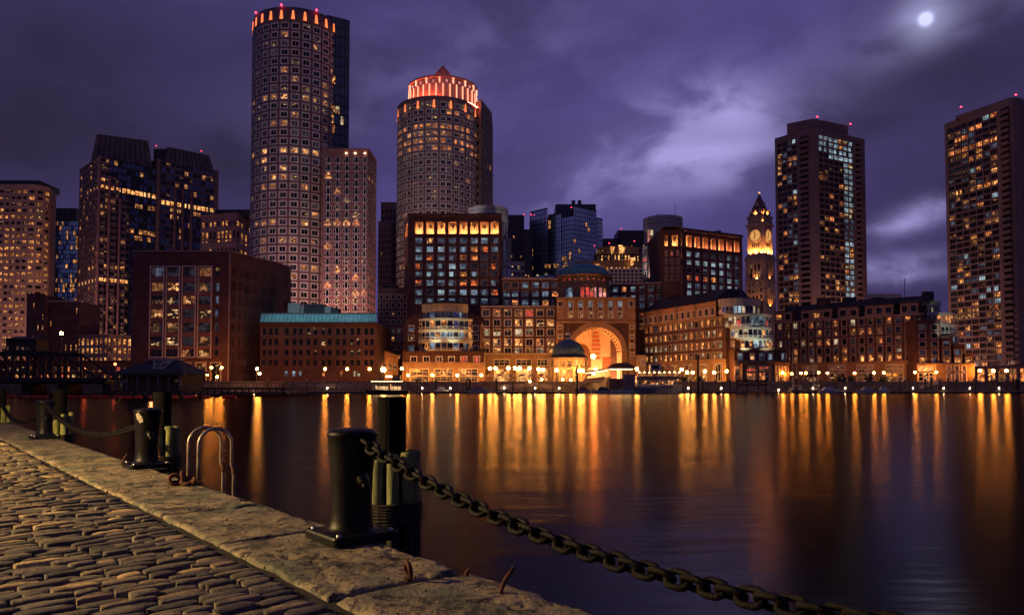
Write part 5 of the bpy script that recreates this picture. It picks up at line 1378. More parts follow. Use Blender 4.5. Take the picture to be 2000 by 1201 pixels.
def domed_pavilion():
    D = 250
    b = bld('domed_pavilion', 'round waterside pavilion with a dark teal dome and a small white lantern on top', 1110, D, 'pavilion')
    c = (WX(1110, D), D); r = 34.5 * D / F
    z1 = WZ(699, D)
    ar = Arc(c, r, R(-95), R(95))
    n = 9
    cols = gridc(ar.L, n, 0.74)
    facade(b, ar, GZ, z1, cols, [(GZ + 0.3, WZ(722, D)), (WZ(716, D), WZ(705, D))], tanl, lambda q, k: ('w3', 'w1', 'wl')[(k + q) % 3], 'shop', 0.5)
    for k in range(n + 1):
        u = min(max(ar.L * k / n, 0.1), ar.L - 0.1); q = ar.at(u, -0.25); g = MB(); g.cyl(q, 0.38, GZ, z1 - 0.6, 8, tanl); part('column', g, b)
    for z in (z1 - 0.35, WZ(719, D)): band(b, ar, z - 0.3, z + 0.35, 0.7, tanl, 'cornice', 30)
    g = MB(); g.lathe([(r, GZ), (r, z1)], 16, tanl, c + (0,), R(95), R(265)); part('rear_wall', g, b)
    rd = 32 * D / F; za = WZ(663, D)
    g = MB(); g.lathe([(r + 0.6, z1), (rd + 0.1, z1 + 0.9), (rd, z1 + 1.0)], 36, darkm, c + (0,)); part('eave', g, b)
    pr = [(rd * math.cos(k / 10 * math.pi / 2) + 0.01, z1 + 0.9 + (za - z1 - 0.9) * math.sin(k / 10 * math.pi / 2)) for k in range(11)]
    g = MB(); g.lathe(pr, 40, mat('dome_slate', (0.10, 0.19, 0.22), 0.45, var=0.12), c + (0,)); part('dome', g, b, smooth=True)
    for k in range(12):
        a = R(-90 + 16.4 * k); g = MB(); pts = [(c[0] + (p[0] + 0.03) * math.sin(a), c[1] - (p[0] + 0.03) * math.cos(a), p[1]) for p in pr[:-1]]
        g.tube(pts, 0.07, 4, mat('dome_slate', (0, 0, 0))); part('dome_rib', g, b)
    zl = WZ(652, D); rl = 4.4 * D / F
    g = MB(); g.lathe([(rl + 0.2, za - 0.4), (rl + .2, za + 0.15), (rl, za + 0.2), (rl, zl - 0.25), (rl + 0.25, zl - 0.2), (rl + .25, zl), (0.05, zl + 0.9), (0.03, zl + 2.6)], 8, trimw, c + (0,)); la = part('lantern', g, b)
    for k in range(5):
        a = R(-80 + 40 * k); g = MB(Matrix.Translation((c[0] + (rl + 0.02) * math.sin(a), c[1] - (rl + 0.02) * math.cos(a), 0)) @ Matrix.Rotation(a, 4, 'Z')); g.box(-0.2, 0.2, -0.05, 0.02, za + 0.5, zl - 0.5, MATS['dk2']); part('pane', g, la)
domed_pavilion()

def stepped_bay(b, D, tiers, seed, mband):
    for i, (x0, x1, ya, yb, dy, pool, n, head) in enumerate(tiers):
        hw = (WX(x1, D) - WX(x0, D)) / 2; m = (WX(x0, D) + WX(x1, D)) / 2
        ar = bow((m - hw, D + dy), (m + hw, D + dy), hw * 0.62)
        z0, z1 = WZ(yb, D), WZ(ya, D); zh = WZ(head, D)
        facade(b, ar, z0, zh, gridc(ar.L, n, 0.92), [(z0 + 0.35, zh - 0.15)], mband, lit(seed + i, pool, None, ('cb', 'dk2', 'dk2', 'dk')), 'cwp', 0.12, wname='bay_wall', pname='bay_glass')
        band(b, ar, zh, z1, 0.3, mband, 'bay_band', 20)
        if z1 - zh > 2:
            for k in range(9):
                u = ar.L * (k + 0.5) / 9; q = ar.at(u, 0.305 - 0.62); g = MB(Matrix.Translation((q[0], q[1], 0)) @ Matrix.Rotation(ar.ang(u), 4, 'Z')); g.box(-0.04, 0.04, -0.02, 0.05, zh + 0.1, z1 - 0.1, darkm); part('panel_joint', g, b)
        band(b, ar, z0 + 0.85, z0 + 1.0, 0.5, frl, 'rail', 20)
        cp = MB(); cp.add([ar.at(ar.L * k / 16) + (z1,) for k in range(17)] + [(m + hw, D + dy + 8, z1), (m - hw, D + dy + 8, z1)], [tuple(range(19))], darkr); part('bay_roof', cp, b)

def left_pavilion():
    D = 252
    b = bld('brick_pavilion', 'brick waterside block with cream-banded curved glass bay, left of the bright hotel shopfronts', 868, D)
    A, B_ = P(789, D + 6), P(938, D + 6); f = Flat(A, B_); zt = WZ(628, D)
    facade(b, f, WZ(688, D), zt, pxc([803, 929], 10, 789, D + 6), pxr([639, 657, 679], 11, D), brick, lambda r, c: ('c1', 'wl', 'dc')[r] if c == 0 else 'dk', 'sash', 0.35)
    for s in (-1, 1):
        xo, xi = WX(868 - s * 76, D + 6), WX(868 - s * 44, D + 6); z2 = WZ(606, D)
        g = MB(); g.add([(xo, D + 6, zt), (xi, D + 6, zt), (xi, D + 6, z2), (xo, D + 6, WZ(618, D))], [(0, 1, 2, 3) if s > 0 else (3, 2, 1, 0)], brick2); g.add([(xo, D + 6, WZ(618, D)), (xi, D + 6, z2), (xi, D + 24, z2), (xo, D + 24, WZ(618, D))], [(0, 1, 2, 3) if s > 0 else (3, 2, 1, 0)], darkr); part('gable', g, b)
    cool = [(0.08, 'w1'), (0.07, 'w2'), (0.10, 'c1'), (0.05, 'rd')]
    stepped_bay(b, D, [(822, 911, 592, 622, 5, cool, 9, 607), (816, 921, 622, 644, 3, [(0.25, 'o2'), (0.15, 'wl')], 11, 625.5), (816, 921, 644, 664, 3, [(0.12, 'w1'), (0.25, 'c1')], 11, 648), (816, 921, 664, 685.5, 3, [(0.1, 'w1'), (0.12, 'c1')], 11, 668.5)], 241, cream)
    hip = MB(); m = (WX(822, D) + WX(911, D)) / 2; z0 = WZ(592, D); hip.lathe([(WX(915, D) - m, z0 + 0.1), (0.01, WZ(581, D))], 24, darkr, (m, D + 6, 0)); part('hip_roof', hip, b)
    # base block
    A2, B2 = P(786, D - 1), P(946, D - 1); f2 = Flat(A2, B2); zb = WZ(687, D)
    cx = [808, 832.5, 858, 882, 906, 931]; ss = ['dk', 'dk', 'dw', 'dw', 'rd', 'rd']
    facade(b, f2, WZ(709, D), zb, pxc(cx, 11, 786, D - 1), [(WZ(706.5, D), WZ(696.5, D))], brick, lambda r, c: ss[c], 'sash', 0.35)
    facade(b, f2, GZ, WZ(709, D) - 0.02, pxc([819.5, 866.5, 915], 36, 786, D - 1), [(GZ + 0.3, WZ(735, D)), (WZ(732.5, D), WZ(720.5, D))], tan, lambda r, c: 'wl' if r == 0 else ('o2', 'w1', 'w1')[c], 'shop', 0.5, wname='shop_wall', pname='shop_window')
    band(b, f2, WZ(709, D) - 0.3, WZ(709, D) + 0.3, 0.4, tan); band(b, f2, zb - 0.2, zb + 0.2, 0.3, brick)
    shell(b, [A2, B2, (B2[0], D + 5.99), (A2[0], D + 5.99)], GZ, zb, brick, (0,))
    shell(b, [A, B_, (B_[0], 284), (A[0], 284)], GZ, zt, brick, (0,))
    g = MB(); x = WX(925, D); 
    for k in range(14): g.ball((x + (k - 3) * 0.33, D - 0.4 + 0.2 * (k % 2), zb + 0.45 + 0.12 * (k % 3)), 0.32, mat('planter_leaf', (0.06, 0.08, 0.05), 0.8, var=0.4, scale=3), 6, 4)
    part('roof_planting', g, b, kind='stuff')
left_pavilion()

def wharf_arm_one():
    b = bld('brick_wharf_building', 'orange-lit brick wharf building right of the arch, pale curved glass bay at its end', 1340, 262)
    A, B_ = P(1257, 292), P(1418, 247); f = Flat(A, B_)
    zt = WZ(641, 292); L = f.L
    n = 15; cols = gridc(L, n, 0.60, L * 0.01, L * 0.03)
    zfl = [WZ(y, 292) for y in (709, 694, 674.5, 655)]
    h = WZ(640, 292) - WZ(651, 292)
    rows = [(WZ(y + 5.4, 292), WZ(y - 5.4, 292)) for y in (702, 684, 665, 646)]
    w = lit(251, [(0.30, 'o2'), (0.2, 'w1'), (0.12, 'cw')], {1: (0.75, ('o2', 'cw', 'w1', 'dw')), 2: (0.6, ('o2', 'cw', 'dw')), 3: (0.35, ('w1', 'o2'))}, ('dk', 'dk2', 'dw'))
    facade(b, f, WZ(709, 292), WZ(638, 292), cols, rows, brick2, w, 'trimd', 0.35)
    zc = WZ(638, 292); zr = WZ(610, 292)
    f2 = Flat(f.at(0), f.at(L * 0.90)); 
    facade(b, f2, zc + 0.02, zr, gridc(f2.L, 13, 0.62), [(WZ(633, 292), WZ(621, 292))], mat('buff_stone', (0.46, 0.27, 0.17), 0.8, var=0.1), lit(252, [(0.05, 'w2')], None, ('dk',)), 'sash', 0.4, wname='top_storey')
    band(b, f, zc - 0.25, zc + 0.25, 0.35, tan)
    facade(b, f, GZ, WZ(709, 292) - 0.02, gridc(L, 6, 0.5), [(GZ + 0.3, WZ(716, 292))], tan, lambda r, c: ('w1', 'wl')[c % 2], 'shop', 0.5, wname='shop_wall', pname='shop_window')
    band(b, f, WZ(709, 292) - 0.25, WZ(709, 292) + 0.3, 0.5, tan)
    nn = Vector((-f.d.y, f.d.x)); bk = 16
    q = [f.at(0), f.at(L), f.at(L, bk), f.at(0, bk)]
    shell(b, q, GZ, zr, brick2, (0,))
    g = MB(); t = [f.at(0, 6), f.at(L, 6), f.at(L, bk - 6), f.at(0, bk - 6)]
    g.frustum([f.at(-0.3, -0.5), f.at(L * 0.90, -0.5), f.at(L * 0.90, bk), f.at(-0.3, bk)], zr + 0.02, [f.at(1, 6), f.at(L * 0.88, 6), f.at(L * 0.88, bk - 4), f.at(1, bk - 4)], zr + 4.6, darkr); part('mansard_roof', g, b)
    for k in range(1, 4):
        u = f2.L * k / 4; q1 = f2.at(u, -0.4); part('pier', MB().box(q1[0] - .25, q1[0] + .25, q1[1] - .2, q1[1] + .5, zc + 0.3, zr, tan), b)
    # end block and its curved glass bay
    D = 244
    A2, B2 = P(1434, D - 3), P(1541, D - 3); f3 = Flat(A2, B2); zb = WZ(682, D)
    facade(b, f3, WZ(706, D), zb, pxc([1446, 1469.5, 1488, 1504.5, 1531], 8, 1434, D - 3), [(WZ(703, D), WZ(691, D))], brick, lambda r, c: ('c1', 'w2', 'dc', 'c2', 'c1')[c], 'sash', 0.35)
    facade(b, f3, GZ, WZ(706, D) - 0.02, pxc([1442, 1465, 1490, 1516, 1533], 12, 1434, D - 3)[:1] + pxc([1466, 1492], 20, 1434, D - 3) + pxc([1517, 1531], 7, 1434, D - 3), [(GZ + 0.2, WZ(727, D)), (WZ(726, D), WZ(716, D))], mat('brown_stone', (0.24, 0.15, 0.11), 0.8, var=0.2), lambda r, c: ('o2', 'rd', 'rd', 'o2', 'w1')[c] if r else ('dw', 'o2', 'o2', 'w2', 'o2')[c], 'shop', 0.6, wname='shop_wall', pname='shop_window')
    for x in (1448, 1455, 1479, 1506, 1511): g = MB(); g.cyl((WX(x, D - 3), D - 3.7), 0.4, GZ, WZ(711, D), 10, mat('brown_stone', (0, 0, 0))); part('column', g, b)
    for y in (682.5, 707): band(b, f3, WZ(y, D) - 0.25, WZ(y, D) + 0.3, 0.9, mat('brown_stone', (0, 0, 0)))
    shell(b, [A2, B2, (B2[0], D + 16), (A2[0], D + 16)], GZ, zb, brick, (0,))
    Cq = Flat(P(1408, D + 6), P(1446, D + 0.5)); zq = WZ(596, D)
    facade(b, Cq, zb, zq, [(Cq.L * .22, Cq.L * .38), (Cq.L * .55, Cq.L * .7)], pxr([608, 632, 652, 671], 11, D), brick, lit(253, [(0.5, 'w1'), (0.2, 'cw')], None, ('dk',)), 'sash', 0.3)
    shell(b, [Cq.at(0), Cq.at(Cq.L), (Cq.at(Cq.L)[0] + 11, D + 14), (Cq.at(0)[0] + 3, D + 20)], zb - 6, zq, brick, (0,))
    cool = [(0.18, 'cw'), (0.18, 'c1'), (0.1, 'w1')]
    stepped_bay(b, D, [(1412, 1494, 582, 613, 4, [(0.25, 'pk'), (0.25, 'cw'), (.1, 'c2')], 13, 596), (1421, 1512, 613, 639, 2.5, [(0.15, 'rd'), (0.2, 'c1'), (0.15, 'cw')], 13, 617), (1431, 1512, 639, 661, 2, cool, 11, 642.5), (1443, 1512, 661, 682, 1.5, [(0.35, 'w1'), (0.3, 'cw'), (.1, 'c2')], 10, 664)], 255, greyp)
    m = (WX(1412, D) + WX(1494, D)) / 2; hip = MB(); hip.lathe([(WX(1496, D) - m, WZ(582, D) + 0.05), (0.01, WZ(575, D))], 24, darkr, (m, D + 6, 0)); part('hip_roof', hip, b)
wharf_arm_one()

def wharf_arm_two():
    b = bld('brick_wharf_building', 'long dark brick wharf building with a row of white shopfront frames at its foot', 1680, 262)
    A, B_ = P(1514, 284), P(1806, 246); f = Flat(A, B_); L = f.L
    zz = lambda y: WZ(y, 284)
    n = 17
    rows = [(zz(y + 5.6), zz(y - 5.6)) for y in (704, 688.5, 672.5, 655.5, 639)]
    w = lit(261, [(0.2, 'o2'), (0.07, 'cw'), (0.05, 'w1'), (.08, 'dw')], {0: (0.55, ('o2', 'cw', 'w1')), 4: (0.4, ('cw', 'o2', 'dw')), 2: (0.35, ('cw', 'o2', 'w1'))}, ('dk', 'dk2'))
    facade(b, f, zz(711), zz(630.5), gridc(L, n, 0.52, L * 0.01, L * 0.01), rows, brick, w, 'trimd', 0.35)
    zr = zz(611)
    for k, (a, c) in enumerate(((0.0, 0.135), (0.20, 0.42), (0.46, 0.60), (0.64, 0.82), (0.86, 0.97))):     # stone attic pavilions
        ff = Flat(f.at(L * a, -0.25), f.at(L * c, -0.25)); m_ = max(2, round((c - a) / 0.065))
        facade(b, ff, zz(630.2), zr, gridc(ff.L, m_, 0.6), [(zz(626), zz(615.5))], mat('attic_stone', (0.30, 0.20, 0.15), 0.8, var=0.1), lit(262 + k, [(0.45 if k == 1 else 0.2, 'w1'), (0.15, 'o2')], None, ('dk',)), 'trimd', 0.4, wname='attic_wall')
        part('attic_roof', MB().prism([ff.at(-0.2, -0.2), ff.at(ff.L + .2, -0.2), ff.at(ff.L + 0.2, 4), ff.at(-.2, 4)], zr, zr + 0.35, darkr), b)
        shell(b, [ff.at(0), ff.at(ff.L), ff.at(ff.L, 4), ff.at(0, 4)], zz(630.2), zr, brick, (0,))
    bk = 16
    band(b, f, zz(711) - 0.3, zz(711) + 0.3, 0.5, tan); band(b, f, zz(630.5) - .2, zz(630.5) + 0.15, 0.6, trimd)
    g = MB(); g.frustum([f.at(0, 0.6), f.at(L, 0.6), f.at(L, bk), f.at(0, bk)], zz(630.4), [f.at(2, 6), f.at(L - 1, 6), f.at(L - 1, bk - 4), f.at(2, bk - 4)], zz(597), darkr); part('mansard_roof', g, b)
    q = [f.at(0), f.at(L), f.at(L, bk), f.at(0, bk)]
    shell(b, q, GZ, zz(630.5), brick, (0,))
    mc = [(1569, 1596), (1620, 1650), (1674.5, 1705), (1731, 1763), (1780, 1799)]
    cols = []
    for x0, x1 in mc:
        def un(px):                                    # where the sight line meets the facade
            k = (px - 1000) / F; p, d = f.p, f.d
            return (p.y * k - p.x) / (d.x - d.y * k)
        cols.append((un(x0), un(x1)))
    facade(b, f, GZ, zz(711) - 0.02, cols[:4], [(GZ + 0.2, zz(730)), (zz(729), zz(723.5)), (zz(723), zz(716.5))], tan, lambda r, c: ('wl', 'dw', 'wl')[r], 'shopw', 0.5, wname='shop_wall', pname='shop_window')
    for k in range(6):
        u = L * (0.10 + 0.17 * k); put_window(b, f.at(u, 0.35), GZ + 2.0, f.ang(0), 2.0, 3.2, 'two', 'dw', -0.35 + 0.02)
    for k, x in enumerate((1610, 1660, 1715, 1765)):
        q = W(x, 590, 272); part('chimney', MB().box(q.x - 2.0, q.x + 2.0, q.y - 1, q.y + 2, q.z - 3, q.z + 1.6, darkr), b)
    # stepped end with the curved glass bay
    D = 244
    for x0, x1, ya in ((1790, 1838, 624), (1836, 1862, 656), (1858, 1884, 672), (1880, 1902, 690)):
        p0, p1 = P(x0, D), P(x1, D); ff = Flat(p0, p1)
        rr = [y for y in (639, 655.5, 672, 688, 703) if y - 8 > ya]
        facade(b, ff, zz(711) if False else WZ(711, D), WZ(ya, D), gridc(ff.L, max(1, round(ff.L / 3.6)), 0.5), pxr(rr, 10, D), brick, lit(270 + x0, [(0.25, 'o2'), (0.2, 'dc')], {0: (0.7, 'w1')}, ('dk2', 'dk')), 'trimd', 0.35)
        shell(b, [p0, p1, (p1[0], D + 14), (p0[0], D + 14)], WZ(711, D), WZ(ya, D), brick, (0,))
    p0, p1 = P(1790, D - 0.3), P(1903, D - 0.3); ff = Flat(p0, p1)
    facade(b, ff, GZ, WZ(711, D) - 0.02, pxc([1809.5], 32, 1790, D - .3) + pxc([1853, 1868, 1882], 7, 1790, D - .3), [(GZ + 0.2, WZ(727, D)), (WZ(726, D), WZ(714.5, D))], tan, lambda r, c: ('w3' if r else 'wl') if c == 0 else ('dk', 'dw', 'dc')[c - 1], 'shopw', 0.5, wname='shop_wall', pname='shop_window')
    band(b, ff, WZ(711, D) - .3, WZ(711, D) + .3, 0.5, tan)
    shell(b, [p0, p1, (p1[0], D + 14), (p0[0], D + 14)], GZ, WZ(711, D), brick, (0,))
    stepped_bay(b, D + 3, [(1783, 1858, 586, 610, 6, [(0.25, 'cw')], 12, 597), (1800, 1879, 610, 633, 4, [(0.65, 'o2'), (0.15, 'w1')], 12, 615), (1822, 1880, 633, 652, 3, [(0.2, 'c1'), (.1, 'cw')], 9, 637), (1845, 1880, 652, 672, 2, [(0.3, 'c1')], 5, 655), (1863, 1882, 672, 684, 1.5, [(0.3, 'c2')], 3, 675)], 281, greyp)
    m = (WX(1783, D) + WX(1858, D)) / 2; g = MB(); g.lathe([(WX(1860, D) - m, WZ(586, D)), (0.01, WZ(578, D))], 20, darkr, (m, D + 9, 0)); part('hip_roof', g, b)
    q = W(1812, 580, 256); part('chimney', MB().box(q.x - 1.6, q.x + 1.6, q.y - 1, q.y + 1, q.z - 1, q.z + 1.8, darkr), b)
    g = MB(); q = W(1767, 577, 262); g.cyl((q.x, q.y), 0.12, q.z - 3, q.z + 6.0, 5, darkm); part('flagpole', g, b)
    # low pale roof seen over the ridge
    b2 = bld('low_hall', 'low grey hall whose pale roof shows over the ridge between the two apartment towers', 1740, 300)
    part('wall', MB().box(WX(1690, 300), WX(1766, 300), 300, 315, GZ, WZ(585, 300), darkm), b2)
    part('roof', MB().prism([P(1692, 300.5), P(1764, 300.5), P(1764, 314), P(1692, 314)], WZ(584.9, 300), WZ(573.5, 300), greyp), b2)
wharf_arm_two()
# ================================================================== waterfront details
def lamp_proto(label, loc, h, r, group, m=globe_m):
    t = thing('street_lamp', label, 'street lamp', loc, group)
    g = MB(); g.lathe([(0.16, 0), (0.16, 0.5), (0.08, 0.6), (0.06, h - r * 0.9)], 8, darkm); g.cyl((0, 0), r * 0.55, h - r * 1.0, h - r * 0.75, 8, darkm)
    part('post', g, t, loc)
    g = MB(); g.ball((0, 0, h), r, m, 12, 8); part('globe', g, t, loc, smooth=True)
    g = MB(); g.cyl((0, 0), r * 0.35, h + r * 0.93, h + r * 1.15, 6, darkm); part('cap', g, t, loc)
    return t
ORD = ['first', 'second', 'third', 'fourth', 'fifth', 'sixth', 'seventh', 'eighth', 'ninth', 'tenth', 'eleventh', 'twelfth', 'thirteenth', 'fourteenth', 'fifteenth', 'sixteenth']
protos = {}
def lamps(spots, row, group, Y=236.5, r=0.42, m=globe_m, gz=GZ):
    for i, s in enumerate(spots):
        px, py = s[0], s[1]; yy = s[2] if len(s) > 2 else Y; rr = (s[3] if len(s) > 3 else r) * 1.25
        lab = row.format(ORD[i])
        base = (WX(px, yy, py), yy, gz); h = WZ(py, yy) - gz
        key = (round(h, 1), rr, m.name)
        if key not in protos:
            protos[key] = lamp_proto(lab, base, h, rr, group, m)
        else:
            o = copy_tree(protos[key], base); o['label'] = lab; o['group'] = group
lamps([(380, 719), (413, 718), (433, 717.5), (405, 731), (424, 736), (373, 741)], 'orange globe lamp at the foot of the white-striped brick block, {} from the left', 'lamps before the warehouse', 226, 0.28)
lamps([(502, 720), (507, 729.5)], 'bright pale street lamp beside the warehouse side wall, {} of two', 'lamps beside the warehouse', 219, 0.30, globe_w)
lamps([(635, 720.5), (678, 720.5), (722, 720.5)], 'orange street lamp before the teal-roofed building, {} from the left', 'lamps before the teal-roofed building', 228, 0.33)
lamps([(749, 722)], 'very bright street lamp beside the ferry berth', 'ferry berth lamps', 232, 0.60, globe_w)
lamps([(785, 719.5)], 'tall orange street lamp at the left corner of the curved glass bay block', 'ferry berth lamps', 233, 0.34)
lamps([(797, 733), (844.5, 732.5), (893, 733), (940, 732.5)], 'glowing lamp between the shop windows below the curved glass bay, {} from the left', 'lamps of the brick pavilion', 246, 0.34, globe_w)
lamps([(957, 719.5), (968, 719.5), (993, 719), (1006, 719), (1015, 719), (1034, 719.5), (1052, 721), (1061, 722)], 'bright globe lamp before the pale hotel shopfronts, {} from the left', 'hotel front lamps', 262, 0.44, globe_w)
lamps([(1087, 723), (1131, 724), (1138, 724)], 'bright globe lamp standing before the domed pavilion, {} from the left', 'pavilion lamps', 241, 0.42, globe_w)
lamps([(1035, 745), (1058, 741), (1099, 741.5), (1115, 742)], 'low dazzling lamp on the dock before the domed pavilion, {} from the left', 'landing lamps', 216.5, 0.24, globe_w, 0.5)
lamps([(1163, 721), (1160, 729)], 'globe lamp beside the covered gangway, {} of the two', 'gangway lamps', 262, 0.44, globe_w)
lamps([(1244, 720.5)], 'globe lamp right of the gangway house', 'gangway lamps', 250, 0.44, globe_w)
lamps([(1331.5, 721.5), (1342, 727), (1353, 727.5), (1377, 725), (1395, 727.5), (1419, 725)], 'globe lamp before the orange-lit wharf building, {} from the left', 'lamps of the orange-lit wharf building', 240.5, 0.36, globe_w)
lamps([(1529, 728), (1547, 730), (1564, 728.5), (1574, 729), (1599, 727.5), (1616, 729), (1669, 728.5), (1707, 728), (1726, 728), (1787, 727), (1829, 727)], 'globe lamp between the white shopfronts of the long dark wharf building, {} from the left', 'lamps of the dark wharf building', 240.5, 0.28)
lamps([(1914, 723.5), (1940, 724), (1966, 724)], 'tall street lamp at the foot of the right-edge tower, {} from the left', 'lamps by the right-edge tower', 241, 0.38)
lamps([(120, 651)], 'bright yellow lamp high above the bridge, before the stepped brick building', 'lamps by the bridge', 300, 0.5, globe_w)
def small_light(px, py, Y, label, m, r=0.35):
    q = W(px, py, Y); t = thing('signal_light', label, 'signal light', (q.x, Y, GZ), 'signal lights by the bridge')
    g = MB(); g.tube([(0, 0, 0), (0, 0, q.z - GZ - r)], 0.07, 6, darkm); part('post', g, t, (q.x, Y, GZ))
    g = MB(); g.ball((0, 0, 0), r, m, 10, 6); part('globe', g, t, (q.x, Y, q.z))
rl_ = emis('signal_red', (1.0, 0.10, 0.03), 22.0, True)
small_light(165, 721, 205, 'red signal light seen through the bridge truss, left of the other', rl_)
small_light(225, 711, 215, 'red signal light beside the roof of the boathouse', rl_)
small_light(100, 720, 205, 'small red light between the bridge posts, farthest left', rl_, 0.25)

# seaside pier under the left bank and the old truss bridge
steel = mat('bridge_steel', (0.04, 0.032, 0.032), 0.7, var=0.3)
wood = mat('dark_timber', (0.05, 0.038, 0.03), 0.9, var=0.4, scale=2)
def bridge():
    Y = 185
    b = thing('truss_bridge', 'old dark steel truss bridge crossing at the left edge of the photo', 'bridge', (WX(100, Y), Y, 0))
    x0, x1 = WX(-160, Y), WX(212, Y); zd = WZ(741, Y); zt = WZ(690, Y)
    for dy, s in ((0, 0), (9, 1)):
        y = Y + dy
        boxpart(b, 'chord', x0, x1, y - 0.3, y + 0.3, zd - 0.6, zd + 0.5, steel)
        top = WX(118, Y)
        boxpart(b, 'chord', x0, top, y - 0.3, y + 0.3, zt - 0.45, zt + 0.45, steel)
        n = 9
        for k in range(n + 1):
            x = x0 + (top - x0) * k / n; boxpart(b, 'vertical_post', x - 0.28, x + 0.28, y - 0.25, y + 0.25, zd + 0.5, zt - 0.45, steel)
            if k < n:
                xa = x + (top - x0) / n
                for q in (((x, zd + 0.4), (xa, zt - 0.4)), ((x, zt - 0.4), (xa, zd + 0.4))) if k % 2 else (((x, zt - 0.4), (xa, zd + 0.4)),):
                    part('diagonal', MB().tube([(q[0][0], y, q[0][1]), (q[1][0], y, q[1][1])], 0.16, 4, steel), b)
        part('diagonal', MB().tube([(top, y, zt), (WX(190, Y), y, zd + 0.4)], 0.3, 4, steel), b)
    boxpart(b, 'deck', x0, x1, Y + 0.3, Y + 8.7, zd - 0.5, zd - 0.05, steel)
    for k in range(18):
        x = x0 + (x1 - x0) * (k + 0.5) / 18; boxpart(b, 'floor_beam', x - 0.15, x + 0.15, Y + 0.32, Y + 8.68, zd - 1.0, zd - 0.52, steel)
    for x in (WX(-60, Y), WX(46, Y), WX(118, Y), WX(205, Y)):
        boxpart(b, 'pier', x - 1.0, x + 1.0, Y + 1, Y + 8, -1, zd - 1.02, wood)
    # roofed control cabin on the bridge
    boxpart(b, 'cabin', WX(0, Y), WX(60, Y), Y + 2, Y + 7, zt + 0.5, WZ(662, Y), darkr)
    g = MB(); xa, xb = WX(-6, Y), WX(66, Y); g.frustum([(xa, Y + 1), (xb, Y + 1), (xb, Y + 8), (xa, Y + 8)], WZ(662, Y), [(xa + 3, Y + 4), (xb - 3, Y + 4), (xb - 3, Y + 5), (xa + 3, Y + 5)], WZ(655, Y), darkr); part('cabin_roof', g, b)
    r_ = random.Random(301)
    for k in range(6): put_window(b, (WX(4 + 10 * k, Y), Y + 1.95), zt + 0.9, 0, 0.9, 1.1, 'plain', 'dw' if r_.random() < 0.5 else 'dk', 0.02)
    boxpart(b, 'lit_rail', WX(-10, Y), WX(80, Y), Y + 8.8, Y + 8.9, WZ(738.5, Y), WZ(737.2, Y), emis('rail_light', (0.9, 0.5, 0.1), 0.35))
bridge()
def shop_row():
    Y = 330
    b = bld('low_shop_row', 'row of low red-lit shopfronts glimpsed through the truss bridge', 120, Y)
    p0, p1 = P(-10, Y), P(262, Y); f = Flat(p0, p1); zt = WZ(706, Y)
    facade(b, f, GZ, zt, gridc(f.L, 22, 0.62), [(GZ + 0.5, WZ(731, Y)), (WZ(726, Y), WZ(716, Y))], brick, lit(303, [(0.34, 'wl'), (0.2, 'rd'), (0.12, 'w1'), (.16, 'o2')], None, ('dk', 'dw')), 'two', 0.4)
    shell(b, [p0, p1, (p1[0], Y + 15), (p0[0], Y + 15)], GZ, zt, brick, (0,))
    band(b, f, zt - 0.1, zt + 0.5, 0.8, brick2)
shop_row()

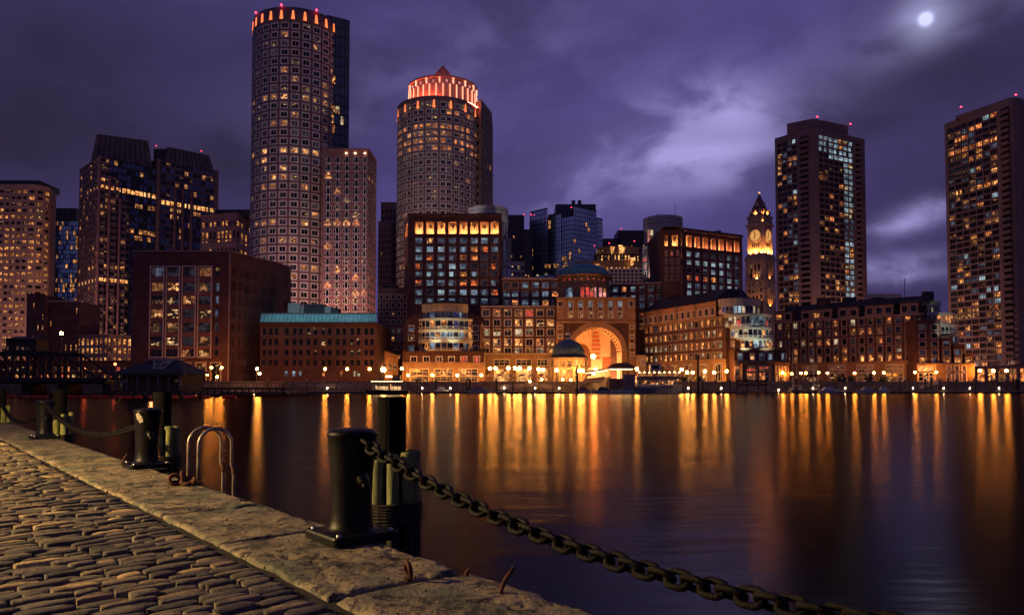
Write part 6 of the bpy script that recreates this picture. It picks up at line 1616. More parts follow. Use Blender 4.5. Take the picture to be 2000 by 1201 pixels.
def boathouse():
    Y = 150
    b = thing('boathouse', 'dark hip-roofed boathouse with a glazed roof dormer on timber piles', 'boathouse', (WX(296, Y), Y, 0))
    zf, ze, zr = WZ(766, Y), WZ(729.5, Y), WZ(702, Y)
    x0, x1 = WX(223, Y), WX(360, Y); xa, xb = WX(268, Y), WX(325, Y); dd = 13
    sl = mat('boathouse_shingle', (0.045, 0.045, 0.055), 0.75, var=0.25, scale=1.5)
    g = MB(); g.frustum([(x0 - 0.4, Y - 1), (x1 + 0.4, Y - 1), (x1 + 0.4, Y + dd), (x0 - .4, Y + dd)], ze, [(xa, Y + 5), (xb, Y + 5), (xb, Y + 7), (xa, Y + 7)], zr, sl); part('roof', g, b)
    g = MB(); g.box(xa - 0.4, xb + 0.4, Y + 4.6, Y + 7.4, zr, zr + 0.25, mat('ridge_pale', (0.42, 0.40, 0.44), 0.6, var=0)); part('ridge_cap', g, b)
    g = MB(); g.add([(WX(284, Y), Y + 3.8, zr - 0.1), (WX(322, Y), Y + 3.8, zr - 0.1), (WX(316, Y), Y + 0.9, ze + 1.0), (WX(296, Y), Y + 0.9, ze + 1.0), (WX(284, Y), Y + 4.4, zr - .1), (WX(322, Y), Y + 4.4, zr - .1)], [(3, 2, 1, 0), (0, 1, 5, 4)], MATS['dk2']); dm = part('dormer', g, b)
    for q0, q1 in (((284, 3.75, zr), (296, .85, ze + 1)), ((322, 3.75, zr), (316, .85, ze + 1)), ((296, .85, ze + 1), (316, .85, ze + 1)), ((303, 3.75, zr), (306, .85, ze + 1))):
        g = MB(); g.tube([(WX(q0[0], Y), Y + q0[1], q0[2]), (WX(q1[0], Y), Y + q1[1], q1[2])], 0.1, 4, mat('ridge_pale', (0, 0, 0))); part('dormer_bar', g, dm)
    boxpart(b, 'eave', x0 - 0.5, x1 + 0.5, Y - 1.1, Y - 0.9, ze - 0.3, ze + 0.12, darkm)
    boxpart(b, 'wall', x0 + 1.2, x1 - 1.2, Y + 1.2, Y + dd - 1, zf + 0.3, ze, darkr)
    for k in range(7):
        x = x0 + 0.8 + (x1 - x0 - 1.6) * k / 6; boxpart(b, 'post', x - 0.2, x + 0.2, Y - 0.5, Y - 0.1, zf + 0.3, ze - 0.3, mat('post_grey', (0.12, 0.11, 0.125), 0.8, var=0.1))
    for k, (x, st) in enumerate(((236, 'dk2'), (256, 'dk'), (284, 'dk'), (305, 'dk'), (344, 'dw'))): put_window(b, (WX(x, Y), Y + 1.15), zf + 1.0, 0, 1.4, 1.6, 'two', st, 0.03)
    boxpart(b, 'platform', WX(216, Y), WX(372, Y), Y - 2, Y + dd + 2, zf, zf + 0.3, wood)
    for k in range(12):
        x = WX(218 + 14 * k, Y); g = MB(); g.cyl((x, Y - 1.8), 0.2, -1, zf, 8, wood); part('pile', g, b)
    # handrail
    for z in (0.55, 1.05): part('rail', MB().tube([(WX(216, Y), Y - 1.9, zf + z), (WX(372, Y), Y - 1.9, zf + z)], 0.05, 5, mat('post_grey', (0, 0, 0))), b)
boathouse()
def left_pier():
    Y = 172
    b = thing('timber_pier', 'low dark timber pier along the water right of the boathouse', 'pier', (WX(430, Y), Y, 0))
    z = WZ(757, Y); x0, x1 = WX(345, Y), WX(560, Y)
    boxpart(b, 'deck', x0, x1, Y, Y + 30, z - 0.4, z, wood)
    for k in range(16):
        x = x0 + (x1 - x0) * (k + 0.5) / 16; g = MB(); g.cyl((x, Y + 0.3), 0.18, -1, z - 0.4, 8, wood); part('pile', g, b)
    g = MB()
    for k in range(30):
        x = x0 + (x1 - x0) * k / 29; g.box(x - 0.04, x + 0.04, Y + 0.2, Y + 0.28, z, z + 1.0, darkm)
    g.box(x0, x1, Y + 0.2, Y + 0.28, z + 1.0, z + 1.1, darkm); part('railing', g, b, kind='stuff')
left_pier()
# red float boom
rf = mat('red_float', (0.55, 0.045, 0.02), 0.45, var=0.3, scale=2)
fx = [(12, 31), (44, 61), (65, 81), (83, 96), (133, 152), (156, 172), (178, 193), (195, 213), (223, 238), (241, 258), (264, 279), (291, 297), (335, 349), (360, 386), (396, 412), (435, 462)]
pf = None
for i, (a, c) in enumerate(fx):
    Y = 138; xm = (WX(a, Y) + WX(c, Y)) / 2; w = (c - a) * Y / F
    lab = 'red barrier float on the water below the bridge and boathouse, {} from the left'.format(ORD[i])
    g = MB(Matrix.Rotation(R(90), 4, 'Y')); g.lathe([(0.01, -w / 2), (0.24, -w / 2), (0.34, -w / 2 + 0.2), (0.34, w / 2 - 0.2), (0.24, w / 2), (0.01, w / 2)], 10, rf)
    solo('barrier_float', g, lab, 'float', 'red floats of the barrier', (xm, Y, 0.22))
lamp('barrier_light', (WX(250, 120), 128, 3.5), 260, (1.0, 0.35, 0.12), 0.3)

# docks, mooring piles
fl_m = mat('dock_pale', (0.50, 0.44, 0.40), 0.8, var=0.2, scale=1)
def dock(x0, x1, Y, label, h=0.55, dep=2.6):
    b = thing('floating_dock', label, 'dock', (WX((x0 + x1) / 2, Y), Y, 0), 'floating docks')
    boxpart(b, 'float', WX(x0, Y), WX(x1, Y), Y, Y + dep, -0.2, h - 0.12, darkm)
    boxpart(b, 'deck', WX(x0, Y) - 0.05, WX(x1, Y) + 0.05, Y - 0.06, Y + dep + .06, h - 0.118, h, fl_m)
    for k in range(int((x1 - x0) / 14)):
        x = WX(x0 + 7 + 14 * k, Y); g = MB(); g.lathe([(0.01, 0), (0.13, 0), (0.09, 0.3), (0.2, 0.4), (0.01, 0.5)], 6, darkm, (x, Y + 0.4, h)); part('cleat', g, b)
for a, c, Y, t in ((814, 912, 216, 'floating dock below the curved glass bay block'), (968, 1012, 217, 'short floating dock left of the domed pavilion'), (1016, 1106, 214, 'floating dock below the domed pavilion'),
                   (1330, 1440, 217, 'floating dock below the orange-lit wharf building'), (1545, 1830, 219, 'long floating dock before the dark wharf building'), (1838, 2060, 217, 'floating dock running out of frame at the right'), (400, 560, 208, 'low floating dock at the foot of the warehouse'), (600, 716, 214, 'dark floating dock below the gangway truss')):
    dock(a, c, Y, t)
capm = mat('pile_cap', (0.62, 0.60, 0.58), 0.5, var=0)
pproto = {}
def mooring(px, ytop, Y, lab, r=0.28, cap=True):
    h = WZ(ytop, Y); key = (round(h, 1), r, cap)
    loc = (WX(px, Y), Y, 0)
    if key in pproto: o = copy_tree(pproto[key], loc); o['label'] = lab; return
    t = thing('mooring_pile', lab, 'mooring pile', loc, 'mooring piles at the docks')
    g = MB(); g.cyl((0, 0), r, -1.5, h - 0.35, 10, wood, r * 0.9); part('post', g, t, loc)
    if cap: g = MB(); g.lathe([(r * 1.05, h - 0.5), (r * 1.05, h - 0.3), (0.01, h)], 10, capm); part('cap', g, t, loc)
    pproto[key] = t
rows = [('dark mooring pile before the curved glass bay block, {} from the left', [(815, 737), (820, 737), (851, 738), (911, 738), (918, 738)], 219),
        ('dark mooring pile at the docks left of the domed pavilion, {} from the left', [(970, 738), (1002, 740), (1029, 739), (1053, 742)], 219),
        ('tall mooring pile beside the gangway house or boat, {} of two', [(1127, 713), (1363, 690)], 213),
        ('mooring pile below the orange-lit wharf building, {} from the left', [(1348, 738), (1372, 738), (1398, 738), (1425, 737)], 221),
        ('dark mooring pile along the quay of the long dark wharf building, {} from the left', [(1555, 735), (1600, 736), (1654, 740), (1676, 739), (1705, 740), (1731, 739), (1756, 737), (1767, 737), (1806, 737), (1818, 736), (1835, 737), (1851, 736)], 222),
        ('mooring pile at the foot of the right-edge tower, {} from the left', [(1867, 737), (1902, 737), (1935, 737), (1942, 738), (1964, 738), (1978, 735), (1984, 737), (1988, 737)], 222),
        ('thin pale-topped post at the landing below the teal-roofed building, {} from the left', [(497, 753), (523, 740), (552, 746), (600, 740), (615, 743), (657, 742)], 216)]
for lab, sp, Y in rows:
    for i, (px, yt) in enumerate(sp): mooring(px, yt, Y, lab.format(ORD[i]), 0.30 if Y != 216 else 0.16)
dk_l = emis('dock_lamp', (1.0, 0.58, 0.26), 190.0, True)
dproto = None
for i, (px, Y) in enumerate(((497, 209.5), (640, 215.5), (825, 217.5), (880, 217.5), (985, 218.5), (1045, 215.5), (1092, 215.5), (1344, 218.5), (1408, 218.5), (1520, 220.5), (1587, 220.5), (1650, 220.5), (1721, 220.5), (1782, 220.5), (1842, 218.5), (1893, 218.5), (1950, 218.5))):
    loc = (WX(px, Y), Y, 0.55 if Y != 220.5 or px > 1530 else 0.0)
    where = ('under the brick warehouse', 'by the white lattice gangway', 'below the curved glass bay block', 'below the curved glass bay block', 'left of the domed pavilion', 'below the domed pavilion', 'below the domed pavilion', 'below the orange-lit wharf building', 'below the orange-lit wharf building',
             'below the long dark wharf building', 'below the long dark wharf building', 'below the long dark wharf building', 'below the long dark wharf building', 'below the long dark wharf building', 'below the right-edge tower', 'below the right-edge tower', 'below the right-edge tower')
    k = where[:i].count(where[i])
    lab = 'small pale lamp on the dock ' + where[i] + (', {} from the left'.format(ORD[k]) if where.count(where[i]) > 1 else '')
    if dproto is None:
        dproto = thing('dock_lamp', lab, 'dock lamp', loc, 'dock lamps')
        g = MB(); g.lathe([(0.10, 0), (0.10, 0.75), (0.01, 0.75)], 8, fl_m); part('pedestal', g, dproto, loc)
        g = MB(); g.ball((0, 0, 0.88), 0.13, dk_l, 8, 6); part('globe', g, dproto, loc)
    else: o = copy_tree(dproto, loc); o['label'] = lab
def spot(name, px, py, Y, tx, ty, TY, pw, col, cone=70):
    q = W(px, py, Y); d = W(tx, ty, TY) - q
    l = bpy.data.lights.new(name, 'SPOT'); l.energy = pw; l.color = col; l.shadow_soft_size = 0.3; l.spot_size = R(cone); l.spot_blend = 0.6
    o = bpy.data.objects.new(name, l); COL.objects.link(o); o.location = q; o.rotation_euler = d.to_track_quat('-Z', 'Y').to_euler()
for px, tx, Y, pw in ((845, 850, 245, 2600), (890, 885, 245, 2600), (1455, 1455, 238, 1900), (1500, 1490, 236, 1900), (1845, 1850, 237, 2000)):
    spot('bay_fill_spot', px, 689 if px < 1800 else 668, Y, tx, 622 if px < 1800 else 612, 250, pw, (0.90, 1.0, 0.72), 70 if px < 1800 else 50)  # unseen spots added in front to brighten the glass bays
for px, py, Y, tx, ty, TY, pw in ((640, 603, 264, 590, 330, 360, 36000), (660, 606, 256, 670, 430, 345, 8500), (840, 418, 306, 850, 400, 385, 10500), (890, 418, 306, 868, 330, 385, 10500)):
    spot('tower_fill_spot', px, py, Y, tx, ty, TY, pw, (1.0, 0.80, 0.80), 70)  # unseen spots added to lift the tower walls and window trims
for px, tx, py, Y, pw in ((1262, 1275, 545, 318, 4200), (1296, 1296, 548, 318, 4200), (990, 960, 470, 322, 2600)):
    spot('turret_floodlight', px, py, Y, tx, py - 60, 334, pw, (1.0, 0.86, 0.74))
g = thing('timber_fender', 'dark timber fender frame at the corner of the wharf end block', 'fender frame', (WX(1465, 220), 220, 0))
for x in (1439, 1458, 1480, 1495): boxpart(g, 'post', WX(x - 1.2, 220), WX(x + 1.2, 220), 220, 220.4, -1, WZ(741, 220), wood)
for z in (743, 752): boxpart(g, 'beam', WX(1437, 220), WX(1497, 220), 219.7, 219.99, WZ(z + 1.5, 220), WZ(z - 1.5, 220), wood)
part('brace', MB().tube([(WX(1440, 220), 219.6, WZ(757, 220)), (WX(1458, 220), 219.6, WZ(742, 220))], 0.15, 5, wood), g)

# boats
white = mat('boat_white', (0.70, 0.68, 0.66), 0.4, var=0.05)
bcover = mat('boat_cover', (0.36, 0.24, 0.26), 0.7, var=0.15)
def hull(mb, L, Wd, H, m, sheer=0.25, bow=0.35, x0=0.0):
    n = 12; vs = []
    for i in range(n + 1):
        t = i / n; w = Wd / 2 * (1 - max(0, (t - (1 - bow)) / bow) ** 2.0) * (0.86 + 0.14 * min(1, t * 4)); w = max(w, 0.02)
        x = x0 - L / 2 + L * t; zt = H * (1 + sheer * max(0, t - 0.4))
        vs += [(x, -w, zt), (x - (0.04 * L if t > .8 else 0) * (t - .8) * 5, -w * 0.72, 0), (x - (0.04 * L if t > .8 else 0) * (t - .8) * 5, w * 0.72, 0), (x, w, zt)]
    fs = []
    for i in range(n):
        for j in range(3): fs.append((4 * i + j, 4 * i + j + 1, 4 * i + 4 + j + 1, 4 * i + 4 + j))
        fs.append((4 * i + 3, 4 * i, 4 * i + 4, 4 * i + 7))
    fs.append((0, 3, 2, 1))
    return mb.add(vs, fs, m)
def motorboat(px, Y, L, label, cov, rz=0.0):
    loc = (WX(px, Y), Y, 0.05)
    t = thing('motorboat', label, 'boat', loc, 'small boats at the docks')
    part('hull', hull(MB(), L, L * 0.34, 0.8, white), t, loc, rz)
    g = MB(); g.frustum([(-L * 0.36, -L * 0.12), (L * 0.26, -L * 0.12), (L * 0.26, L * 0.12), (-L * .36, L * .12)], 0.82, [(-L * 0.2, -L * 0.08), (L * 0.06, -L * .08), (L * .06, L * .08), (-L * .2, L * .08)], 1.75, cov)
    part('cover', g, t, loc, rz)
    g = MB(); g.box(-L * 0.53, -L * 0.45, -0.25, 0.25, 0.2, 1.15, darkm); part('outboard', g, t, loc, rz)
    return t
motorboat(938, 213, 7.2, 'covered white motorboat moored left of the domed pavilion', bcover)
motorboat(864, 219, 4.2, 'small motorboat at the dock below the curved glass bay block', white)
motorboat(1180, 212, 6.4, 'small dark motorboat in front of the gangway house', darkm)
motorboat(1220, 212, 5.6, 'blue-grey tarpaulin-covered launch right of the gangway house', mat('tarp_blue', (0.16, 0.19, 0.27), 0.6, var=0.2), R(180))
motorboat(1618, 218.0, 6.0, 'low white motorboat moored below the first white shopfront on the right', white)
motorboat(1690, 217.5, 5.4, 'low white motorboat near the middle of the long dock', greyp, R(180))
motorboat(1725, 217, 3.6, 'small white dinghy at the right half of the long dock', white)
motorboat(1140, 214, 5.0, 'open dinghy beside the domed pavilion landing', mat('hull_brown', (.2, .14, .1), .6, var=.2))
for x, yt, lab in ((1548, 687, 'moored sailboat with the shortest left mast'), (1556, 680, 'moored sailboat with the tall middle mast'), (1589, 680, 'moored sailboat with the right-hand mast')):
    Y = 224; loc = (WX(x, Y), Y, 0.05); t = thing('sailboat', lab + ' before the white shopfronts', 'sailboat', loc, 'sailboats')
    part('hull', hull(MB(), 7.5, 2.2, 0.8, darkm), t, loc, R(80))
    g = MB(); g.cyl((0, 0), 0.11, 0.6, WZ(yt, Y), 6, white, 0.07); part('mast', g, t, loc)
    g = MB(); g.tube([(0, 0, 2.2), (0.4, -3.0, 2.1)], 0.09, 6, white); part('boom', g, t, loc)
    g = MB(); g.box(-0.7, 0.7, -1.6, 1.2, 0.82, 1.3, greyp); part('cabin', g, t, loc)

def tour_boat():
    Y = 226; loc = (WX(1287, Y), Y, 0)
    t = thing('tour_boat', 'white two-deck excursion boat with lit windows moored before the wharf building', 'boat', loc)
    L = 14.2
    part('hull', hull(MB(), L, 4.6, 2.0, mat('tour_hull', (0.42, 0.40, 0.42), 0.5, var=0.1), 0.5, 0.3), t, loc)
    g = MB(); g.box(-L * 0.49, L * 0.34, -2.0, 2.0, 2.05, 4.0, white); g.box(-L * 0.50, L * 0.42, -2.3, 2.3, 4.0, 4.9, mat('canopy_brown', (0.20, 0.13, 0.11), 0.7, var=0.1)); c = part('cabin', g, t, loc)
    for k in range(13):
        g = MB(); x = -L * 0.46 + k * L * 0.80 / 13; g.box(x, x + 0.66, -2.05, -1.99, 2.5, 3.6, MATS['w1'] if k % 3 else MATS['wl']); part('window', g, c, loc)
    g = MB(); g.box(-L * 0.5, L * 0.46, -2.1, 2.1, 4.9, 5.0, white); part('upper_deck', g, t, loc)
    for k in range(12):
        x = -L * 0.48 + k * L * 0.94 / 11; g = MB(); g.cyl((x, -2.0), 0.06, 5.0, 6.4, 5, white); part('stanchion', g, t, loc)
    g = MB(); g.box(-L * 0.50, L * 0.47, -2.2, 2.2, 6.4, 6.6, mat('canopy_brown', (0, 0, 0))); part('canopy', g, t, loc)
    g = MB(); g.box(-L * 0.2, L * 0.02, -1.2, 1.2, 6.62, 8.6, white); g.box(-L * 0.17, -L * .02, -1.25, -1.19, 7.2, 8.2, MATS['dk']); part('wheelhouse', g, t, loc)
    for q in (((-L * .10, 9.6), (-L * 0.45, 6.7)), ((-L * .10, 9.6), (L * 0.4, 6.7))): g = MB(); g.tube([(q[0][0], 0, q[0][1]), (q[1][0], 0, q[1][1])], 0.07, 5, white); part('stay', g, t, loc)
    g = MB(); g.box(0.0, 3.6, -2.31, -2.2, 1.5, 1.8, darkm); part('name_board', g, t, loc)
    for k in range(9): g = MB(); g.ball((-6.2 + 1.5 * k, -1.6, 6.15), 0.15, emis('deck_light', (1.0, 0.55, 0.2), 55.0, True), 6, 4); part('deck_light', g, t, loc)
tour_boat()
def gangway_house():
    Y = 222; b = thing('gangway_house', 'floating ticket house with an arched dark canopy and lit covered gangway', 'pontoon', (WX(1190, Y), Y, 0))
    can = mat('canopy_brown', (0.20, 0.13, 0.11)); blu = mat('canvas_blue', (0.13, 0.12, 0.18), 0.6, var=0.25, scale=1)
    x0, x1, xm = WX(1189, Y), WX(1240, Y), WX(1217, Y)
    boxpart(b, 'pontoon', WX(1150, Y), WX(1275, Y), Y - 3, Y + 8, -0.2, 0.75, darkm)
    for k in range(6): boxpart(b, 'skirt_panel', WX(1225 + 9.4 * k, Y - 3), WX(1233.6 + 9.4 * k, Y - 3), Y - 3.2, Y - 3.01, 0.0, 1.5, mat('skirt_blue', (0.10, 0.14, 0.20), 0.5, var=0.2))
    z1, z2, zc = WZ(739, Y), WZ(720, Y), WZ(708, Y)
    boxpart(b, 'lower_wall', x0, xm - 0.02, Y, Y + 6, 0.75, z1, mat('canvas_plum', (0.10, 0.065, 0.085), 0.7, var=0.2)); boxpart(b, 'lower_wall', xm + .02, x1, Y - .2, Y + 6, 0.75, z1, blu)
    for x in (x0 + 0.1, xm, x1 - 0.1):
        for y in (Y + 0.1, Y + 5.9): boxpart(b, 'post', x - 0.09, x + 0.09, y - 0.09, y + 0.09, z1, z2, darkm)
    boxpart(b, 'screen', xm + 0.3, x1, Y + 0.3, Y + 0.4, z1 + .02, z1 + 1.2, blu)
    g = MB(); n = 8
    vs = []
    for k in range(n + 1):
        t = k / n; x = x0 - 0.2 + (x1 - x0 + 0.4) * t; z = z2 + (zc - z2) * (1 - abs(2 * t - 1) ** 3)
        vs += [(x, Y - 0.4, z), (x, Y + 6.4, z)]
    g.add(vs, [(2 * k, 2 * k + 2, 2 * k + 3, 2 * k + 1) for k in range(n)], can)
    g.add([vs[2 * k] for k in range(n + 1)] + [(x1 + 0.2, Y - .4, z2 - .01), (x0 - 0.2, Y - .4, z2 - .01)], [tuple(range(n + 3))], can); part('canopy', g, b)
    boxpart(b, 'lit_ceiling', x0 + .5, x1 - .5, Y + 0.8, Y + 5.5, z2 - 0.12, z2 - 0.06, emis('ceiling_light', (1.0, 0.55, 0.2), 16.0, True))
    # covered gangway sloping up to the quay
    gx0, gx1 = WX(1145, 236), x0; gz0, gz1 = WZ(734, 236), WZ(723, Y)
    A, B_ = Vector((gx0, 236, WZ(747, 236))), Vector((gx1, Y + 3, WZ(742, Y)))
    up = Vector((0, 0, 1))
    def bar(name, a, c, r, m): return part(name, MB().tube([a, c], r, 4, m), b)
    d = B_ - A; side = Vector((-d.y, d.x, 0)).normalized() * 1.0
    for s in (-1, 1):
        o = side * s
        bar('gangway_rail', A + o + up * 1.0, B_ + o + up * 1.0, 0.09, can); bar('gangway_rail', A + o, B_ + o, 0.15, white)
        for k in range(11): p = A + d * (k / 10) + o; bar('gangway_post', p, p + up * 3.0, 0.06, can)
    g = MB(); vs = []
    for p in (A, B_): vs += [p + side * -1.3 + up * 3.0, p + up * 3.6, p + side * 1.3 + up * 3.0]
    g.add(vs, [(0, 3, 4, 1), (1, 4, 5, 2)], can); part('gangway_roof', g, b)
    g = MB(); vs = []
    for p in (A, B_): vs += [p + side * -0.9 + up * 2.92, p + side * 0.9 + up * 2.92]
    g.add(vs, [(0, 1, 3, 2)], emis('gangway_light', (1.0, 0.55, 0.2), 9.0, True)); part('gangway_light', g, b)
    g = MB(); vs = []
    for p in (A, B_): vs += [p + side * -1, p + side * 1]
    g.add(vs, [(0, 1, 3, 2)], fl_m); part('gangway_floor', g, b)
    # side panel that shows the lit interior
    g = MB(); vs = []
    for p in (A, B_): vs += [p + side * -1 + up * 0.1, p + side * -1 + up * 0.95, p + side * 1 + up * .1, p + side * 1 + up * .95]
    g.add(vs, [(0, 1, 5, 4), (2, 6, 7, 3)], can); part('gangway_panel', g, b)
gangway_house()
def ferry():
    Y = 196; loc = (WX(756, Y), Y, 0); b = thing('ferry', 'dark harbour ferry with a brightly lit open cabin, below the timber shed', 'ferry', loc)
    L = 11.6
    part('hull', hull(MB(), L, 4.0, 0.95, darkm, 0.7, 0.4), b, loc, R(180))
    g = MB(); g.box(-L * 0.42, L * 0.42, -1.7, 1.7, 0.96, 1.06, fl_m); part('deck', g, b, loc)
    for k in range(9):
        x = -4.0 + k * 1.0
        for y in (-1.6, 1.6): g = MB(); g.cyl((x, y), 0.07, 1.05, 3.4, 5, darkm); part('stanchion', g, b, loc)
    g = MB(); g.box(-4.4, 4.4, -1.9, 1.9, 3.4, 3.6, darkm); part('canopy', g, b, loc)
    g = MB(); g.box(-4.0, 4.0, -0.7, 0.7, 3.28, 3.38, emis('ferry_light', (1.0, 0.62, 0.28), 9.0, True)); part('ceiling_light', g, b, loc)
    g = MB(); g.box(-3.8, 3.6, 1.2, 1.5, 1.06, 2.0, white); g.box(-3.4, -2.8, -0.8, 0.8, 1.06, 2.3, white); g.box(0.4, 1.0, -0.8, .8, 1.06, 2.6, tanl); part('seats', g, b, loc)
    g = MB(); g.box(1.6, 3.6, -1.2, 1.2, 3.62, 5.0, darkm); wh = part('wheelhouse', g, b, loc)
    g = MB(); g.box(1.75, 3.45, -1.24, -1.19, 4.1, 4.8, MATS['dw']); part('window', g, wh, loc)
    for x, h in ((-4.2, 7.0), (-2.0, 6.0), (4.6, 7.4), (5.2, 5.0)): g = MB(); g.cyl((x, 0.4), 0.09, 1.0, h, 6, darkm); part('mast', g, b, loc)
    g = MB(); g.box(-0.4, 1.2, 0.2, 0.6, 4.4, 4.8, globe_s); part('flood_lamp', g, b, loc)
ferry()
def truss_gangway(px0, px1, Y, ya, yb, label):
    x0, x1 = WX(px0, Y), WX(px1, Y); b = thing('gangway', label, 'gangway', ((x0 + x1) / 2, Y, 0), 'white gangways')
    za0, za1, zb0, zb1 = WZ(ya + 5.5, Y), WZ(ya, Y), WZ(yb + 5.5, Y), WZ(yb, Y)
    wg = mat('gangway_white', (0.45, 0.38, 0.38), 0.5, var=0)
    for y in (Y, Y + 1.4):
        for (p, q) in ((za0, zb0), (za1, zb1)): part('chord', MB().tube([(x0, y, p), (x1, y, q)], 0.07, 4, wg), b)
        n = 22
        for k in range(n + 1):
            x = x0 + (x1 - x0) * k / n; a = za0 + (zb0 - za0) * k / n; c = za1 + (zb1 - za1) * k / n
            part('upright', MB().tube([(x, y, a), (x, y, c)], 0.035, 4, wg), b)
            if k < n: part('brace', MB().tube([(x, y, a if k % 2 else c), (x0 + (x1 - x0) * (k + 1) / n, y, (za1 + (zb1 - za1) * (k + 1) / n) if k % 2 else (za0 + (zb0 - za0) * (k + 1) / n))], 0.03, 4, wg), b)
    g = MB(); g.add([(x0, Y, za0), (x1, Y, zb0), (x1, Y + 1.4, zb0), (x0, Y + 1.4, za0)], [(0, 1, 2, 3)], fl_m); part('floor', g, b)
truss_gangway(590, 722, 218, 752, 747.5, 'long white lattice gangway below the teal-roofed building')
truss_gangway(975, 1026, 219, 753.5, 749, 'white lattice gangway left of the domed pavilion')
truss_gangway(1030, 1078, 221, 746, 752.5, 'white lattice gangway sloping down to the right before the domed pavilion')
truss_gangway(1800, 1832, 222, 752, 744, 'short steep gangway at the right end of the long dock')
# terrace umbrellas and tables before the hotel
def umbrella(px, Y, col, label):
    loc = (WX(px, Y), Y, GZ); t = thing('terrace_umbrella', label, 'umbrella', loc, 'terrace umbrellas')
    g = MB(); g.lathe([(1.25, 2.1), (1.27, 2.16), (0.02, 2.75)], 8, col); part('canopy', g, t, loc)
    g = MB(); g.cyl((0, 0), 0.035, 0, 2.72, 6, darkm); g.cyl((0, 0), 0.3, 0.0, 0.08, 8, darkm); part('pole', g, t, loc)
    g = MB(); g.cyl((0, 0), 0.5, 0.70, 0.74, 10, trimw); part('table_top', g, t, loc)
ucol = (mat('umbrella_cream', (0.55, 0.42, 0.28), 0.8, var=0.1), mat('umbrella_red', (0.30, 0.05, 0.035), 0.8, var=0.1))
ORD2 = [(955, 0), (976, 1), (998, 0), (1019, 1), (1041, 0), (1057, 1)]
for i, (x, k) in enumerate(ORD2): umbrella(x, 247 if i % 2 else 250, ucol[k], ('cream', 'dark red')[k] + ' terrace umbrella before the hotel shopfronts, {} of its colour from the left'.format(ORD[i // 2]))
for i, x in enumerate((806, 832, 855, 878, 905, 928)): umbrella(x, 243.5, ucol[0], 'cream terrace umbrella below the curved glass bay block, {} from the left'.format(ORD[i]))

# quay railings and shrubs
def railing(x0, x1, Y, label):
    b = thing('railing', label, 'railing', (WX((x0 + x1) / 2, Y), Y, GZ), 'quay railings')
    a, c = WX(x0, Y), WX(x1, Y); z = GZ + 0.25; n = int((c - a) / 1.6)
    for h in (0.5, 1.0): boxpart(b, 'rail', a, c, Y - 0.03, Y + 0.03, z + h - 0.03, z + h + 0.03, darkm)
    for k in range(n + 1):
        x = a + (c - a) * k / n; boxpart(b, 'post', x - 0.035, x + 0.035, Y - .035, Y + .035, z, z + 1.05, darkm)
railing(805, 945, 236, 'dark quay railing below the curved glass bay block'); railing(950, 1075, 238.5, 'dark quay railing before the pale hotel shopfronts')
railing(1440, 1640, 238.6, 'dark quay railing below the end block and first white shopfront'); railing(1642, 1900, 238.6, 'dark quay railing at the right half of the dark wharf building')
leafm = mat('shrub_leaf', (0.05, 0.065, 0.035), 0.7, var=0.5, scale=2)
def shrub(px, py, Y, r, label, seed):
    q = W(px, py, Y); rr = random.Random(seed); base = (q.x, Y, GZ)
    t = thing('clipped_shrub', label, 'shrub', base, 'shrubs in tubs on the quay')
    g = MB()
    for k in range(150):
        u = Vector((rr.gauss(0, 1), rr.gauss(0, 1), rr.gauss(0, 1))).normalized() * r * (0.55 + 0.5 * rr.random() ** 0.5)
        c = Vector((0, 0, q.z - GZ)) + u; a = Vector((rr.gauss(0, 1), rr.gauss(0, 1), rr.gauss(0, 1))).normalized() * r * 0.28; e = u.cross(a).normalized() * r * 0.22
        g.add([c - a, c + e, c + a, c - e], [(0, 1, 2, 3)], leafm)
    part('crown', g, t, base, kind='stuff')
    g = MB(); g.lathe([(0.45, 0), (0.6, 0.7), (0.5, 0.7)], 10, darkm); g.cyl((0, 0), 0.07, 0.6, q.z - GZ, 6, wood); part('tub', g, t, base)
for i, x in enumerate((1636, 1645, 1662, 1697, 1723)): shrub(x, 741.5, 240.5 - 0.8, 1.25, 'round clipped shrub between white shopfronts on the right, {} from the left'.format(ORD[i]), 400 + i)
for i, x in enumerate((1336, 1364)): shrub(x, 740, 239.3, 1.1, 'round clipped shrub before the orange-lit wharf building, {} of two'.format(ORD[i]), 410 + i)
flush_stuff()
# ================================================================== the near quay
ZQ = 1.4
E0 = Vector((0.53, 3.9, 0)); ED = Vector((-0.64, 0.77, 0)).normalized(); EI = Vector((-ED.y, ED.x, 0))   # along the edge, inland
def Q(s, t, z=ZQ): p = E0 + ED * s + EI * t; return Vector((p.x, p.y, z))
QM = Matrix.Translation(E0) @ Matrix.Rotation(math.atan2(ED.y, ED.x), 4, 'Z')   # local x along the edge, y inland

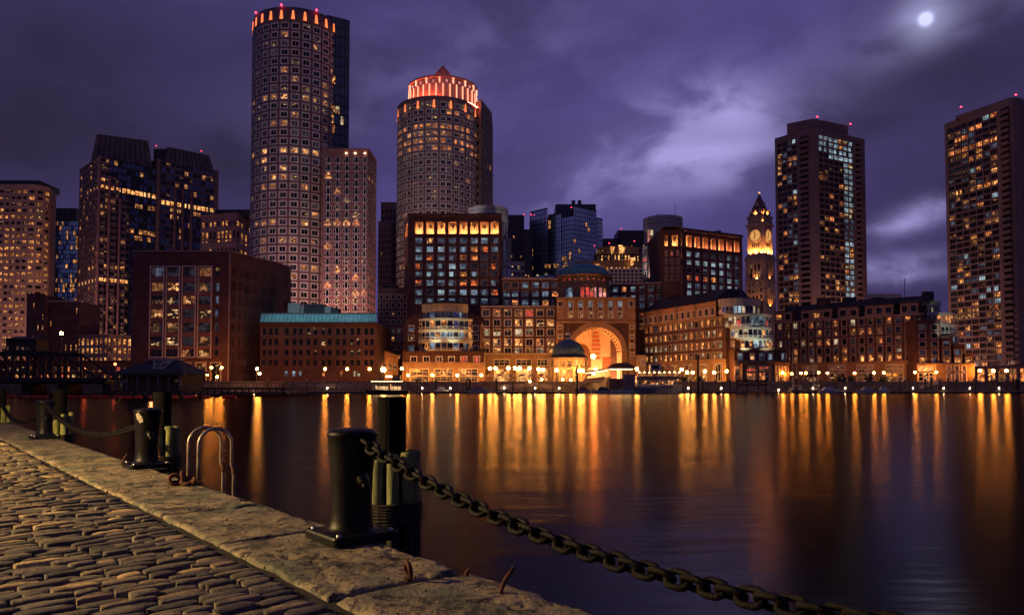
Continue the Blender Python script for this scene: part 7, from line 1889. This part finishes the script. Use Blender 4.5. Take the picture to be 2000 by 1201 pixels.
def stone_mat(name, c1, c2, stain, bump, objrand=True, speck=60.0):
    m = bpy.data.materials.new(name); m.use_nodes = True
    t = NT(m.node_tree); b = m.node_tree.nodes['Principled BSDF']
    g = t.n('ShaderNodeNewGeometry').outputs['Position']
    n1 = t.noise(g, 2.2, 6, 0.65); n2 = t.noise(g, speck, 3, 0.7); n3 = t.noise(g, 6.0, 6, 0.7, 0.6)
    col = t.mixc(t.mapr(n1, 0.35, 0.66), c1 + (1,), c2 + (1,))
    if objrand:
        oi = t.n('ShaderNodeObjectInfo').outputs['Random']
        isl = t.n('ShaderNodeNewGeometry').outputs['Random Per Island']
        k = t.m('FRACT', t.m('ADD', oi, isl))
        ramp = t.n('ShaderNodeValToRGB'); t.link(k, ramp.inputs[0])
        el = ramp.color_ramp.elements
        el[0].position = 0; el[0].color = (0.040, 0.037, 0.036, 1); el[1].position = 1; el[1].color = (0.78, 0.56, 0.24, 1)
        for p_, c_ in ((0.28, (0.085, 0.075, 0.062, 1)), (0.52, (0.19, 0.155, 0.105, 1)), (0.66, (0.11, 0.095, 0.085, 1)), (0.84, (0.27, 0.21, 0.125, 1)), (0.93, (0.36, 0.235, 0.12, 1))):
            e = el.new(p_); e.color = c_
        col = t.mixc(0.88, col, ramp.outputs[0])
    col = t.mixc(t.mapr(n2, 0.42, 0.75, 0.0, 0.55), col, (0.05, 0.042, 0.035, 1))
    if not objrand:                                       # dark weathered blotches, long along the slab
        s1 = t.noise(g, 2.6, 8, 0.70, 0.4); s2 = t.noise(g, 13.0, 4, 0.6)
        col = t.mixc(t.m('MULTIPLY', t.mapr(s1, 0.50, 0.57), t.mapr(s2, 0.42, 0.54, 0.25, 0.92)), col, (0.030, 0.026, 0.022, 1))
        s3 = t.noise(g, 1.1, 3, 0.5)
        col = t.mixc(t.mapr(s3, 0.52, 0.64, 0, 0.55), col, (0.10, 0.125, 0.085, 1))
    col = t.mixc(t.mapr(n3, 0.53, 0.62, 0.0, stain), col, (0.025, 0.02, 0.017, 1))
    t.link(col, b.inputs['Base Color'])
    b.inputs['Roughness'].default_value = 0.72
    t.link(t.mapr(n1, 0.3, 0.7, 0.55, 0.85), b.inputs['Roughness'])
    bn = t.n('ShaderNodeBump'); bn.inputs['Strength'].default_value = bump; bn.inputs['Distance'].default_value = 0.018
    h = t.m('ADD', t.m('MULTIPLY', n2, 0.5), t.m('ADD', t.noise(g, 14.0, 5, 0.65), t.m('MULTIPLY', n3, 0.8)))
    t.link(h, bn.inputs['Height']); t.link(bn.outputs[0], b.inputs['Normal'])
    MATS[name] = m; return m
cob_m = stone_mat('cobble_stone', (0.16, 0.13, 0.12), (0.26, 0.21, 0.16), 0.5, 0.7)
cop_m = stone_mat('coping_granite', (0.36, 0.285, 0.165), (0.16, 0.145, 0.11), 0.95, 1.0, False, 38.0)
dirt = mat('joint_dirt', (0.013, 0.011, 0.009), 0.95, var=0.4, scale=8, bump=0.5, bscale=60)
wallst = mat('quay_wall_stone', (0.12, 0.10, 0.085), 0.9, var=0.4, scale=1.2, bump=0.6, bscale=8)

qb = MB(QM)
S0, S1 = -9.0, 34.0
qb.add([(S0, 0.05, ZQ - 0.034), (S1, 0.05, ZQ - 0.034), (S1, 40, ZQ - 0.034), (S0, 40, ZQ - 0.034), (S0, 0.05, -2), (S1, 0.05, -2), (S1, 40, -2), (S0, 40, -2)],
       [(0, 1, 2, 3), (4, 5, 1, 0), (5, 6, 2, 1), (7, 4, 0, 3), (6, 7, 3, 2)], dirt)
pav = structure('quay_pavement', qb)
# blocks of the quay wall below the coping
for j in range(4):
    k = 0; s = S0 + 0.6 * (j % 2)
    while s < S1 - 1.6:
        g = MB(QM); w = 1.5; g.box(s + 0.012, s + w - 0.012, 0.02 + rnd.uniform(0, 0.03), 0.3, ZQ - 0.34 - 0.42 * (j + 1) + 0.01, ZQ - 0.34 - 0.42 * j - 0.01, wallst)
        if s < 16: part('wall_block', g, pav)
        s += w
# granite coping slabs, worn and chipped
cuts = [-9, -6.6, -4.3, -2.2, -0.35, 1.28, 3.15, 4.75, 6.9, 9.2, 11.6, 14.2, 16.9, 19.8, 22.6, 25.5, 28.5, 31.5, 34]
for a, c in zip(cuts[:-1], cuts[1:]):
    nx, ny = (int((c - a) / 0.022) if a < 8 and a > -4.5 else int((c - a) / 0.07)), (44 if -4.5 < a < 8 else 14)
    vs = []; dw = 1.04 - rnd.uniform(0.0, 0.05); fs = []
    sd = Vector((a * 3.1, 0, 0))
    for j in range(ny + 1):
        for i in range(nx + 1):
            u = i / nx; v = j / ny
            x = a + 0.02 + (c - a - 0.04) * u; y = -0.03 + dw * v
            ed = min(u * (c - a), (1 - u) * (c - a), v * dw, (1 - v) * dw)
            nz = mnoise.fractal(Vector((x * 1.5, y * 1.5, 3.0)) + sd, 0.9, 2.1, 4)
            big = mnoise.noise(Vector((x * 3.2, y * 5.0, 9.0)) + sd)
            fine = mnoise.fractal(Vector((x * 11.0, y * 16.0, 3.0)) + sd, 0.75, 2.1, 4)
            big = mnoise.fractal(Vector((x * 1.7, y * 4.6, 9.0)) + sd, 0.8, 2.2, 4)
            z = 0.006 * nz + 0.0022 * fine
            z -= 0.008 * min(1.0, max(0.0, big - 0.30) * 9) + 0.006 * min(1.0, max(0.0, big - 0.62) * 12)      # flaked patches with crisp edges
            pit = mnoise.noise(Vector((x * 17.0, y * 30.0, 4.0)) + sd); z -= 0.012 * min(1.0, max(0.0, pit - 0.42) * 6)
            cr_ = abs(mnoise.noise(Vector((x * 0.8, y * 1.2, 21.0)) + sd) + 0.05 * fine); z -= 0.022 * max(0.0, 1 - cr_ / 0.02)
            edr = 0.07 if v < 0.2 else 0.035
            if ed < edr:
                chip = max(0.0, mnoise.noise(Vector((x * 4.0, y * 4.0, 1.0))) + 0.25)
                z -= (edr - ed) * (0.30 + 1.3 * chip)
            if ed < 1e-6:
                wob = 0.03 * mnoise.noise(Vector((x * 3, y * 3, 5.0)))
                if i in (0, nx): x += wob
                if j == 0: y += wob
                if j == ny: y -= 0.012 + 0.028 * mnoise.noise(Vector((x * 2.6, 1.0, 5.0)))
            vs.append((x, y, ZQ + z))
    for j in range(ny):
        for i in range(nx): o = j * (nx + 1) + i; fs.append((o, o + 1, o + nx + 2, o + nx + 1))
    rim = [i for i in range(nx + 1)] + [(j + 1) * (nx + 1) - 1 for j in range(1, ny + 1)] + [ny * (nx + 1) + i for i in range(nx - 1, -1, -1)] + [j * (nx + 1) for j in range(ny - 1, 0, -1)]
    o = len(vs); vs += [(vs[i][0], vs[i][1], ZQ - 0.34) for i in rim]; n = len(rim)
    fs += [(rim[k], o + k, o + (k + 1) % n, rim[(k + 1) % n]) for k in range(n)]
    g = MB(QM); g.add(vs, fs, cop_m); part('coping_slab', g, pav, smooth=True)

# granite setts in rows running in from the edge
def sett(seed, nx, ny):
    r = random.Random(seed); vs = []; fs = []
    ph = [r.uniform(-1, 1) for _ in range(8)]
    for j in range(ny + 1):
        for i in range(nx + 1):
            u = -1 + 2 * i / nx; v = -1 + 2 * j / ny
            cu = math.copysign(abs(u) ** 0.75, u) if nx > 3 else u
            cv = math.copysign(abs(v) ** 0.75, v) if ny > 3 else v
            sx = cu * (1 - 0.10 * abs(cv) ** 4) * (1 + 0.05 * ph[0] * cv); sy = cv * (1 - 0.16 * abs(cu) ** 4) * (1 + 0.07 * ph[1] * cu)
            z = 0.16 * mnoise.noise(Vector((cu * 1.7 + seed, cv * 1.4, 0.0))) - 0.45 * (0.42 * abs(cu) ** 7 + 0.50 * abs(cv) ** 4.6) + 0.10 * (ph[2] * cu + ph[3] * cv + ph[4] * cu * cv) + 0.05 * r.uniform(-1, 1)
            vs.append((sx / 2, sy / 2, z))
    for j in range(ny):
        for i in range(nx): o = j * (nx + 1) + i; fs.append((o, o + 1, o + nx + 2, o + nx + 1))
    rim = [i for i in range(nx + 1)] + [(j + 1) * (nx + 1) - 1 for j in range(1, ny + 1)] + [ny * (nx + 1) + i for i in range(nx - 1, -1, -1)] + [j * (nx + 1) for j in range(ny - 1, 0, -1)]
    o = len(vs); vs += [(vs[i][0] * 0.98, vs[i][1] * 0.96, -1.7) for i in rim]; n = len(rim)
    fs += [(rim[k], o + k, o + (k + 1) % n, rim[(k + 1) % n]) for k in range(n)]
    return vs, fs
hi = [sett(500 + k, 4, 3) for k in range(14)]; lo = [sett(530 + k, 2, 2) for k in range(6)]
him = []
for v, f in hi:
    g = MB(); g.add(v, f, cob_m); him.append(g.mesh('cobble', True))
cr = random.Random(77)
stones = []
ROWA = R(-4.0)
rowd = EI * math.cos(ROWA) + ED * math.sin(ROWA); stackd = ED * math.cos(ROWA) - EI * math.sin(ROWA)
s = -7.0
while s < 30:
    wd = cr.uniform(0.076, 0.112)
    t = (1.062 - (stackd * (s + wd / 2)).dot(EI)) / rowd.dot(EI) + cr.uniform(-0.03, 0.035)
    while t < 11:
        ln = cr.choice((cr.uniform(0.12, 0.2), cr.uniform(0.18, 0.31), cr.uniform(0.22, 0.34)))
        c = E0 + stackd * (s + wd / 2) + rowd * (t + ln / 2)
        # keep clear of the coping although the rows lie slightly askew to it
        tt = (c - E0).dot(EI)
        if tt - ln / 2 > 1.015:
            stones.append((c.x, c.y, ln, wd, math.atan2(rowd.y, rowd.x) + cr.uniform(-0.05, 0.05), cr.uniform(-0.018, 0.012)))
        t += ln + cr.uniform(0.008, 0.02)
    s += wd + cr.uniform(0.006, 0.014)
scored = []
for st in stones:
    x, y, ln, wd, a, dz = st
    if y < 1.5:
        scored.append((-1, st)); continue
    px, py = proj((x, y, ZQ))
    vis = -60 < px < 2060 and py < 1225
    d2 = x * x + y * y
    if not vis and (px < -2600 or d2 > 800): continue
    scored.append((ln * wd / d2 ** 1.5 if vis else -1 / d2, st))
scored.sort(key=lambda q: -q[0])
bulk = MB()
for i, (sc_, st) in enumerate(scored):
    x, y, ln, wd, a, dz = st
    H = 0.031
    if i < 298:
        o = bpy.data.objects.new('cobble', him[i % len(him)]); link(o, pav, (x, y, ZQ + 0.006 + dz), a)
        if cr.random() < 0.5: o.rotation_euler = (0, 0, a + math.pi)
        o.scale = (ln, wd, H)
    else:
        v, f = hi[i % len(hi)] if i < 1500 and sc_ > 0 else lo[i % len(lo)]
        bulk.M = Matrix.Translation((x, y, ZQ + 0.006 + dz)) @ Matrix.Rotation(a, 4, 'Z') @ Matrix.Diagonal((ln, wd, H, 1))
        bulk.add(v, f, cob_m)
bulk.M = None
part('cobble_field', bulk, pav, smooth=True, kind='stuff')

# ------------------------------------------------------------------ bollards
iron = mat('bollard_iron', (0.0055, 0.0055, 0.0095), 0.40, var=0.45, scale=7, bump=0.22, bscale=28, spec=0.17)
rust = mat('rusty_iron', (0.11, 0.035, 0.02), 0.8, var=0.5, scale=14, bump=0.8, bscale=50)
chm = mat('chain_iron', (0.005, 0.0042, 0.0045), 0.5, var=0.45, scale=25, bump=0.5, bscale=60, spec=0.16)
boltm = mat('bolt_steel', (0.45, 0.43, 0.42), 0.3, metal=1.0, var=0.2)
PB = math.atan2(ED.y, ED.x)
def bollard(px, py, label):
    p = G(px, py, ZQ); loc = (p.x, p.y, ZQ)
    t = thing('bollard', label, 'bollard', loc, 'mooring bollards along the quay')
    g = MB(); n = 32; hw = 0.275; rc = 0.05
    ol = []
    for sx, sy, a0 in ((1, 1, 0), (-1, 1, 90), (-1, -1, 180), (1, -1, 270)):
        for k in range(5): a = R(a0 + 22.5 * k); ol.append((sx * (hw - rc) + rc * math.cos(a), sy * (hw - rc) + rc * math.sin(a)))
    m = len(ol); vs = []
    for z, f_ in ((0.0, 1.0), (0.052, 1.0), (0.068, 0.975)): vs += [(q[0] * f_, q[1] * f_, z) for q in ol]
    fs = [(r * m + i, r * m + (i + 1) % m, (r + 1) * m + (i + 1) % m, (r + 1) * m + i) for r in range(2) for i in range(m)] + [tuple(range(2 * m, 3 * m))]
    g.add(vs, fs, iron); part('base_plate', g, t, loc, PB)
    prof = [(0.215, 0.066), (0.198, 0.075), (0.178, 0.10), (0.163, 0.15), (0.156, 0.22), (0.155, 0.32), (0.160, 0.45), (0.170, 0.60), (0.181, 0.72), (0.189, 0.78), (0.196, 0.795), (0.199, 0.812), (0.194, 0.828), (0.175, 0.84), (0.12, 0.852), (0.06, 0.858), (0.001, 0.86)]
    g = MB(); g.lathe(prof, 40, iron); part('shaft', g, t, loc, 0, smooth=True)
    # the horn that keeps a mooring line from slipping
    g = MB(Matrix.Rotation(R(38), 4, 'Z'))
    g.tube([(0, -0.135, 0.50), (0, -0.165, 0.475), (0, -0.205, 0.445), (0, -0.225, 0.43)], [0.055, 0.052, 0.042, 0.030], 12, iron); g.ball((0, -0.228, 0.428), 0.032, iron, 10, 6); part('horn', g, t, loc, 0, smooth=True)
    for sx in (-1, 1):
        for sy in (-1, 1):
            q = Matrix.Rotation(PB, 4, 'Z') @ Vector((sx * 0.215, sy * 0.215, 0))
            g = MB(); g.lathe([(0.024, 0), (0.024, 0.010), (0.016, 0.018), (0.001, 0.02)], 8, boltm); part('bolt', g, t, (loc[0] + q.x, loc[1] + q.y, ZQ + 0.068), 0, smooth=True)
    return t, Vector(loc)
b1, p1 = bollard(687, 1050, 'nearest black iron bollard, holding the heavy chain that crosses the foreground')
b2, p2 = bollard(287, 912, 'black iron bollard with a torn pale sticker, left of the steel ladder rails')
b3, p3 = bollard(87, 856, 'black iron bollard farthest away, with chains hanging on both of its sides')
# torn sticker on the second one
g = MB(); vs = []
for i in range(5):
    for j in range(5):
        a = R(-20 + 7 * i) ; r_ = 0.1815 + 0.0025 * 0 + 0.012 * (j / 4); z = 0.655 + 0.13 * j / 4 + 0.012 * math.sin(i * 2.1 + j)
        vs.append(((r_ + .004) * math.sin(a - 0.12 * (j / 4)), -(r_ + .004) * math.cos(a - 0.12 * (j / 4)), z))
g.add(vs, [(i * 5 + j, i * 5 + 5 + j, i * 5 + 6 + j, i * 5 + 1 + j) for i in range(4) for j in range(4) if (i, j) not in ((0, 0), (3, 3))], mat('sticker_paper', (0.42, 0.38, 0.33), 0.7, var=0.3, scale=30))
part('sticker', g, b2, p2, 0, smooth=True)

# ------------------------------------------------------------------ chains
def link_mesh(pitch, wire):
    """one oval link in the local xz plane, long axis x"""
    g = MB(); L = pitch + 2 * wire * 0.97; hw = wire * 1.12; hl = L / 2 - wire / 2 - hw
    pts = []
    for k in range(7): a = R(-90 + 30 * k); pts.append((hl + hw * math.cos(a), 0, hw * math.sin(a)))
    for k in range(7): a = R(90 + 30 * k); pts.append((-hl + hw * math.cos(a), 0, hw * math.sin(a)))
    g.tube(pts, wire / 2, 8, chm, closed=True)
    return g.mesh('link', True)
LM = {}
def chain(A, B_, sag, pitch, wire, label, n_max=400):
    A, B_ = Vector(A), Vector(B_)
    def cv(t): p = A.lerp(B_, t); p.z -= sag * 4 * t * (1 - t); return p
    N = 800; pts = [cv(k / N) for k in range(N + 1)]; acc = [0]
    for k in range(N): acc.append(acc[-1] + (pts[k + 1] - pts[k]).length)
    n = round(acc[-1] / pitch)
    t = thing('chain', label, 'chain', (A.x, A.y, A.z), 'chains between the bollards')
    key = (pitch, wire)
    if key not in LM: LM[key] = link_mesh(pitch, wire)
    k = 0
    def atl(l):
        l = max(0, min(acc[-1], l)); lo_, hi_ = 0, N
        while hi_ - lo_ > 1:
            m = (lo_ + hi_) // 2
            if acc[m] <= l: lo_ = m
            else: hi_ = m
        f_ = (l - acc[lo_]) / max(1e-9, acc[hi_] - acc[lo_]); return pts[lo_].lerp(pts[hi_], f_)
    st = acc[-1] / n
    for i in range(n):
        a, c = atl(i * st), atl((i + 1) * st); m = (a + c) / 2; d = (c - a).normalized()
        s_ = d.cross(Vector((0, 0, 1))).normalized(); u = s_.cross(d)
        rot = Matrix((d, s_, u)).transposed()
        rot = rot @ Matrix.Rotation(R(45 + 90 * (i % 2) + 6 * math.sin(i * 1.7)), 3, 'X')
        o = bpy.data.objects.new('link', LM[key]); COL.objects.link(o); o.parent = t
        o.location = m - wloc(t); o.rotation_euler = rot.to_euler()
    # the lug that fixes its end
    return t
top = 0.74
B0 = Q(-6.2, 0.55); 
chain((p1.x + 0.12, p1.y - 0.16, ZQ + 0.755), (2.98, 0.92, ZQ + 0.76), 0.465, 0.094, 0.035, 'heavy black chain sweeping from the nearest bollard across the foreground out of frame')
chain((p3.x + 0.10, p3.y - 0.17, ZQ + 0.78), (p2.x - 0.15, p2.y + 0.1, ZQ + 0.60), 0.36, 0.094, 0.035, 'chain sagging between the two far bollards')
d3 = (p3 - p2); p4 = p3 + d3 * 0.85
chain((p3.x - 0.16, p3.y + 0.1, ZQ + 0.62), (p4.x, p4.y, ZQ + 0.66), 0.40, 0.094, 0.035, 'short stretch of chain running out of frame to the left of the farthest bollard')

# ------------------------------------------------------------------ pile clusters in the water
def pile_mat():
    m = bpy.data.materials.new('weathered_pile'); m.use_nodes = True
    t = NT(m.node_tree); b = m.node_tree.nodes['Principled BSDF']
    g = t.n('ShaderNodeNewGeometry').outputs['Position']
    z = t.n('ShaderNodeSeparateXYZ'); t.link(g, z.inputs[0])
    n = t.noise(t.vm('MULTIPLY', g, (1, 1, 0.12)), 26, 4, 0.7); n2 = t.noise(g, 5, 4, 0.6)
    c = t.mixc(t.mapr(n, 0.3, 0.7), (0.10, 0.12, 0.035, 1), (0.34, 0.36, 0.12, 1)); c = t.mixc(t.mapr(n2, 0.45, 0.65, 0, 0.8), c, (0.10, 0.13, 0.06, 1))
    c = t.mixc(t.mapr(t.m('ADD', z.outputs[2], t.m('MULTIPLY', n2, 0.5)), 1.45, 1.70), (0.022, 0.022, 0.016, 1), c)   # the wet, weedy part below high water
    t.link(c, b.inputs['Base Color']); b.inputs['Roughness'].default_value = 0.7
    bn = t.n('ShaderNodeBump'); bn.inputs['Strength'].default_value = 0.7; bn.inputs['Distance'].default_value = 0.02; t.link(n, bn.inputs['Height']); t.link(bn.outputs[0], b.inputs['Normal'])
    return m
pm_ = pile_mat(); tarm = mat('tarred_pile', (0.003, 0.003, 0.0032), 0.8, var=0.3, scale=5, bump=0.4, bscale=20, spec=0.12); bandm = mat('cable_band', (0.028, 0.02, 0.017), 0.85, var=0.3, scale=20)
def dolphin(px, Y, seed, label):
    x = WX(px, Y, 850); loc = (x, Y, 0); rr = random.Random(seed)
    t = thing('pile_cluster', label, 'pile cluster', loc, 'timber pile clusters beside the quay')
    g = MB(); g.cyl((0, 0), 0.155, -1.5, 2.47, 20, tarm, 0.145); part('king_pile', g, t, loc, 0, smooth=False)
    n = 9
    for k in range(n):
        a = R(40 * k + 12); r_ = 0.066 + rr.uniform(-0.004, 0.006); h = 1.90 + rr.uniform(-0.05, 0.05); rad = 0.225
        q = (rad * math.sin(a), -rad * math.cos(a))
        g = MB(); g.lathe([(r_ * 1.05, -1.5), (r_ * 1.02, 1.2), (r_, h - 0.02), (r_ * 0.85, h), (0.001, h + 0.006)], 12, pm_, (q[0], q[1], 0)); part('pile', g, t, loc, rr.uniform(-.02, .02), smooth=True)
    for k in range(7):
        z = 1.235 + 0.030 * k; g = MB(); pts = [(0.30 * math.sin(R(15 * j)), -0.30 * math.cos(R(15 * j)), z + 0.004 * math.sin(j * 1.3 + k)) for j in range(24)]
        g.tube(pts, 0.0165, 6, bandm, closed=True); part('cable_wrap', g, t, loc)
dolphin(765, 7.6, 601, 'cluster of mossy timber piles round a tall black pile, behind the nearest bollard')
dolphin(316, 12.4, 602, 'cluster of mossy timber piles round a tall black pile, behind the bollard with the sticker')
dolphin(116, 17.6, 603, 'cluster of timber piles behind the farthest bollard')
dolphin(0, 23.0, 604, 'cluster of timber piles cut off by the left edge of the photo')

# ------------------------------------------------------------------ ladder rails
stl = mat('galvanised_steel', (0.42, 0.36, 0.30), 0.38, metal=0.85, var=0.3, scale=12)
la = G(367, 938); 
t = thing('ladder', 'pair of arched galvanised steel ladder rails at the quay edge', 'ladder', (la.x, la.y, ZQ))
out = -EI
for k in range(2):
    a = la - ED * (0.33 * k) + out * (0.02 * k)
    w = 0.40; h = 0.655; r_ = w / 2
    pts = [a + Vector((0, 0, -0.02)), a + Vector((0, 0, h * 0.35)), a + Vector((0, 0, h - r_))]
    for j in range(1, 12):
        an = math.pi - math.pi * j / 12; pts.append(a + out * (r_ + r_ * math.cos(an)) + Vector((0, 0, h - r_ + r_ * math.sin(an))))
    e = a + out * w
    pts += [e + Vector((0, 0, h - r_)), e + Vector((0, 0, h * 0.3)), e + Vector((0, 0, h * 0.18)) + out * 0.03, e + Vector((0, 0, 0)) + out * 0.03, e + out * .03 + Vector((0, 0, -0.6)), e + out * .03 + Vector((0, 0, -1.6))]
    g = MB(); g.tube(pts, 0.020, 10, stl); part('rail', g, t, smooth=True)
    g = MB(); g.cyl((a.x, a.y), 0.05, ZQ + 0.002, ZQ + 0.018, 10, rust); part('foot_plate', g, t)
    q = e + out * 0.03; g = MB(); g.cyl((q.x, q.y), 0.029, ZQ + 0.08, ZQ + 0.2, 10, rust); part('sleeve', g, t)
for j in range(5):
    q = la + out * 0.43 + Vector((0, 0, -0.3 - 0.28 * j)); g = MB(); g.tube([q, q - ED * 0.33 + out * 0.02], 0.016, 8, stl); part('rung', g, t)

# ------------------------------------------------------------------ ironwork on the coping
def ring_pts(c, r, nrm, up, n=18):
    a = nrm.cross(up).normalized(); b_ = a.cross(nrm).normalized()
    return [c + a * (r * math.cos(2 * math.pi * k / n)) + b_ * (r * math.sin(2 * math.pi * k / n)) for k in range(n)]
q = G(797, 1131)
t = thing('iron_ring', 'rusty iron ring standing upright on the coping stone', 'ring', (q.x, q.y, ZQ))
g = MB(); c = q + Vector((0, 0, 0.056)); pts = ring_pts(c, 0.048, Vector((0.86, 0.42, 0.12)).normalized(), Vector((0, 0, 1)))
g.tube(pts, 0.016, 8, rust, closed=True); part('hoop', g, t, smooth=True)
g = MB(); g.lathe([(0.03, -0.01), (0.03, 0.012), (0.018, 0.022), (0.001, 0.024)], 8, rust, (q.x, q.y, ZQ)); part('staple', g, t)
def rod(px, py, px2, py2, label, r=0.011, d=0.0):
    a = G(px, py); b_ = W(px2, py2, a.y + d)
    g = MB(); m = a.lerp(b_, 0.5) + Vector((-0.012, 0, 0.0)); g.tube([a + Vector((0, 0, -0.02)), a.lerp(m, 0.5), m, b_], r, 8, rust)
    o = bpy.data.objects.new('iron_rod', g.mesh('iron_rod', True)); link(o); tag(o, label, 'iron rod', 'bent iron rods in the coping')
rod(976, 1158, 1004, 1107, 'bent rusty rod sticking out of the coping near the bottom of the photo', 0.013, 0.05)
rod(913, 1124, 916, 1112, 'short rusty peg between the iron ring and the bent rod', 0.014)
rod(236, 907, 249, 886, 'thin bent rod beside the base of the bollard with the sticker', 0.012)
rod(4, 942, 1, 926, 'thin rod standing in the cobbles at the left edge of the photo', 0.012)
q = G(356, 948)
t = thing('rusty_shackle', 'lump of rusty chain links and a shackle lying on the coping by the ladder', 'shackle', (q.x, q.y, ZQ))
rr = random.Random(9)
for (dx, dy, dz, rad, n_, w) in ((-0.09, 0.0, 0.07, 0.062, (0.5, -0.7, 0.5), 0.026), (0.0, 0.03, 0.10, 0.055, (0.9, 0.2, 0.3), 0.024), (0.06, -0.01, 0.055, 0.06, (0.1, -0.5, 0.85), 0.026), (0.12, 0.0, 0.045, 0.04, (-0.6, -0.5, 0.5), 0.024)):
    g = MB(); pts = ring_pts(q + Vector((dx, dy, dz)), rad, Vector(n_).normalized(), Vector((0, 0.1, 1)), 14)
    g.tube(pts, w, 8, rust, closed=True); part('link', g, t, smooth=True)
g = MB(); g.tube([q + Vector((-0.15, 0, 0.03)), q + Vector((0.0, 0.02, 0.05)), q + Vector((0.17, 0.0, 0.03))], 0.026, 8, rust); part('pin', g, t, smooth=True)
# loose small stones and grit in the joints
gr = MB(QM); r5 = random.Random(55)
for k in range(500):
    s = r5.uniform(-2, 9); tt = r5.choice([1.05 + r5.gauss(0, 0.015)] * 2 + [r5.uniform(0.03, 1.0)])
    sz = r5.uniform(0.004, 0.011); c = Vector((s, tt, ZQ + (0.0 if tt < 1.02 else -0.03) + sz * 0.4))
    gr.add([c + Vector((sz, 0, 0)), c + Vector((-sz * .5, sz * .8, 0)), c + Vector((-sz * .5, -sz * .8, 0)), c + Vector((0, 0, sz)), c + Vector((0, 0, -sz))], [(0, 1, 3), (1, 2, 3), (2, 0, 3), (1, 0, 4), (2, 1, 4), (0, 2, 4)], dirt if k % 3 else cop_m)
part('grit', gr, pav, kind='stuff')
